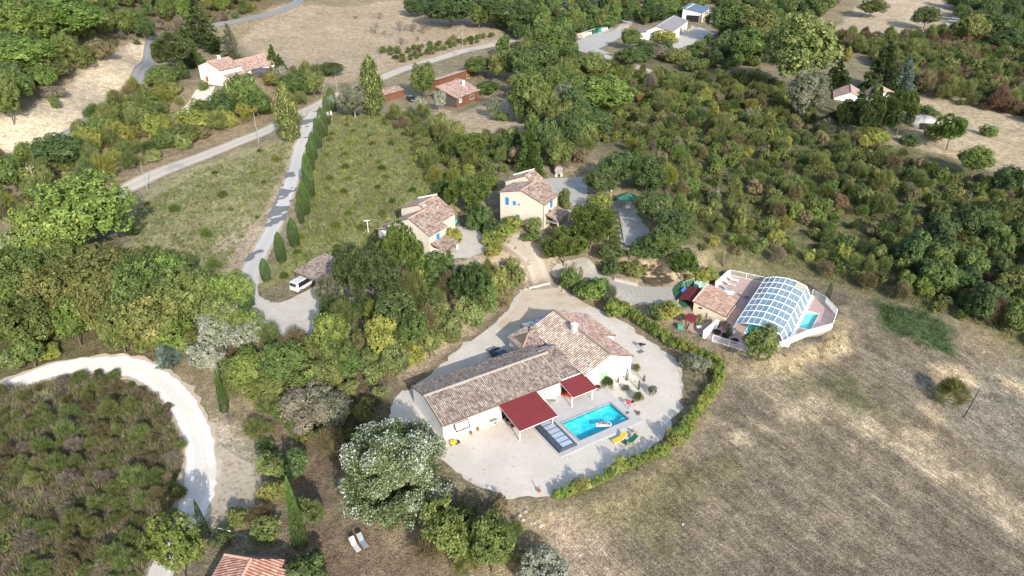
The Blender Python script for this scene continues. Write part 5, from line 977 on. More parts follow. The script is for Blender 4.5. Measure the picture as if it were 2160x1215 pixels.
p = va(8.1 - .9, -.5); r = empty("heat_pump", (p[0], p[1], .05), VT, "white heat pump unit by the left post of the larger awning", "heat pump"); m = MB(); m.box(-.5, -.2, .1, .5, .2, .8); m.build("case", WHITE, r, bevel=.03); m = MB(); m.tube((.1, -.205, .45), (.1, -.225, .45), .27, n=20); m.build("fan_grille", GREYM, r)
for x in (-.35, .35): m = MB(); m.box(x - .07, -.2, 0, x + .07, .2, .1); m.build("foot", BLACKM, r)
m = MB(); m.box(-.55, -.22, .8, .5, .22, .84); m.build("lid", GREYM, r)
p = loc_v(1199, 838); lounger("sun_lounger", p, .1, VT - 1.05, "orange-red cushioned lounger under the smaller awning", OR, M("red metal", (.4,.05,.03)), L=2.2, w=.7)
p = loc_v(1174, 836); r = empty("hose_reel", (p[0], p[1], .11), 0, "coil of turquoise hose on the paving between the awnings", "hose"); m = MB()
for k in range(3):
    for i in range(14): a, b = 2 * math.pi * i / 14, 2 * math.pi * (i + 1) / 14; rr_ = .38 - .08 * k; m.tube((rr_ * math.cos(a), rr_ * math.sin(a), .05 + .05 * k), (rr_ * math.cos(b), rr_ * math.sin(b), .05 + .05 * k), .03, n=5)
m.build("coil", M("turquoise hose", (.12,.52,.42)), r)
p = loc_v(1155, 848); lounger("sun_lounger", p, .1, VT - 1.0, "folded grey-green lounger leaning beside the larger awning", M("grey green fabric", (.22,.28,.26)), GREYM, L=2.4, w=.45, back=.25)
for px_, l, lit in (((1073, 893), "dark covered motorbike shape under the larger awning", BLACKM), ((1084, 905), "small brown table under the front left corner of the larger awning", BRW)): table("table", loc_v(*px_), .05, VT, .9, .7, .7, l, lit)
# person floating in the pool on a white airbed
pc = at_z(1273, 895, .1); mt = empty("airbed", (pc[0], pc[1], .03), math.radians(2), "white inflatable airbed floating in the turquoise pool", "airbed"); m = MB()
for k in range(5): m.tube((-1.0, -.28 + .14 * k, .04), (.62, -.28 + .14 * k, .04), .085, n=8)
m.build("mattress", WHITE, mt); m = MB(); n = 12
for i in range(n): a, b = -math.pi / 2 + math.pi * i / n, -math.pi / 2 + math.pi * (i + 1) / n; m.tube((.62 + .38 * math.cos(a), .38 * math.sin(a), .07), (.62 + .38 * math.cos(b), .38 * math.sin(b), .07), .10, n=8)
m.build("pillow_rim", WHITE, mt)
SKIN = M("tanned skin", (.50,.27,.18), (.46,.24,.16), 5, .55); pe = empty("person", (pc[0], pc[1], .17), math.radians(2), "person in a dark swimsuit lying on their back on the white airbed", "person")
J = [(-.02, 0, 0), (.12, 0, .01), (.30, 0, .03), (.45, 0, .03), (.53, 0, .04), (.60, 0, .06), (.72, 0, .08), # spine to head
     (.44, .17, .02), (.30, .32, .0), (.10, .42, -.02), (.0, .45, -.02), (.44, -.17, .02), (.36, -.36, .0), (.56, -.50, .02), (.64, -.52, .03),
     (-.08, .10, 0), (-.50, .14, .04), (-.90, .16, -.02), (-1.0, .17, .06), (-.08, -.10, 0), (-.48, -.17, .10), (-.86, -.12, -.02), (-.96, -.12, .06)]
E_ = [(0, 1), (1, 2), (2, 3), (3, 4), (4, 5), (5, 6), (3, 7), (7, 8), (8, 9), (9, 10), (3, 11), (11, 12), (12, 13), (13, 14), (0, 15), (15, 16), (16, 17), (17, 18), (0, 19), (19, 20), (20, 21), (21, 22)]
RD = [.13, .115, .13, .11, .05, .075, .085, .06, .045, .033, .028, .06, .045, .033, .028, .085, .055, .036, .03, .085, .055, .036, .03]
me = bpy.data.meshes.new("body"); me.from_pydata(J, E_, []); ob = link("body", me, SKIN, pe); sk = ob.modifiers.new("skin", 'SKIN'); 
for i, r_ in enumerate(RD): me.skin_vertices[0].data[i].radius = (r_, r_ * (.8 if i < 4 else 1))
me.skin_vertices[0].data[0].use_root = True; sk.use_smooth_shade = True; ss = ob.modifiers.new("sub", 'SUBSURF'); ss.levels = 1; ss.render_levels = 2
m = MB(); m.ball((.71, 0, .10), .105, 8); m.ball((.79, 0, .06), .09, 8); m.build("hair", M("dark hair", (.05,.03,.02)), pe, smooth=True); m = MB(); m.ball((-.02, 0, .03), .145, 8, .8); m.ball((.31, .07, .08), .085, 8); m.ball((.31, -.07, .08), .085, 8); m.build("swimsuit", M("dark swimsuit", (.02,.02,.03)), pe, smooth=True)
for s_ in (-1, 1):   # hands: palm and five fingers
    b = Vector((-.03, .455, -.02)) if s_ > 0 else Vector((.68, -.53, .03)); d = Vector((-.9, .25, 0)).normalized() if s_ > 0 else Vector((.9, -.2, 0)).normalized(); sd_ = Vector((-d.y, d.x, 0)); m = MB(); m.tube(b, b + d * .08, .028, .036, n=8)
    for k in range(4): f0 = b + d * .08 + sd_ * (.022 * (k - 1.5)); L_ = (.06, .075, .07, .055)[k]; m.tube(f0, f0 + d * L_ * .55 + Vector((0, 0, .008)), .009, .008, n=5); m.tube(f0 + d * L_ * .55 + Vector((0, 0, .008)), f0 + d * L_ - Vector((0, 0, .004)), .008, .006, n=5)
    m.tube(b + d * .02 + sd_ * .03 * s_, b + d * .065 + sd_ * .065 * s_, .011, .008, n=5); m.build("hand", SKIN, pe, smooth=True)
# sun loungers by the bottom house, terrace odds and ends
for px_, l, fb in (((750, 1156), "white lounger on the leaf litter, left of a pair", M("off white mesh", (.58,.57,.54))), ((766, 1148), "blue-grey lounger on the leaf litter, right of a pair", M("blue grey mesh", (.27,.30,.34)))):
    q = G3(*px_); lounger("sun_lounger", q, q[2] + .03, math.radians(128), l, fb, GREYM, L=1.9, w=.6, back=.6)
ROCK = M("pale rock", (.42,.39,.34), (.28,.255,.22), 3, .9, .05, 6)
def rock(px_, s, label, group=None, mat=None, p=None):
    q = G3(*px_) if p is None else p; bm = bmesh.new(); bmesh.ops.create_icosphere(bm, subdivisions=1, radius=s); rr = random.Random(int(q[0] * 97 + q[1] * 31))
    sx, sy, sz = rr.uniform(.7, 1.2), rr.uniform(.7, 1.2), rr.uniform(.5, .8)
    for v in bm.verts: n_ = .66 + .55 * rr.random(); v.co = Vector((v.co.x * sx, v.co.y * sy, v.co.z * sz)) * n_
    me = bpy.data.meshes.new("rock"); bm.to_mesh(me); bm.free(); o = link("rock", me, mat or ROCK); o.location = (q[0], q[1], q[2] + s * .3); tag(o, label, "rock", group); return o
for px_ in ((1108,1080),(1116,1092),(1104,1098),(1128,1104),(1141,1109),(1096,1088),(1120,1104)): rock(px_, random.uniform(.22, .42), "pale boulder in the heap below the front edge of the gravel terrace", "boulders below the terrace edge")
for px_ in ((1181,606),(1187,616),(1107,612)): rock(px_, .5, "pale boulder beside the sandy forecourt where the drive comes in", "boulders at the forecourt")
# two firewood / tile stacks at the terrace edge
for px_, l in (((1080, 1098), "stack of old roof tiles left of the pale boulder heap"), ((1137, 1040), "rusty red post stump at the front edge of the gravel")):
    q = G3(*px_); r = empty("tile_stack" if 'tiles' in l else "metal_stump", (q[0], q[1], q[2]), .2, l, "tile stack" if 'tiles' in l else "post"); m = MB()
    if 'tiles' in l:
        for k in range(9): m.tube((-.7, -.35 + .09 * k, .12), (.8, -.35 + .09 * k, .16), .07, n=6)
        m.build("tiles", RIDGE, r)
    else: m.tube((0, 0, -.1), (0, 0, 1.2), .06); m.box(-.2, -.12, .3, .2, .12, .5); m.build("post", M("rust", (.30,.09,.06)), r)
# cross of rolled wire fence at bottom left
q1, q2 = G3(462, 1128), G3(560, 1155); r = empty("wire_fence", tuple(q1), 0, "low green wire fence with a white rail above the coral roofed house", "fence"); m = MB(); d = q2 - q1
for k in range(5): p = d * k / 4; m.tube((p[0], p[1], p[2] - .1), (p[0], p[1], p[2] + 1.2), .03, n=5)
for zz in (.3, .75, 1.15): m.tube((0, 0, zz), (d[0], d[1], d[2] + zz), .012, n=4)
m.build("wire", M("green coated wire", (.04,.16,.12)), r); m = MB(); m.tube((-.2, 0, 1.25), (d[0] * .3, d[1] * .3, d[2] * .3 + 1.25), .05, n=6); m.build("rail", WHITE, r)
# poles, signs, lamps
def pole(px_, h, label, mat, r_=.11, arm=True, cat="utility pole"):
    q = G3(*px_); o = empty("utility_pole", tuple(q), .6, label, cat); m = MB(); m.tube((0, 0, -.4), (0, 0, h), r_ * 1.1, r_ * .7, n=8); m.build("pole", mat, o)
    if arm: m = MB(); m.box(-.7, -.05, h - .5, .7, .05, h - .4); m.build("crossarm", mat, o); m = MB(); [m.lathe([(.05, h - .4), (.06, h - .3), (.03, h - .24)], (x, 0, 0), 8) for x in (-.6, 0, .6)]; m.build("insulator", WHITE, o)
    return q, h
PC = M("grey concrete pole", (.30,.29,.28), None, 3, .8); POLES = []
for px_, h, l, mt_ in (((88,424), 9.5, "weathered wooden utility pole left of the big bright oak", BARKP), ((312,402), 7.5, "grey utility pole at the edge of the main road in the dry verge", PC), ((546,301), 9.5, "grey utility pole between main road and driveway entrance", PC), ((714,213), 9.5, "pale utility pole behind the leafless bush by the driveway cypresses", PC), ((801,160), 8, "pale utility pole beside the tall poplar", PC), ((976,102), 8, "wooden utility pole on the field side of the road", BARKP)):
    POLES.append(pole(px_, h * .85, l, mt_, .10, mt_ is BARKP))
def wire(a, ha, b, hb, label):
    p, q = Vector(a) + Vector((0, 0, ha)), Vector(b) + Vector((0, 0, hb)); pts = [p.lerp(q, t) - Vector((0, 0, 1.2 * 4 * t * (1 - t))) for t in [i / 12 for i in range(13)]]; m = MB(); m.path([x - p for x in pts], .035, 4); o = m.build("overhead_cable", BLACKM); o.location = p; tag(o, label, "cable")
names = ["from the wooden pole by the bright oak to the roadside pole", "along the main road up to the driveway entrance pole", "from the driveway entrance to the pole by the leafless bush", "from the pole by the leafless bush to the poplar", "from the poplar up to the wooden field-side pole"]
for (a, ha), (b, hb), l in zip(POLES, POLES[1:], names): wire(a, ha - .3, b, hb - .3, "thin black cable " + l)
for px_, h, l in (((1287,440), 3.8, "pale wooden post beside the round yellow tree at the boules court"), ((1282,512), 3.2, "pale wooden post with lamp at the lower left of the boules court"), ((2033,880), 5.0, "thin dark leaning post standing in the dry field at right"), ((777,490), 2.4, "small white T-shaped clothes post on the green slope")):
    q = G3(*px_); o = empty("post", tuple(q), .3, l, "post"); m = MB(); dark = 'dark' in l; m.tube((0, 0, -.2), (.9 if dark else 0, 0, h), .09, .06, n=6); m.build("shaft", BLACKM if dark else (WHITE if 'white' in l else WOODP), o)
    m = MB(); m.box(-.6 if 'T-' in l else -.12, -.06, h, .6 if 'T-' in l else .12, .06, h + .12); m.build("head", WHITE if not dark else BLACKM, o)
q = G3(1352, 28); o = empty("road_sign", tuple(q), 0, "round red-rimmed road sign with plates where the road leaves the top", "road sign"); m = MB(); m.tube((0, 0, -.3), (0, 0, 4.2), .08); m.build("pole", GREYM, o)
m = MB(); m.tube((0, -.10, 4.1), (0, -.14, 4.1), .62, n=20); sg = m.build("sign_plate", M("sign red", (.55,.03,.03), None, 1, .4), o); m = MB(); m.tube((0, -.141, 4.1), (0, -.155, 4.1), .45, n=20); m.build("sign_face", WHITE, sg)
for z in (2.0, 2.7): m = MB(); m.box(-.6, -.12, z, .6, -.09, z + .5); m.build("plate", WHITE, o)
for px_, l in (((1313, 38), "white reflector post on the left side of the road near the bins"), ((1097, 90), "white reflector post on the verge by the tall dark trees")):
    q = G3(*px_); o = empty("bollard", tuple(q), 0, l, "marker post"); m = MB(); m.lathe([(.14, -.1), (.12, 1.2), (.02, 1.28)], n=8); m.build("post", WHITE, o); m = MB(); m.lathe([(.135, .8), (.133, .95)], n=8); m.build("band", M("reflector red", (.5,.03,.03)), o)
# recycling bins in their bay
b0, b1 = G3(1228, 80), G3(1290, 60); d_ = (b1 - b0)[:2]; L_ = float(np.linalg.norm(d_)); an = math.atan2(d_[1], d_[0]); zb = float(b0[2]) - .05; r = empty("bin_bay", (*b0[:2], zb), an, "low roadside wall enclosing the row of recycling bins", "wall"); m = MB(); m.box(-1, 2.2, -1, L_ + 1, 2.5, 1.6); m.box(-1.3, -1.2, -1, -1.0, 2.5, 1.6); m.build("wall", CONC, r); m = MB(); m.box(-1, -1.3, -1, L_ + 1, 2.2, .12); m.build("plinth", CONC, r)
BC = [(WHITE, YEL, "white recycling bin with a yellow lid"), (WHITE, GRF, "white recycling bin with a dark green lid"), (GRF, BLACKM, "dark green bin with a black lid"), (M("bin green", (.03,.30,.22)), MATS["bin green"], "bright green bottle bank"), (WHITE, MATS["bin green"], "white bin with a bright green lid"), (GRF, GRF, "all dark green bin")]
seq = [0, 0, 1, 2, 2, 3, 4, 1, 5]
for k, s_ in enumerate(seq):
    t_ = (k + .5) / len(seq) * L_; p = b0[:2] + d_ / L_ * t_ + np.array([-d_[1], d_[0]]) / L_ * .6; bd, ld_, l = BC[s_]; where = ["first from the left", "second from the left", "third from the left", "fourth from the left", "in the middle", "fourth from the right", "third from the right", "second from the right", "at the right end"][k]
    boxy("recycling_bin", p, zb + .13, an, (1.55, 1.3, 1.55), l + ", " + where + " of the row", "recycling bin", bd, ld_)
q = G3(379, 216); r = empty("patio_set", tuple(q), .3, "small blue-grey garden table with chairs on the white house path", "garden table"); m = MB(); m.lathe([(1.0, .7), (1.0, .76)], n=14); m.build("tabletop", M("blue grey paint", (.25,.30,.36)), r)
for k in range(3): m = MB(); a = 2.1 * k; m.tube((.8 * math.cos(a), .8 * math.sin(a), 0), (.5 * math.cos(a), .5 * math.sin(a), .7), .05, n=5); m.build("leg", GREYM, r)
q = G3(553, 165); r = empty("parasol", (q[0], q[1], q[2]), .4, "large dark grey square parasol in front of the white house", "parasol"); m = MB(); m.tube((0, 0, 0), (0, 0, 3.0), .05); m.build("pole", BLACKM, r); m = MB(); a = 3.0; c = [(-a, -a), (a, -a), (a, a), (-a, a)]
for i in range(4): p0, p1 = c[i], c[(i + 1) % 4]; m.add([(*p0, 2.5), (*p1, 2.5), (0, 0, 3.4), (*p0, 2.46), (*p1, 2.46), (0, 0, 3.36)], [(0, 1, 2), (5, 4, 3), (0, 3, 4, 1)])
m.build("canopy", M("dark grey canvas", (.10,.095,.10)), r)
# black pipe edging of the boules court, rocks in the cactus garden
m = MB(); pts = [G3(*p) for p in ((1305,455),(1309,475),(1312,495),(1316,518),(1335,524))]; m.path([Vector(p) - Vector(pts[0]) + Vector((0, 0, .12)) for p in pts], .12, 6); o = m.build("timber_edge", BLACKM); o.location = pts[0]; tag(o, "long dark timber edging laid along the boules court", "edging")
# recycling: turquoise pump by the lower blue-shutter house
q = G3(957, 474); r = empty("water_pump", (q[0], q[1], q[2]), .4, "turquoise wheelbarrow upended beside the right wall of the lower blue-shutter house", "wheelbarrow"); m = MB(); m.extr([(-.5, -.4, .3), (.5, -.4, .3), (.7, -.4, 1.0), (-.4, -.4, 1.1)], (0, .8, 0)); m.build("tray", BLUE2, r, bevel=.06); m = MB(); m.tube((-.5, -.3, .4), (-1.1, -.35, 1.3), .04, n=5); m.tube((-.5, .3, .4), (-1.1, .35, 1.3), .04, n=5); m.build("handle", BLUE2, r); m = MB(); m.tube((.7, -.08, .25), (.7, .08, .25), .25, n=12); m.build("wheel", BLACKM, r)
# ------------------------------------------------------------------ plants
F = {}
F['bright'] = leafmat("bright green leaves", (.055,.10,.012), (.16,.235,.03), (.30,.34,.06))
F['olive'] = leafmat("olive green leaves", (.055,.080,.014), (.175,.205,.042), (.33,.32,.09))
F['dark'] = leafmat("dark green leaves", (.026,.056,.012), (.088,.14,.034), (.16,.22,.07))
F['mid'] = leafmat("mid green leaves", (.035,.068,.010), (.125,.18,.032), (.24,.28,.07))
F['pine'] = leafmat("pine needles", (.045,.085,.012), (.165,.235,.035), (.28,.34,.07), .08)
F['darkpine'] = leafmat("dark pine needles", (.036,.058,.016), (.105,.145,.042), (.20,.23,.09), .08)
F['yellow'] = leafmat("yellow green leaves", (.10,.13,.015), (.27,.29,.035), (.40,.36,.06))
F['silver'] = leafmat("silver leaves", (.13,.15,.09), (.30,.32,.22), (.46,.46,.36), .06)
F['grey'] = leafmat("grey green leaves", (.10,.11,.065), (.20,.215,.13), (.30,.30,.20), .06)
F['brown'] = leafmat("browning leaves", (.10,.085,.036), (.215,.185,.078), (.32,.27,.13))
F['rust'] = leafmat("rust leaves", (.10,.068,.035), (.22,.15,.07), (.28,.20,.09))
F['cypress'] = leafmat("cypress needles", (.030,.075,.010), (.095,.18,.026), (.15,.24,.05), .06)
F['broom'] = leafmat("broom stems", (.07,.10,.02), (.20,.245,.06), (.34,.33,.13))
F['blue'] = leafmat("blue cedar needles", (.07,.11,.09), (.20,.27,.22), (.36,.42,.36), .06)
F['hedge'] = leafmat("hedge leaves", (.06,.10,.010), (.20,.27,.03), (.38,.36,.06), .10)
F['gold'] = leafmat("golden leaves", (.16,.13,.03), (.34,.26,.06), (.45,.36,.10))
F['poplar'] = leafmat("white poplar leaves", (.07,.105,.032), (.19,.245,.095), (.32,.37,.20), .02)
F['white'] = leafmat("white leaf undersides", (.34,.39,.31), (.50,.54,.46), (.66,.69,.63), .02)
F['straw'] = leafmat("dry grass", (.17,.135,.08), (.36,.29,.18), (.52,.44,.29), .1)
F['drybush'] = leafmat("dry twiggy bush", (.15,.125,.085), (.26,.22,.15), (.36,.31,.22), .1)
F['treated'] = F['mid']
def unit(n, r): v = r.normal(size=(n, 3)); return v / np.linalg.norm(v, axis=1)[:, None]
def quads(c, nrm, size, r, asp=1.5):
    n = len(c); t = np.cross(nrm, unit(n, r)); t /= np.maximum(np.linalg.norm(t, axis=1)[:, None], 1e-6); b = np.cross(nrm, t); s = size[:, None]
    V = np.stack([c - t * s * asp * .5, c - b * s * .42 + t * s * .05, c + t * s * asp * .5, c + b * s * .42 + t * s * .05], 1).reshape(-1, 3); return V, np.arange(n * 4).reshape(n, 4)
def lobes(n, r, rl=(.28, .42), flat=1.0, low=-.55):
    L = []
    while len(L) < n:
        d = unit(1, r)[0]; 
        if d[2] < low: continue
        k = r.uniform(.45, .78); L.append((d * k * np.array([1, 1, flat]), r.uniform(*rl)))
    return L
def crown(name, n, leaf, seed, nl=16, rl=(.28, .42), up=.35, core=True, low=-.55, droop=0, clump=.62, gc=8):
    """crown of leaf clumps on overlapping lobes inside a unit ball"""
    r = np.random.default_rng(seed); L = lobes(nl, r, rl, low=low)
    if core: L += [(np.array([0, 0, -.05]), .55)]
    C = np.array([c for c, _ in L]); R = np.array([q for _, q in L]); w = R ** 2; k = r.choice(len(L), n * 3, p=w / w.sum()); d = unit(n * 3, r); rad = R[k] * r.uniform(.72, 1.06, n * 3)
    # small clumps: pull points towards random clump centres on each lobe
    P = C[k] + d * rad[:, None]; D = np.linalg.norm(P[:, None] - C[None], axis=2) / R[None]; inside = (D < .72).sum(1) > 0; P, k, d = P[~inside][:n], k[~inside][:n], d[~inside][:n]; n = len(P)
    g = np.floor(P * gc + r.normal(size=(n, 3)) * .12); h = np.abs(np.sin(g @ np.array([12.98, 78.23, 37.7])) * 43758.5) % 1; keep = h > .34 * clump * 2; P, k, d, h = P[keep], k[keep], d[keep], h[keep]; n = len(P); P = P + (h[:, None] - .5) * d * .22
    nr = d + unit(n, r) * .75 + np.array([0, 0, up]); nr /= np.linalg.norm(nr, axis=1)[:, None]; V, F_ = quads(P, nr, leaf * r.uniform(.6, 1.4, n), r); lob = r.random(len(L))
    return npmesh(name, V, F_, np.clip(.55 * h + .15 * lob[k] + .3 * r.random(n), 0, 1))  # outer clumps lighter, sunk ones darker: sun and shade put into the colour
def tufts(name, n, length, seed, nl=14, rl=(.26, .4), blades=6, width=.16, up=.55, low=-.5, low2=None, centers=None, spread=.55, outward=1.0):
    """conifer / broom crown: bundles of needles pointing outward"""
    r = np.random.default_rng(seed)
    if centers is None:
        L = lobes(nl, r, rl, low=low); C = np.array([c for c, _ in L]); R = np.array([q for _, q in L]); k = r.choice(len(L), n * 3); d = unit(n * 3, r); P = C[k] + d * (R[k] * r.uniform(.8, 1.02, n * 3))[:, None]
        D = np.linalg.norm(P[:, None] - C[None], axis=2) / R[None]; ok = (D < .75).sum(1) == 0; P, d = P[ok][:n], d[ok][:n]
    else: P, d = centers
    n = len(P); hv = r.random(n); P2 = np.repeat(P, blades, 0); d2 = np.repeat(d, blades, 0) * outward + unit(n * blades, r) * spread + np.array([0, 0, up]); d2 /= np.linalg.norm(d2, axis=1)[:, None]; Lh = length * r.uniform(.6, 1.3, n * blades)
    s = np.cross(d2, unit(n * blades, r)); s /= np.maximum(np.linalg.norm(s, axis=1)[:, None], 1e-6); s = s * (Lh * width)[:, None]
    tip = P2 + d2 * Lh[:, None]; V = np.stack([P2 - s * .5, P2 + d2 * (Lh * .45)[:, None] + s, tip, P2 + d2 * (Lh * .45)[:, None] - s], 1).reshape(-1, 3); m = n * blades
    return npmesh(name, V, np.arange(m * 4).reshape(m, 4), np.clip(np.repeat(hv, blades) * .55 + r.random(m) * .45, 0, 1))
def column(name, n, length, seed, prof, ragged=.04, blades=4, leafy=False, width=.22):
    r = np.random.default_rng(seed); z = r.uniform(-1, 1, n); a = r.uniform(0, 2 * math.pi, n); rad = np.interp(z, *prof); rad = rad * (1 + ragged * np.sin(a * 3 + z * 9) + r.normal(size=n) * ragged) * r.choice([1, .93, .8], n, p=[.6, .3, .1]); P = np.column_stack([rad * np.cos(a), rad * np.sin(a), z]); d = np.column_stack([np.cos(a) * .6, np.sin(a) * .6, np.full(n, .7)])
    if leafy: nr = d + unit(n, r) * .8; nr /= np.linalg.norm(nr, axis=1)[:, None]; V, F_ = quads(P, nr, length * r.uniform(.6, 1.4, n), r); return npmesh(name, V, F_, r.random(n))
    return tufts(name, n, length, seed, blades=blades, width=width, centers=(P, d), spread=.35, up=.5)
def conic(name, n, length, seed, tiers=9, width=.2, r0=1.0):
    r = np.random.default_rng(seed); P, d = [], []
    for t in range(tiers):
        f = t / (tiers - 1); R = r0 * (1 - f) ** .85 + .06; nb_ = max(5, int(15 * (1 - f) + 4)); zc = -1 + 1.9 * f
        for b in range(nb_):
            a = r.uniform(0, 2 * math.pi); Lb = R * r.uniform(.75, 1.1); k = max(3, int(n / tiers / nb_ * (1.6 - f)))
            s = r.uniform(.12, 1, k) ** .7 * Lb; wv = r.normal(size=k) * .09 * (1.2 - f); zz = zc + r.normal(size=k) * .03 + s * .10 - (s ** 2) * .18
            P.append(np.column_stack([s * math.cos(a) - wv * math.sin(a), s * math.sin(a) + wv * math.cos(a), zz])); d.append(np.tile([math.cos(a), math.sin(a), .1], (k, 1)))
    return tufts(name, 0, length, seed, blades=4, width=width, centers=(np.concatenate(P), np.concatenate(d)), spread=.6, up=.25)
def twigs(name, seed, n=60, depth=4, mat=None, upb=.5, r0=.035):
    rr = random.Random(seed); m = MB()
    def grow(p, d, L, r_, k):
        q = p + d * L; m.tube(p, q, r_, r_ * .6, n=4, cap=False)
        if k == 0: return
        for _ in range(rr.choice((2, 3, 3))):
            e = (d + Vector((rr.gauss(0, .55), rr.gauss(0, .55), rr.gauss(.12, .4)))).normalized(); grow(p + d * L * rr.uniform(.6, 1), e, L * rr.uniform(.6, .85), r_ * .6, k - 1)
    for _ in range(5): grow(Vector((0, 0, -1)), Vector((rr.gauss(0, .5), rr.gauss(0, .5), 1)).normalized(), .62, r0, depth)
    me = bpy.data.meshes.new(name); me.from_pydata(m.v, [], m.f); me.update(); return me
def trunk(name, seed, mat, limbs=5, bare=.0):
    """unit trunk: z from -1 (ground) to 0 (crown centre), with limbs into the crown"""
    rr = random.Random(seed); m = MB(); p = Vector((0, 0, -1.05)); r_ = .055
    pts = [Vector((rr.gauss(0, .02) * i, rr.gauss(0, .02) * i, -1.05 + .32 * i)) for i in range(4)]
    for i in range(3): m.tube(pts[i], pts[i + 1], r_ * (1 - .2 * i), r_ * (.8 - .2 * i), n=7, cap=False)
    for k in range(limbs): a = 2 * math.pi * k / limbs + rr.uniform(-.4, .4); st = pts[1].lerp(pts[3], rr.uniform(.3, 1)); e = st + Vector((math.cos(a) * .38, math.sin(a) * .38, rr.uniform(.15, .5))); m.tube(st, e, .028, .01, n=5, cap=False)
    me = bpy.data.meshes.new(name); me.from_pydata(m.v, [], m.f); me.update(); me.materials.append(mat); return me
PR = dict(
 lite=[crown("crown", 4200, .105, s, 24, (.17, .33), gc=6) for s in (70, 71, 72)], liteS=[crown("crown", 1900, .13, s, 15, (.15, .40), clump=.7, gc=4.5) for s in (73, 74, 75)],
 broadL=[crown("crown", 24000, .049, s, 38, (.15, .30)) for s in (1, 2, 3, 4)], broadM=[crown("crown", 13000, .064, s, 26, (.17, .33), gc=6) for s in (5, 6, 7, 8)], broadS=[crown("crown", 4600, .086, s, 17, (.15, .40), clump=.7, gc=4.5) for s in (9, 10, 11, 12, 13, 14)],
 pineL=[tufts("crown", 6500, .085, s, 30, (.18, .30), low=-.45) for s in (13, 14, 15)], pineM=[tufts("crown", 4000, .115, s, 22, (.20, .34), low=-.5) for s in (16, 17)],
 loose=[tufts("crown", 1500, .17, s, 18, (.14, .30), low=-.7, width=.13) for s in (18, 19, 20)],
 cyp=[column("crown", 4500, .075, s, ([-1, -.85, -.3, .3, .8, 1], [.5, .85, 1, .9, .5, .04]), .04, width=.2) for s in (21, 22)],
 cypcone=[column("crown", 2600, .09, s, ([-1, -.9, -.5, .2, .7, 1], [.55, 1, .95, .62, .3, .03]), .03, width=.2) for s in (23, 24)],
 lomb=[column("crown", 10000, .085, s, ([-1, -.85, -.4, .2, .7, 1], [.25, .7, 1, .85, .5, .06]), .22, leafy=True) for s in (25, 26)],
 fir=[conic("crown", 5200, .10, s, tiers=13) for s in (27, 28, 29)],
 broom=[tufts("foliage", 380, .58, s, 16, (.10, .30), blades=11, width=.022, up=.9, low=-.25, spread=.75, outward=.5) for s in (30, 31, 32, 38)],
 twig=[tufts("foliage", 420, .46, s, 16, (.10, .34), blades=10, width=.022, up=.45, low=-.3, spread=1.0) for s in (33, 34, 39)],
 dead=[twigs("branches", s) for s in (35, 36, 37)],
)
def poplar_meshes():
    r = np.random.default_rng(50); L = lobes(120, r, (.12, .21), low=-.97); C = np.array([c * r.uniform(.92, 1.16) for c, _ in L]); R = np.array([q for _, q in L]); n = 110000; k = r.choice(len(L), n); d = unit(n, r); P = C[k] + d * (R[k] * r.uniform(.45, 1.08, n))[:, None]; P = P[np.linalg.norm(P, axis=1) < 1.12]
    k2 = len(P); D = P / np.linalg.norm(P, axis=1)[:, None]; nr = D + unit(k2, r) * .9 + np.array([0, 0, .3]); nr /= np.linalg.norm(nr, axis=1)[:, None]; V, F_ = quads(P, nr, .0225 * r.uniform(.6, 1.4, k2), r)
    top = npmesh("foliage", V, F_, r.random(k2)); u = P[(P[:, 2] > -.45) & (np.linalg.norm(P, axis=1) > .78)]; u = u[r.random(len(u)) < .55]; g = np.floor(u * 8); h = np.abs(np.sin(g @ np.array([12.98, 78.23, 37.7])) * 43758.5) % 1; u = u[h > .25]
    dn = u / np.linalg.norm(u, axis=1)[:, None]; nr = dn * .5 + unit(len(u), r) * .7; nr /= np.linalg.norm(nr, axis=1)[:, None]; V, F_ = quads(u + dn * .012, nr, .0235 * r.uniform(.6, 1.3, len(u)), r); return top, npmesh("foliage", V, F_, r.random(len(u)))
TRK = [trunk("trunk", s, BARK) for s in (60, 61, 62)]; TRKP = [trunk("trunk", s, BARKP, 7) for s in (63, 64)]
LAND = [((1190,730),"the villa"),((1120,420),"the upper blue-shutter house"),((890,470),"the lower blue-shutter house"),((1620,650),"the pool enclosure"),((670,570),"the carport"),((500,150),"the white house"),((965,190),"the wooden chalet"),((1400,60),"the white hangar"),((1790,205),"the pale pink roofed house"),((530,1185),"the coral roofed house"),((1323,418),"the green gazebo"),((590,440),"the driveway"),((420,900),"the white gravel track"),((1260,890),"the turquoise pool"),((1260,60),"the recycling bins"),((1490,635),"the pool house"),((1330,480),"the boules court"),((250,200),"the hill road"),((420,330),"the main road"),((840,210),"the black car"),((600,680),"the parking court"),((1300,600),"the chippings path"),((1177,357),"the giant barrel"),((800,60),"the dry orchard field"),((1900,900),"the big dry field"),((1600,330),"the upper scrub hillside"),((150,1000),"the scrub in the track bend"),((120,640),"the oak wood at the left edge"),((1440,527),"the small round pine by the lavender bed"),((1692,100),"the huge browning oak"),((1910,160),"the pale conifer"),((2004,840),"the lone field tree"),((830,1000),"the white poplar"),((635,1090),"the big tall cypress"),((780,190),"the tall poplar by the road"),((985,410),"the round pine"),((60,90),"the wood above the sand bank"),((1750,40),"the far dry field")]
CW = dict(bright="bright green", olive="olive green", dark="dark green", mid="mid green", pine="fresh green", darkpine="dark green", yellow="yellow-green", silver="silvery", grey="grey-green", brown="browning", rust="rust brown", cypress="green", broom="green", blue="blue-grey", hedge="lime green", gold="golden", straw="straw-coloured", drybush="grey-brown", white="white", poplar="pale")
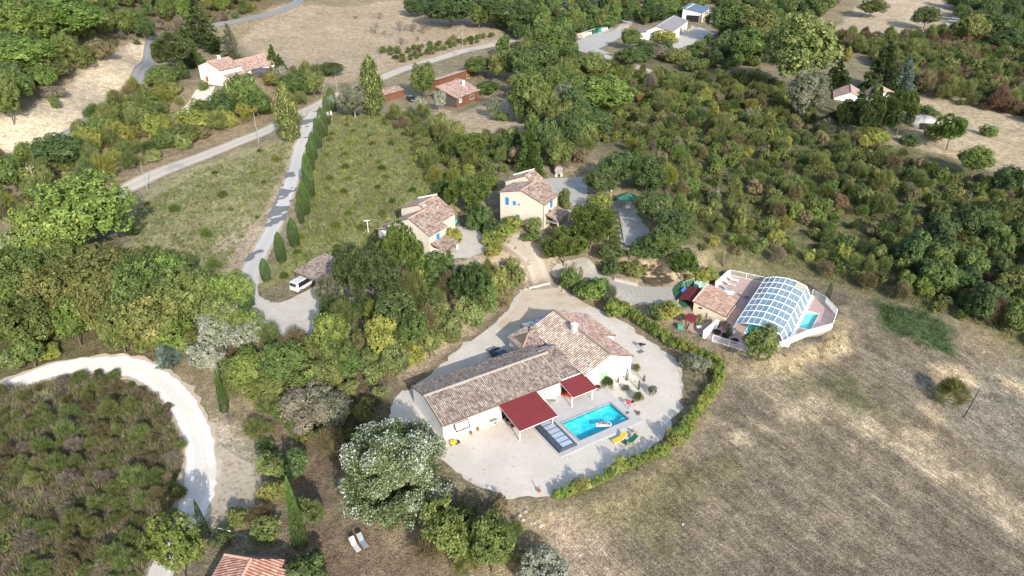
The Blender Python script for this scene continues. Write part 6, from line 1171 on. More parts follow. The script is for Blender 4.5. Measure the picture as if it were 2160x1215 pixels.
KW = dict(broad=("tree", "rounded broadleaf tree"), pine=("pine", "dense pine"), loose=("pine", "loose feathery pine"), cyp=("cypress", "columnar cypress"), cypcone=("cypress", "slender pointed cypress"), lomb=("poplar", "tall narrow poplar"), fir=("conifer", "cone-shaped conifer"), broom=("shrub", "upright brushy shrub"), twig=("shrub", "spiky shrub"), dead=("tree", "leafless tree"), bush=("bush", "rounded bush"))
NM = dict(broad="broadleaf_tree", pine="pine_tree", loose="pine_tree", cyp="cypress_tree", cypcone="cypress_tree", lomb="poplar_tree", fir="conifer_tree", broom="broom_shrub", twig="shrub", dead="bare_tree", bush="bush")
USED = {}
def place_words(u, v, k=0):
    (lu, lv), nme = sorted(LAND, key=lambda q: (q[0][0] - u) ** 2 + ((q[0][1] - v) * 1.3) ** 2)[k]; dx, dy = u - lu, v - lv
    side = ("right of" if dx > 0 else "left of") if abs(dx) > abs(dy) * 1.2 else ("in front of" if dy > 0 else "behind")
    return side + " " + nme
def slotmat(o, mat):
    if not o.data.materials: o.data.materials.append(mat)
    o.material_slots[0].link = 'OBJECT'; o.material_slots[0].material = mat
def crown_obj(kind, R, V, col, seed):
    rr = random.Random(seed); size = 'L' if R > 3.4 else ('M' if R > 1.6 else 'S')
    pool_ = PR[{'broad': 'broad' + size, 'bush': 'broad' + size, 'pine': 'pine' + ('L' if R > 2.6 else 'M')}.get(kind, kind)]
    me = rr.choice(pool_); o = bpy.data.objects.new("crown", me); COL.objects.link(o)
    if kind == 'dead':
        if not me.materials: me.materials.append(DEAD)
    else: slotmat(o, F[col])
    o.scale = (R, R, V); o.rotation_euler = (0, 0, rr.uniform(0, 6.28)); return o
def plant(kind, col, P, R, V, clear, label=None, group=None, seed=None):
    """P ground point; crown centre V+clear above it"""
    seed = seed if seed is not None else int(abs(P[0] * 131 + P[1] * 57)); cat, _ = KW[kind]; bushy = kind in ('broom', 'twig', 'bush')
    zc = V * (.72 if bushy else .95) + clear; cr = crown_obj(kind, R, V, col, seed)
    if bushy or kind == 'dead':
        cr.name = NM[kind]; cr.location = (P[0], P[1], P[2] + (zc if kind != 'dead' else V * .98)); tag(cr, label, cat, group); return cr
    r = empty(NM[kind], (P[0], P[1], P[2]), 0, label, cat, group); cr.parent = r; cr.location = (0, 0, zc)
    tk = bpy.data.objects.new("trunk", random.Random(seed).choice(TRKP if col in ('silver', 'grey', 'poplar') or kind == 'lomb' else TRK)); COL.objects.link(tk); tk.parent = r; tk.location = (0, 0, zc); w = max(min(R, V), .5) * (1.0 if kind != 'cyp' else .8); tk.scale = (w * .9, w * .9, zc); return r
def bbox_plant(kind, col, u, vt, vb, w, label=None, clear=None, group=None):
    """a plant whose crown fills the photo box centred at u, vt..vb, w wide"""
    um, vm = u, (vt + vb) / 2; hh = (vb - vt) / 2; z = 2.0; V = R = 1.0
    for _ in range(5):
        P = G3(um, vm, z); _, _, d = px(P); s = FPX / d; R = w / 2 / s; ph = math.atan2(CAM_H - P[2], math.hypot(P[0], P[1])); q = (hh / s) ** 2 - (R * math.sin(ph)) ** 2
        V = math.sqrt(max(q, (.55 * R) ** 2)) / math.cos(ph); V = min(V, R * 1.6) if kind in ('broad', 'bush', 'pine', 'loose', 'dead', 'twig') else V; c = clear if clear is not None else dict(broad=.25 * V, pine=.22 * V, loose=.2 * V, lomb=.1 * V, fir=.05 * V).get(kind, 0); z = V * (.72 if kind in ('broom', 'twig', 'bush') else .95) + c
    g = np.array([P[0], P[1], float(hz(P[0], P[1], HZ0))])
    if label is None:
        big = "large " if w > 95 else ("small " if w < 42 else ""); label = (big + CW[col] + " " + KW[kind][1] + " " + place_words(u, vb)) if kind != 'dead' else (big + "leafless grey-brown tree " + place_words(u, vb))
        for k_ in (1, 2, 3):
            if label not in USED or kind == 'dead': break
            label = big + CW[col] + " " + KW[kind][1] + " " + place_words(u, vb) + " and " + place_words(u, vb, k_)
            if len(label.split()) > 16: label = big + CW[col] + " " + KW[kind][0] + " " + place_words(u, vb, k_)
    if label in USED and group is None: group = "look-alike " + label; USED[label]['group'] = group
    o = plant(kind, col, g, R / (.90 if kind in ("broad", "bush", "pine", "loose", "fir") else 1.02), V * (1.06 if kind in ("broad", "bush", "pine") else 1), c, label, group)
    if label not in USED: USED[label] = o
    return o
B = bbox_plant
# cypress avenue
AV = [(698,186,236,18),(688,204,264,13),(679,228,290,18),(669,250,314,14),(659,281,338,15),(654,300,362,14),(649,326,420,19),(641,384,455,18),(633,412,473,11),(618,460,522,19),(590,490,555,19),(558,545,594,18)]
CYN = ["topmost cypress of the avenue by the driveway entrance", "second cypress down the driveway avenue", "third cypress down the driveway avenue, broad and tall", "fourth cypress down the driveway avenue, slim", "fifth cypress down the driveway avenue", "sixth cypress down the driveway avenue", "tall broad cypress in the middle of the driveway avenue", "cypress just below the tall middle one of the avenue", "thinnest cypress of the driveway avenue", "third cypress from the bottom of the driveway avenue", "second cypress from the bottom of the driveway avenue", "bottommost and shortest cypress of the driveway avenue"]
for (u, a, b, w), l in zip(AV, CYN): B('cyp', 'cypress', u, a, b, w * 1.18, l, group="cypresses along the driveway")
B('cypcone', 'cypress', 620, 1012, 1160, 33, "big tall cypress beside the coral roofed house"); B('cypcone', 'cypress', 422, 1055, 1137, 22, "pointed cypress casting its shadow on the white track"); B('cypcone', 'cypress', 464, 780, 872, 20, "slim cypress right of the bend in the white track"); B('cyp', 'dark', 1750, 596, 632, 10, "small dark cypress at the right corner of the pool enclosure")
# cactus garden
for u, a, b, w, l in ((1323,776,803,6,"tallest thin column cactus by the right corner of the villa"),(1359,791,805,5,"thin column cactus farthest right in the gravel garden"),(1348,802,823,5,"thin column cactus lowest in the gravel garden"),(1304,795,808,4,"short column cactus against the villa wall")): B('cyp', 'dark', u, a, b, w, l, group="column cacti in the gravel garden")
for u, a, b, w, c, l in ((1281,795,822,24,'dark',"dark spiky shrub against the white villa gable"),(1346,825,850,23,'olive',"round olive shrub in the gravel right of the pool"),(1343,768,786,16,'yellow',"yellow-green yucca at the right corner of the villa"),(1320,812,826,17,'grey',"low pale agave between the cacti"),(1376,814,838,18,'grey',"grey branching cactus at the right of the gravel garden"),(1261,812,824,12,'rust',"small reddish grass clump at the awning corner")): B('twig', c, u, a, b, w, l)
for k, px_ in enumerate(((1337,790),(1342,792),(1341,806),(1355,815),(1360,812),(1335,852),(1339,856),(1300,806),(1330,846),(1308,812),(1345,829),(1364,817))): rock(px_, .16, "small white stone in the cactus garden right of the villa", "white stones in the cactus garden", p=at_z(*px_, .03))
# the big white poplar
def big_poplar():
    um, vm, z = 832, 998, 7.5
    for _ in range(4): P = G3(um, vm, z); _, _, d = px(P); s = FPX / d; R = 146 / s; V = 7.8; z = V * .72
    g = np.array([P[0], P[1], float(hz(P[0], P[1], HZ0))]); r = empty("white_poplar_tree", tuple(g), 0, "huge poplar with silvery white leaf tips overhanging the left of the gravel terrace", "tree"); a, b = poplar_meshes()
    for nm, me_, mt_ in (("crown", a, F['poplar']), ("white_leaves", b, F['white'])): o = link(nm, me_, mt_, r); o.scale = (R * .93, R * .93, V); o.location = (0, 0, z)
    o = bpy.data.objects.new("trunk", TRKP[0]); COL.objects.link(o); o.parent = r; o.location = (0, 0, z); o.scale = (R * .8, R * .8, z)
big_poplar()
T = [l.split() for l in """
broad mid 945 1050 1182 112|broad mid 1038 1072 1222 96|broad silver 1146 1165 1250 100|broad bright 368 1085 1225 105|bush dark 652 1186 1225 96|bush olive 502 1068 1118 50|twig rust 548 1065 1112 46
bush olive 562 1095 1135 62|loose broom 640 1040 1125 60|bush yellow 560 1020 1068 34|broad dark 625 945 1012 54|broad olive 572 950 1012 62|twig broom 545 880 935 55|bush dark 560 925 960 40|bush olive 590 1010 1060 50|broom broom 668 1060 1120 36|bush dark 468 1118 1150 48
broad drybush 660 808 912 132|broad grey 690 812 905 90|bush mid 600 840 880 60
broad bright 172 362 530 190|broad bright 92 432 575 140|broad olive 222 515 665 170|broad mid 30 520 650 120|broad olive 108 560 690 120|broad mid 292 542 690 110|broad olive 392 560 690 128|broad olive 330 610 740 130|broad mid 50 618 750 130|broad bright 152 610 745 66|broad olive 205 575 700 90|broad olive 262 630 735 100|broad olive 455 585 660 84|broad dark 505 610 672 66|broad bright 8 600 700 90|broad olive 120 500 600 100|broad mid 60 700 775 60|bush broom 30 730 790 60|bush yellow 100 725 760 50
broad silver 468 642 742 108|broad silver 520 670 745 80|broad silver 440 715 785 84|fir blue 352 680 762 56|broad bright 525 735 830 96|broad olive 400 690 750 60
broad bright 700 655 765 84|broad mid 712 700 790 70|broad yellow 800 668 752 78|broad dark 832 606 700 92|broad mid 600 720 820 96|broad olive 555 770 850 96|broad olive 650 760 840 80|broad olive 690 750 825 76|broad mid 735 735 800 66|bush broom 780 745 800 60|bush broom 830 720 790 70|bush brown 760 700 750 50|broad mid 870 655 735 76|broad olive 905 690 755 64|bush broom 945 655 720 66|bush broom 990 620 700 60|bush rust 975 625 660 50|bush olive 1050 560 650 60|bush broom 1080 545 615 50|bush mid 1022 590 670 56|bush brown 1062 600 655 40|bush olive 905 640 690 50|bush mid 1000 560 620 44|bush bright 885 590 640 40|broad olive 915 630 690 60|broom broom 1005 625 690 50|bush yellow 870 725 770 50
loose dark 992 542 645 80|bush mid 922 528 604 78|bush yellow 880 565 615 34|pine pine 845 455 630 96|pine darkpine 788 528 655 104|pine darkpine 748 512 645 84|loose grey 694 562 665 60|loose darkpine 706 610 680 70|bush mid 905 598 628 70|bush dark 780 618 672 70
pine pine 985 370 452 90|pine pine 982 278 345 80|pine pine 1190 480 560 94|pine pine 1248 430 524 98|broad yellow 1266 405 450 50|pine pine 1440 527 588 56|fir cypress 1118 262 362 58|fir dark 1090 270 340 46
bush dark 1012 432 492 64|bush dark 1045 465 510 50|bush yellow 1072 458 498 64|bush yellow 1040 488 522 48|bush yellow 956 476 522 34|bush olive 1128 458 496 34|bush mid 1188 400 440 32|bush yellow 1196 425 445 22|bush yellow 1040 515 545 40|bush dark 1150 440 480 30|bush mid 1120 490 510 40
broad dark 1268 352 415 66|broad dark 1310 318 390 82|broad dark 1365 330 405 78|broad dark 1380 400 470 80|broad dark 1420 440 515 88|broad mid 1400 480 540 76|bush dark 1292 515 552 62|bush dark 1365 508 545 76|bush dark 1287 545 586 42|bush olive 1340 548 590 48|bush olive 1320 548 575 34
bush mid 1203 562 614 44|bush bright 1255 583 642 66|twig grey 1285 600 640 34|bush dark 1385 640 680 40|bush yellow 1410 634 680 52|bush mid 1225 590 625 34|bush hedge 1300 640 662 60
broad mid 1606 684 762 76|bush mid 1538 690 714 16|bush olive 1475 665 690 20|bush yellow 1478 568 605 36|bush hedge 1500 562 602 34|bush gold 1455 575 600 22
twig olive 2004 796 872 56|bush grey 1468 742 792 62|broad bright 2058 310 368 68|bush bright 2085 264 292 34|broad dark 2130 350 410 60|broad dark 1955 14 56 56|loose pine 2010 234 312 58|bush yellow 1970 262 300 42|bush mid 1950 222 262 60|bush dark 1920 285 310 40
broad olive 1692 38 185 150|broad grey 1702 155 245 84|fir dark 1768 130 185 62|fir darkpine 1868 88 190 76|fir blue 1910 122 196 48|pine dark 1795 212 284 60|pine dark 1832 204 292 62|pine dark 1868 200 290 62|pine mid 1904 192 278 58|pine dark 1770 230 275 44|fir dark 1812 185 260 40|fir dark 1850 185 262 40|fir dark 1890 180 255 40|broad mid 1850 178 215 26|twig grey 1742 252 288 40|bush hedge 1840 275 300 70
lomb olive 782 120 240 42|lomb olive 605 176 294 42|broad grey 745 178 244 62|broad mid 892 130 206 54|broad silver 885 205 240 26|broad silver 926 192 230 30|bush mid 1055 232 258 36|broad grey 1040 202 246 26|bush broom 960 250 300 40|bush olive 925 240 290 48|bush mid 1030 170 200 50
broad mid 1160 50 122 80|broad dark 1138 92 160 86|broad dark 1185 70 120 50|broad dark 1100 100 170 70|broad olive 1250 112 162 66|broad bright 1268 158 235 130|broad dark 1240 225 290 100|broad mid 1112 150 245 84|broad yellow 1150 180 240 36|broad mid 1170 150 215 60|broad grey 1190 175 240 44|broad dark 1215 180 250 60|broad olive 1060 110 165 60|broad mid 1010 120 160 60|broad olive 1200 130 180 60
broad mid 515 152 238 76|broad dark 472 190 250 60|broad silver 592 140 178 32|fir mid 575 95 150 34|fir darkpine 590 115 155 30|broad yellow 570 152 182 34|bush mid 430 170 195 20|broad mid 540 190 245 60|broad mid 620 155 205 70|broad olive 660 150 200 50|broad dark 700 130 160 46|broad mid 440 215 250 70|bush yellow 400 230 280 90|broad yellow 520 210 250 50
pine darkpine 360 72 148 80|fir darkpine 415 0 96 82|fir mid 392 62 140 62|fir grey 484 52 126 46|bush dark 376 130 175 46|fir dark 455 80 110 50|broad mid 340 140 185 56|bush olive 350 170 210 60|bush mid 300 190 240 60
broad bright 130 8 70 150|broad bright 55 10 90 120|broad olive 190 20 66 70|broad bright 30 80 150 130|broad mid 10 150 260 60|broad bright 90 88 125 80|bush olive 110 130 165 70|bush olive 170 95 150 50|bush brown 210 85 130 60|bush mid 60 140 185 80|bush drybush 110 180 210 50|bush mid 115 200 235 22|broad mid 265 20 75 46|broad dark 300 30 80 46|broad dark 210 0 30 60
broad dark 120 282 352 100|bush bright 60 300 350 60|broad mid 20 330 400 60|bush yellow 180 270 330 60|bush mid 225 245 300 60|bush yellow 250 255 310 60|bush olive 300 215 280 70|bush yellow 330 240 300 60|bush mid 350 270 320 50|bush olive 390 260 310 60|bush mid 240 215 245 40|broad olive 80 340 400 60
broad dark 950 0 40 110|broad dark 1040 0 52 100|broad dark 1100 10 62 80|broad mid 1010 10 55 50|broad dark 880 0 30 60|fir blue 1190 5 40 60|fir dark 1150 0 40 50|fir blue 1250 0 30 40|broad mid 1330 60 100 46|bush dark 1215 40 72 46|broad mid 1280 34 56 50|broad dark 1380 10 45 60|broad mid 1400 0 30 70|broad yellow 1400 68 95 60
broad mid 1540 10 80 100|broad olive 1600 20 100 90|broad mid 1570 60 130 80|broad dark 1640 60 130 60|fir dark 1700 0 30 60|broad mid 1840 0 30 60|broad dark 2080 20 80 90|broad dark 2140 60 110 80|broad olive 2050 30 90 60|broad dark 1330 100 140 60|bush rust 1500 100 130 60|bush dark 1350 95 135 70|bush drybush 1392 96 128 46|bush olive 1430 104 136 60|bush mid 1470 92 130 56|bush olive 1530 76 122 60|bush brown 1320 112 140 50|bush olive 1470 125 150 60
cyp dark 1648 0 26 16|lomb olive 1775 95 125 12|lomb yellow 1790 98 128 12
""".replace("\n", "|").split("|") if l.strip()]
for k, c, u, a, b, w in T: B(k, c, float(u), float(a), float(b), float(w))
for u, a, b, w in ((790,38,70,26),(843,35,66,34),(870,40,68,24),(890,42,70,30),(812,60,74,16),(845,72,94,30),(808,92,110,26),(883,72,86,16),(799,20,40,22),(748,30,40,20),(866,45,66,22)): B('dead', 'drybush', u, a, b, w, "low leafless orchard tree in the dry field above the main road", group="leafless orchard trees in the dry field")
B('dead', 'drybush', 1199, 300, 366, 30, "dead grey tree behind the giant barrel"); B('dead', 'drybush', 1530, 510, 566, 36, "dead pale tree at the upper left corner of the pool deck"); B('dead', 'drybush', 480, 860, 900, 34, "dead twiggy bush right of the white track")
# hedge round the terrace
HP = smooth([(1318,664),(1345,682),(1375,700),(1405,722),(1435,738),(1465,748),(1496,762),(1513,785),(1512,815),(1496,838),(1476,865),(1458,893),(1442,918),(1418,945),(1390,962),(1352,978),(1316,992),(1296,1000)], 3, False)
def hedge(pts, n0, rad, col='hedge', lab="lime green hedge shrub on the gravel terrace rim PLACE", grp="hedge shrubs round the gravel terrace"):
    W_ = np.array([G3(*p)[:2] for p in pts]); L = np.r_[0, np.cumsum(np.linalg.norm(np.diff(W_, axis=0), axis=1))]; s = 0
    while s < L[-1]:
        p = np.array([np.interp(s, L, W_[:, 0]), np.interp(s, L, W_[:, 1])]); R = rad * random.uniform(.72, 1.25); c = random.choice([col, col, 'bright', 'yellow']) if col == 'hedge' else col
        plant('bush', c, (p[0], p[1], float(hz(*p, HZ0)) - .1), R, R * random.uniform(.85, 1.35), .1, lab.replace('PLACE', place_words(*px(np.array([*p, 0.0]))[:2])), grp + ' ' + place_words(*px(np.array([*p, 0.0]))[:2]), seed=int(s * 77 + n0)); s += R * 1.25
hedge(HP, 1, 1.05); hedge([(1238,1030),(1268,1018),(1296,1002)], 3, .8); hedge([(1172,1052),(1215,1040),(1240,1028)], 2, .95)
# lavender rows
for i, (u, v) in enumerate([(1378,565),(1366,572),(1372,572),(1386,574),(1380,580),(1393,575),(1388,583),(1400,582),(1358,590),(1364,592),(1370,594),(1376,592),(1383,592),(1390,590),(1397,592),(1403,590),(1409,588),(1365,598),(1372,599),(1380,600),(1387,600),(1394,600),(1401,599),(1408,598),(1415,595),(1360,581),(1350,578),(1355,570),(1362,564),(1391,568)]):
    q = G3(u, v); plant('twig', 'drybush', q, .45, .35, 0, "small grey lavender tuft in the bed above the chippings path", "lavender tufts in rows", seed=i)
for i in range(14): q = G3(1288 + (i % 2) * 9 + i * .6, 448 + i * 5.4); plant('twig', 'broom', q, .7, .5, 0, "low grey-green clump in the double row left of the boules court", "clumps along the boules court", seed=i + 40)

# ------------------------------------------------------------------ scrub filled in on the ground between the named plants
def scatter(pp, spacing, rng_, seed, avoid=(), maxn=999):
    W_ = polyw(pp); r = np.random.default_rng(seed); lo, hi = W_.min(0), W_.max(0); n = int((hi - lo).prod() / spacing ** 2 * 3); P = r.uniform(lo, hi, (n, 2)); P = P[sdf(P, W_) < 0]
    for a in avoid: P = P[sdf(P, a) > .6]
    keep = []; cell = {}
    for p in P:
        k = (int(p[0] // spacing), int(p[1] // spacing)); 
        if any(np.hypot(*(p - q)) < spacing for i in (-1, 0, 1) for j in (-1, 0, 1) for q in cell.get((k[0] + i, k[1] + j), ())): continue
        cell.setdefault(k, []).append(p); keep.append((p, r.uniform(*rng_), r.random(), r.random(), r.random()))
    return keep[:maxn]
AVOID = [hrect(k, 1.0) for k in HOUSES] + [TERR] + [polyw(DECK_PX, ZC)] + [polyw(q) for q in (
 [(1140,372),(1240,372),(1240,450),(1160,420)], [(1285,415),(1340,415),(1395,535),(1290,540)], [(650,230),(690,190),(720,200),(650,300),(610,440),(520,615),(495,610),(600,400),(635,270)],
 [(1190,85),(1330,50),(1330,130),(1440,175),(1300,140)], [(1340,60),(1500,20),(1520,90),(1440,112),(1335,104)], [(1430,30),(1510,10),(1530,60),(1470,80)], [(390,225),(460,180),(450,215),(345,268)], [(1155,570),(1240,540),(1440,600),(1445,660),(1320,650),(1210,600)], [(200,410),(420,305),(620,230),(640,270),(420,360),(240,440)], [(640,220),(850,135),(1040,85),(1040,110),(860,170),(650,270)])]
BUSH = [('bush', .5), ('twig', .2), ('broom', .3)]
HC = [('olive', .40), ('mid', .20), ('brown', .17), ('dark', .05), ('bright', .11), ('rust', .015), ('yellow', .09), ('drybush', .02), ('gold', .01)]
DRY = ('brown', 'rust', 'drybush', 'gold', 'yellow', 'straw'); QUEUE = []
def short_label(label, col, R, u, v):
    w = label.replace("COL", CW[col]).split(); k = next((i for i, x in enumerate(w) if x in ('on', 'inside', 'filling', 'in', 'above', 'between', 'below', 'round', 'along', 'behind', 'at')), len(w))
    return ("small " if R < 1.0 else ("big " if R > 2.6 else "")) + " ".join(w[:k]) + " " + place_words(u, v)
def kind_name(kd, col): return 'oak_tree' if kd == 'broad' and col in ('olive', 'bright') else ('dry_shrub' if kd != 'broad' and col in DRY else NM[kd])  # leaf colour alone picks the name; the crowns are the same
def fill(pp, spacing, rng_, seed, cols, label, grp, lim, kinds=BUSH, hs=.8, stuff="scrub", maxn=999):
    """the plants nearest the camera as things of their own, those past LIM of them as one mass"""
    K = sorted(scatter(pp, spacing, rng_, seed, AVOID, maxn), key=lambda k: k[0][1]); rest = []
    names = [c for c, _ in cols]; cw = np.cumsum([w for _, w in cols]); cw = cw / cw[-1]; kn = [k for k, _ in kinds]; kw = np.cumsum([w for _, w in kinds]); kw = kw / kw[-1]
    for i, (p, R, a, b, c) in enumerate(K):
        g = (p[0], p[1], float(hz(p[0], p[1], HZ0)) - .1); col = names[int(np.searchsorted(cw, a))]; kd = kn[int(np.searchsorted(kw, b))]; H = R * (hs + .5 * c) * (1.25 if kd == 'broom' else 1)
        u_, v_, d_ = px(g); seen = -120 < u_ < 2280 and -90 < v_ < 1300 and d_ > 5; nm_ = kind_name(kd, col)
        if not seen and (u_ < -600 or u_ > 2760 or d_ < 5): continue
        QUEUE.append((R / max(d_, 1) * (1 if seen else .05), nm_, kd, col, g, R, H, short_label(label, col, R, u_, v_), "look-alike " + short_label(label, col, R, u_, v_), i * 13 + seed, stuff))
def flush():
    """the plants that show largest become things of their own; those past about 270 of a kind one mass"""
    cnt = {}; rest = {}
    for n_ in [o.name.split('.')[0] for o in COL.objects if o.parent is None]: cnt[n_] = cnt.get(n_, 0) + 1
    for sc_, nm_, kd, col, g, R, H, lab, grp, sd_, st in sorted(QUEUE, key=lambda q: -q[0]):
        if cnt.get(nm_, 0) < 285:
            cnt[nm_] = cnt.get(nm_, 0) + 1; c_ = col if kd != 'broom' or col in DRY else 'broom'; plant(kd, c_, g, R, H, 0 if kd in ('bush', 'twig', 'broom') else .2 * H, lab, grp, seed=sd_).name = nm_
        else: rest.setdefault((col, kd == 'broad'), []).append((g, R, H, kd))
    for (col, tree), L in rest.items():
        V_, F_, A_ = [], [], []; off = 0; rr = np.random.default_rng(5)
        for g, R, H, kd in L:
            me = PR[{'broad': 'lite', 'bush': 'liteS', 'twig': 'twig', 'broom': 'broom'}[kd]]; me = me[int(rr.integers(len(me)))]; n = len(me.vertices); v = np.empty(n * 3, np.float32); me.vertices.foreach_get('co', v); v = v.reshape(-1, 3); an = rr.uniform(0, 6.28); R_ = np.array([[math.cos(an), -math.sin(an), 0], [math.sin(an), math.cos(an), 0], [0, 0, 1]]); v = (v @ R_.T) * [R, R, H] + [g[0], g[1], g[2] + H * (.72 if not tree else 1.1)]
            f = np.empty(len(me.loops), np.int32); me.loops.foreach_get('vertex_index', f); at = np.empty(len(me.polygons), np.float32); me.attributes['rnd'].data.foreach_get('value', at); V_.append(v); F_.append(f.reshape(-1, 4) + off); A_.append(np.clip(at * .8 + rr.uniform(-.1, .25), 0, 1)); off += n
        nm_ = "woodland" if tree else "scrub"; o = link(nm_, npmesh(nm_, np.concatenate(V_), np.concatenate(F_), np.concatenate(A_)), F[col]); tag(o, kind='stuff')
fill([(1300,128),(1440,165),(1600,160),(1680,215),(1790,290),(1900,330),(2060,385),(2230,430),(2300,600),(2300,800),(2075,690),(1900,640),(1780,600),(1640,560),(1560,540),(1480,560),(1440,510),(1350,420),(1330,310),(1240,300),(1180,240),(1220,150)], 2.0, (.85, 1.9), 11, HC, "COL scrub bush on the hillside right of the gazebo and above the pool enclosure", "scrub bushes on the right hillside", 280, kinds=[('bush', .62), ('twig', .18), ('broom', .2)], hs=.88)
fill([(1740,95),(1800,80),(1900,85),(2040,70),(2160,80),(2260,200),(2260,330),(2160,250),(1990,215),(1900,190),(1830,120)], 3.1, (1.4, 3.0), 12, [('olive', .35), ('mid', .25), ('rust', .17), ('brown', .15), ('bright', .08)], "COL thicket bush on the far slope behind the pale conifer", "thicket on the far right slope", 90)
fill([(-60,830),(40,835),(150,800),(215,790),(300,812),(360,860),(385,940),(380,1060),(350,1140),(300,1230),(-150,1260)], 1.6, (.45, 1.5), 13, [('broom', .34), ('olive', .32), ('drybush', .12), ('brown', .22)], "COL low scrub plant inside the bend of the white gravel track", "scrub inside the bend of the track", 290, kinds=[('broom', .6), ('bush', .05), ('twig', .35)], hs=.5)
fill([(-500,680),(-60,640),(60,590),(230,580),(300,600),(400,600),(500,630),(560,700),(555,770),(450,770),(250,755),(120,740),(0,780),(-500,850)], 4.4, (2.4, 4.0), 14, [('olive', .45), ('mid', .3), ('bright', .25)], "COL oak crown filling the wood left of the driveway", "oaks in the wood left of the driveway", 120, kinds=[('broad', 1)], hs=.9)
fill([(470,770),(560,725),(640,725),(760,700),(840,640),(900,640),(1010,600),(1085,565),(1100,590),(1040,660),(960,715),(880,770),(820,820),(800,860),(760,930),(690,950),(620,930),(540,870),(480,850)], 2.6, (1.2, 2.2), 15, [('olive', .3), ('mid', .25), ('broom', .2), ('brown', .12), ('dark', .08), ('yellow', .05)], "COL bush on the bank between parking court and gravel terrace", "bushes on the bank above the terrace", 200, hs=.9)
fill([(-200,-60),(600,-60),(560,0),(480,30),(330,60),(220,85),(160,140),(60,225),(0,240),(-300,260)], 5.2, (2.6, 4.4), 16, [('bright', .35), ('mid', .3), ('olive', .25), ('dark', .1)], "COL tree in the wood above the pale sand bank", "trees in the wood above the sand bank", 120, kinds=[('broad', .75), ('bush', .25)], hs=.9)
fill([(150,150),(250,80),(330,50),(480,0),(560,20),(500,40),(330,75),(300,95),(240,95),(190,130)], 3.4, (1.2, 2.2), 17, [('brown', .3), ('olive', .3), ('drybush', .25), ('dark', .15)], "COL bush on the dry slope above the hill road", "bushes above the hill road", 60)
fill([(-60,430),(0,350),(140,300),(250,225),(320,160),(400,235),(470,250),(560,235),(640,195),(700,160),(650,150),(560,180),(640,225),(420,305),(200,395),(0,470)], 3.2, (1.3, 2.6), 18, [('olive', .3), ('yellow', .22), ('broom', .2), ('mid', .18), ('brown', .1)], "COL bush between the hill road and the main road", "bushes between the two roads", 160)
fill([(830,-10),(1000,30),(1080,75),(1120,110),(1060,120),(1100,160),(1070,240),(1120,290),(1180,360),(1240,300),(1210,140),(1200,90),(1320,60),(1350,0),(1300,-40),(830,-60)], 4.6, (2.2, 3.8), 19, [('dark', .35), ('mid', .35), ('olive', .3)], "COL tree in the belt between the chalet and the road junction", "trees between chalet and junction", 120, kinds=[('broad', 1)], hs=.95)
fill([(820,250),(900,250),(960,300),(1060,295),(1090,330),(1080,360),(1010,380),(940,320),(880,300)], 3.2, (1.3, 2.2), 20, [('olive', .4), ('mid', .3), ('bright', .2), ('brown', .1)], "COL bush below the garden of the wooden chalet", "bushes below the chalet garden", 60)
fill([(1340,0),(1440,-20),(1600,-20),(1760,-30),(1760,20),(1700,60),(1600,140),(1500,150),(1500,100),(1430,110),(1360,120),(1330,90),(1340,60)], 4.6, (2.0, 3.6), 21, [('dark', .3), ('mid', .35), ('olive', .3), ('rust', .05)], "COL tree round the hangar and the barn", "trees round the hangar", 80, kinds=[('broad', .6), ('bush', .4)])
fill([(1980,-30),(2300,-30),(2300,130),(2160,110),(2060,90),(2000,20)], 6, (3, 5), 22, [('dark', .6), ('mid', .4)], "COL tree in the top right corner wood", "trees in the top right wood", 60, kinds=[('broad', 1)])
fill([(690,250),(800,235),(900,300),(950,400),(955,450),(860,430),(800,480),(830,540),(740,540),(650,560),(590,600),(600,530),(650,470),(680,350)], 4.6, (.4, 1.0), 23, [('bright', .4), ('yellow', .35), ('olive', .25)], "COL broom clump on the green slope right of the driveway", "broom clumps on the green slope", 280, kinds=[('twig', 1)], hs=.6)
fill([(260,460),(420,360),(600,300),(620,320),(560,440),(500,520),(470,600),(400,560),(300,540)], 7.5, (.35, 1.2), 24, [('bright', .75), ('yellow', .25)], "COL broom clump on the dry wedge left of the driveway", "broom clumps on the dry wedge", 160, kinds=[('twig', 1)], hs=.6)
fill([(800,110),(860,110),(960,85),(1040,80),(950,105),(850,135)], 2.6, (.7, 1.5), 25, [('broom', .6), ('olive', .4)], "green broom clump on the field side of the main road", "broom clumps above the main road", 60, kinds=[('broom', 1)], hs=.5)
fill([(700,1010),(560,860),(480,800),(560,790),(700,880),(720,960)], 2.8, (1.2, 2.0), 26, [('dark', .3), ('olive', .4), ('brown', .3)], "COL bush in the shaded hollow left of the big poplar", "bushes in the shaded hollow", 60)
fill([(880,1130),(1060,1060),(1110,1110),(1150,1230),(900,1230)], 2.2, (.9, 1.6), 27, [('olive', .3), ('rust', .15), ('mid', .3), ('brown', .25)], "COL bush at the foot of the terrace below the poplar", "bushes below the poplar", 60)
fill([(1990,470),(2230,430),(2300,800),(2070,685),(1960,640),(1900,560)], 4.2, (2.2, 3.4), 28, [('dark', .45), ('mid', .3), ('olive', .25)], "dark COL tree along the right edge of the hillside", "trees at the right edge", 60, kinds=[('broad', 1)])
fill([(1080,295),(1180,300),(1250,300),(1240,365),(1200,352),(1150,352),(1080,355),(1060,330)], 3.0, (1.5, 2.6), 29, [('olive', .4), ('mid', .3), ('bright', .2), ('brown', .1)], "COL bush behind the giant barrel", "bushes behind the barrel", 60)
fill([(860,245),(900,290),(950,345),(1050,375),(1040,400),(960,395),(930,440),(900,400),(880,330)], 2.8, (1.0, 2.0), 30, [('olive', .4), ('mid', .3), ('bright', .2), ('yellow', .1)], "COL bush at the right edge of the green slope", "bushes at the edge of the slope", 60)
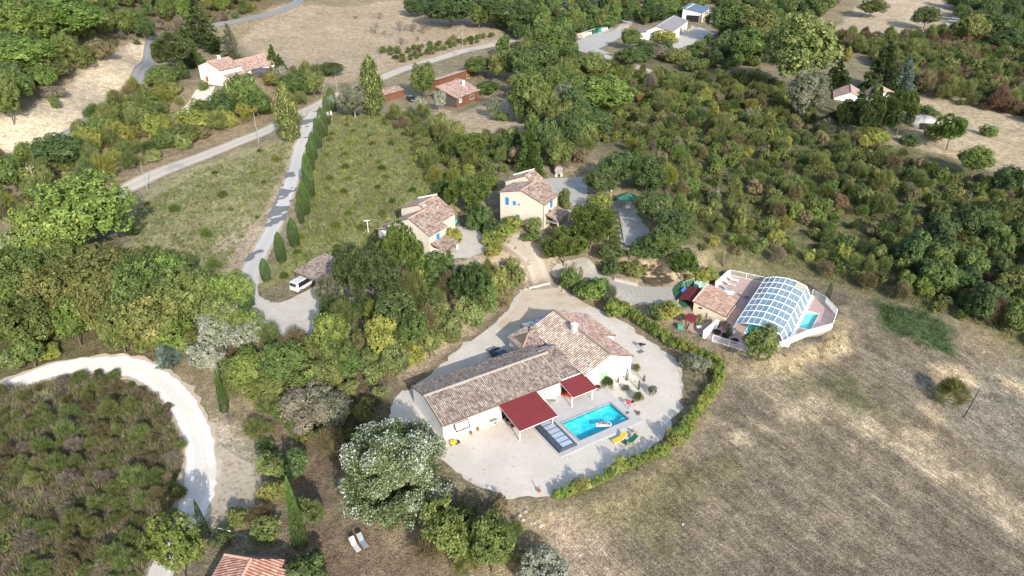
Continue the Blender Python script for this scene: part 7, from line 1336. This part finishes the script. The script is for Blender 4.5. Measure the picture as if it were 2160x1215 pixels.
flush()
QUEUE_DONE = 0
def blades(name, pp, spacing, h, seed, col, nb_=9, rad=.22, band=None):
    """grass tufts as real blades, one mass"""
    W_ = polyw(pp); r = np.random.default_rng(seed); lo, hi = W_.min(0), W_.max(0); n = int((hi - lo).prod() / spacing ** 2); P = r.uniform(lo, hi, (n, 2)); P = P[sdf(P, W_) < 0]
    if band is not None: P = P[np.abs(sdf(P, band) - .15) < .45]
    for a in (AVOID[:-3] if band is None else ()): P = P[sdf(P, a) > .2]
    cl = np.sin(P[:, 0] * .5 + 2 * np.sin(P[:, 1] * .3)) * np.sin(P[:, 1] * .45 + np.sin(P[:, 0] * .37)); P = P[r.random(len(P)) < .55 + .4 * cl]; n = len(P)
    if n == 0: return
    H = h * r.uniform(.5, 1.4, n); z = hz(P[:, 0], P[:, 1], HZ0); b = np.repeat(np.column_stack([P, z - .03]), nb_, 0); hh = np.repeat(H, nb_) * r.uniform(.6, 1.1, n * nb_); a = r.uniform(0, 6.28, n * nb_); rd = r.uniform(.1, 1, n * nb_) * rad; base = b + np.column_stack([np.cos(a) * rd, np.sin(a) * rd, np.zeros(n * nb_)]); lean = r.uniform(.1, .7, n * nb_) * hh
    tip = base + np.column_stack([np.cos(a) * lean, np.sin(a) * lean, hh]); a2 = r.uniform(0, 6.28, n * nb_); w = np.column_stack([np.cos(a2), np.sin(a2), np.zeros(n * nb_)]) * (.10 * hh)[:, None] * .5; V_ = np.stack([base - w, base + w, tip], 1).reshape(-1, 3); m_ = n * nb_
    o = link(name, npmesh(name, V_, np.arange(m_ * 3).reshape(m_, 3), np.clip(np.repeat(r.random(n), nb_) * .6 + r.random(m_) * .4, 0, 1)), F[col]); tag(o, kind='stuff'); return o
FIELD = [(1150,1080),(1280,1050),(1440,970),(1540,860),(1560,780),(1700,790),(1780,700),(1800,640),(1900,660),(2050,720),(2200,830),(2300,1100),(2300,1260),(1180,1260)]
blades("dry_grass", FIELD, .8, .26, 71, 'straw', 7); blades("dry_grass", FIELD, .55, .26, 72, 'brown', 7); blades("grass", [(1150,1080),(1280,1050),(1460,960),(1620,900),(1560,1060),(1400,1240),(1180,1260)], 1.0, .3, 73, 'olive', 8)
blades("dry_grass", [(1640,760),(1700,735),(1770,700),(1790,660),(1800,690),(1760,740),(1690,770),(1650,800)], .8, .5, 74, 'straw', 9); blades("grass", [(1650,750),(1780,705),(1770,740),(1680,780)], .8, .7, 75, 'broom', 9)
blades("dry_grass", [(560,40),(640,10),(830,0),(1050,60),(1060,90),(850,140),(640,160),(540,110)], 1.0, .45, 76, 'straw', 7, .4); blades("weeds", [(1845,640),(1880,645),(1960,655),(2010,740),(1960,745),(1880,700)], .4, .6, 77, 'dark', 9, .35)
blades("dry_grass", [(240,440),(420,345),(620,285),(640,300),(580,420),(500,590),(440,600),(300,560)], .75, .45, 78, 'straw', 8); blades("grass", [(650,560),(600,590),(640,470),(680,300),(700,240),(820,245),(950,400),(950,560)], .42, .65, 79, 'broom', 9); blades("dry_grass", [(650,560),(640,470),(680,300),(700,240),(820,245),(950,400),(950,560)], .5, .6, 80, 'straw', 8)
blades("dry_grass", [(-100,830),(180,790),(330,830),(380,930),(370,1080),(300,1230),(-200,1260)], .42, .5, 81, 'drybush', 9); blades("dry_grass", [(1440,900),(1540,760),(1500,720),(1330,670),(1200,620),(1240,640),(1400,740),(1430,830)], .5, .45, 82, 'straw', 8); blades("grass", [(1180,1070),(1300,1020),(1440,950),(1520,820),(1540,760),(1440,735),(1440,830),(1410,910),(1330,985),(1180,1050)], .5, .5, 83, 'olive', 8)
blades("dry_grass", [(1930,195),(2160,210),(2260,400),(2160,380),(1960,320),(1860,300),(1940,270)], 1.1, .4, 84, 'straw', 6, .4); blades("dry_grass", [(880,240),(1080,200),(1110,270),(1060,290),(950,280)], 1.0, .35, 85, 'straw', 6, .3)
blades("grass", [(260,460),(420,360),(600,300),(620,320),(560,440),(500,520),(470,600),(400,560),(300,540)], .42, .65, 94, 'broom', 9); blades("grass", [(650,560),(600,590),(640,470),(680,300),(700,240),(820,245),(950,400),(950,560)], .9, .9, 95, 'yellow', 10, .4); blades("leaf_litter", [(560,840),(640,880),(700,960),(700,1080),(900,1160),(1000,1240),(560,1240),(640,1000)], .6, .10, 86, 'brown', 7, .3); blades("dry_grass", [(0,470),(200,395),(420,305),(640,225),(700,170),(640,150),(560,190),(420,250),(250,240),(0,360)], .9, .5, 87, 'straw', 7)
blades("grass", [(860,790),(1000,700),(1060,650),(1090,600),(1040,600),(940,660),(800,760)], .7, .5, 88, 'straw', 8)
blades("grass", [(1300,128),(1440,165),(1600,160),(1790,290),(1900,330),(2060,385),(2230,430),(2300,800),(2075,690),(1900,640),(1780,600),(1560,540),(1440,510),(1350,420),(1330,310),(1200,180)], .62, .75, 91, 'olive', 9, .45); blades("dry_grass", [(1300,128),(1440,165),(1600,160),(1790,290),(1900,330),(2060,385),(2230,430),(2300,800),(2075,690),(1900,640),(1780,600),(1560,540),(1440,510),(1350,420),(1330,310),(1200,180)], .8, .6, 92, 'brown', 8, .45)
blades("grass", [(-100,830),(180,800),(330,830),(380,930),(370,1080),(300,1230),(-200,1260)], .55, .45, 93, 'olive', 9, .35)
TRK_BEND = [(-100,830),(180,800),(330,830),(380,930),(370,1080),(300,1230),(-200,1260)]
blades("dry_grass", TRK_BEND, .34, .75, 96, 'straw', 9, .4); blades("grass", TRK_BEND, .40, .8, 97, 'broom', 9, .4); blades("dry_grass", TRK_BEND, .5, .8, 98, 'straw', 9, .4)
blades("weeds", TERR_PX + [(800,1060)] if False else [(780,780),(1100,560),(1500,640),(1480,1080),(800,1080)], .34, .3, 99, 'straw', 7, .2, TERR)
blades("dry_grass", [(1655,775),(1800,850),(2010,975),(2260,1130),(2260,1160),(1990,995),(1780,870),(1680,812)], .5, .3, 101, 'straw', 7); blades("dry_grass", [(1950,770),(2040,775),(2160,820),(2160,832),(2040,800),(1985,840),(1985,870),(1955,840)], .6, .4, 102, 'straw', 8)
# small boulders strewn in the dry field
for i, px_ in enumerate(((1906,785),(1903,790),(1907,795),(1655,790),(1388,1105),(1440,1106))): rock(px_, .16, "pale stone lying in the dry grass of the big field", "stones in the big field")
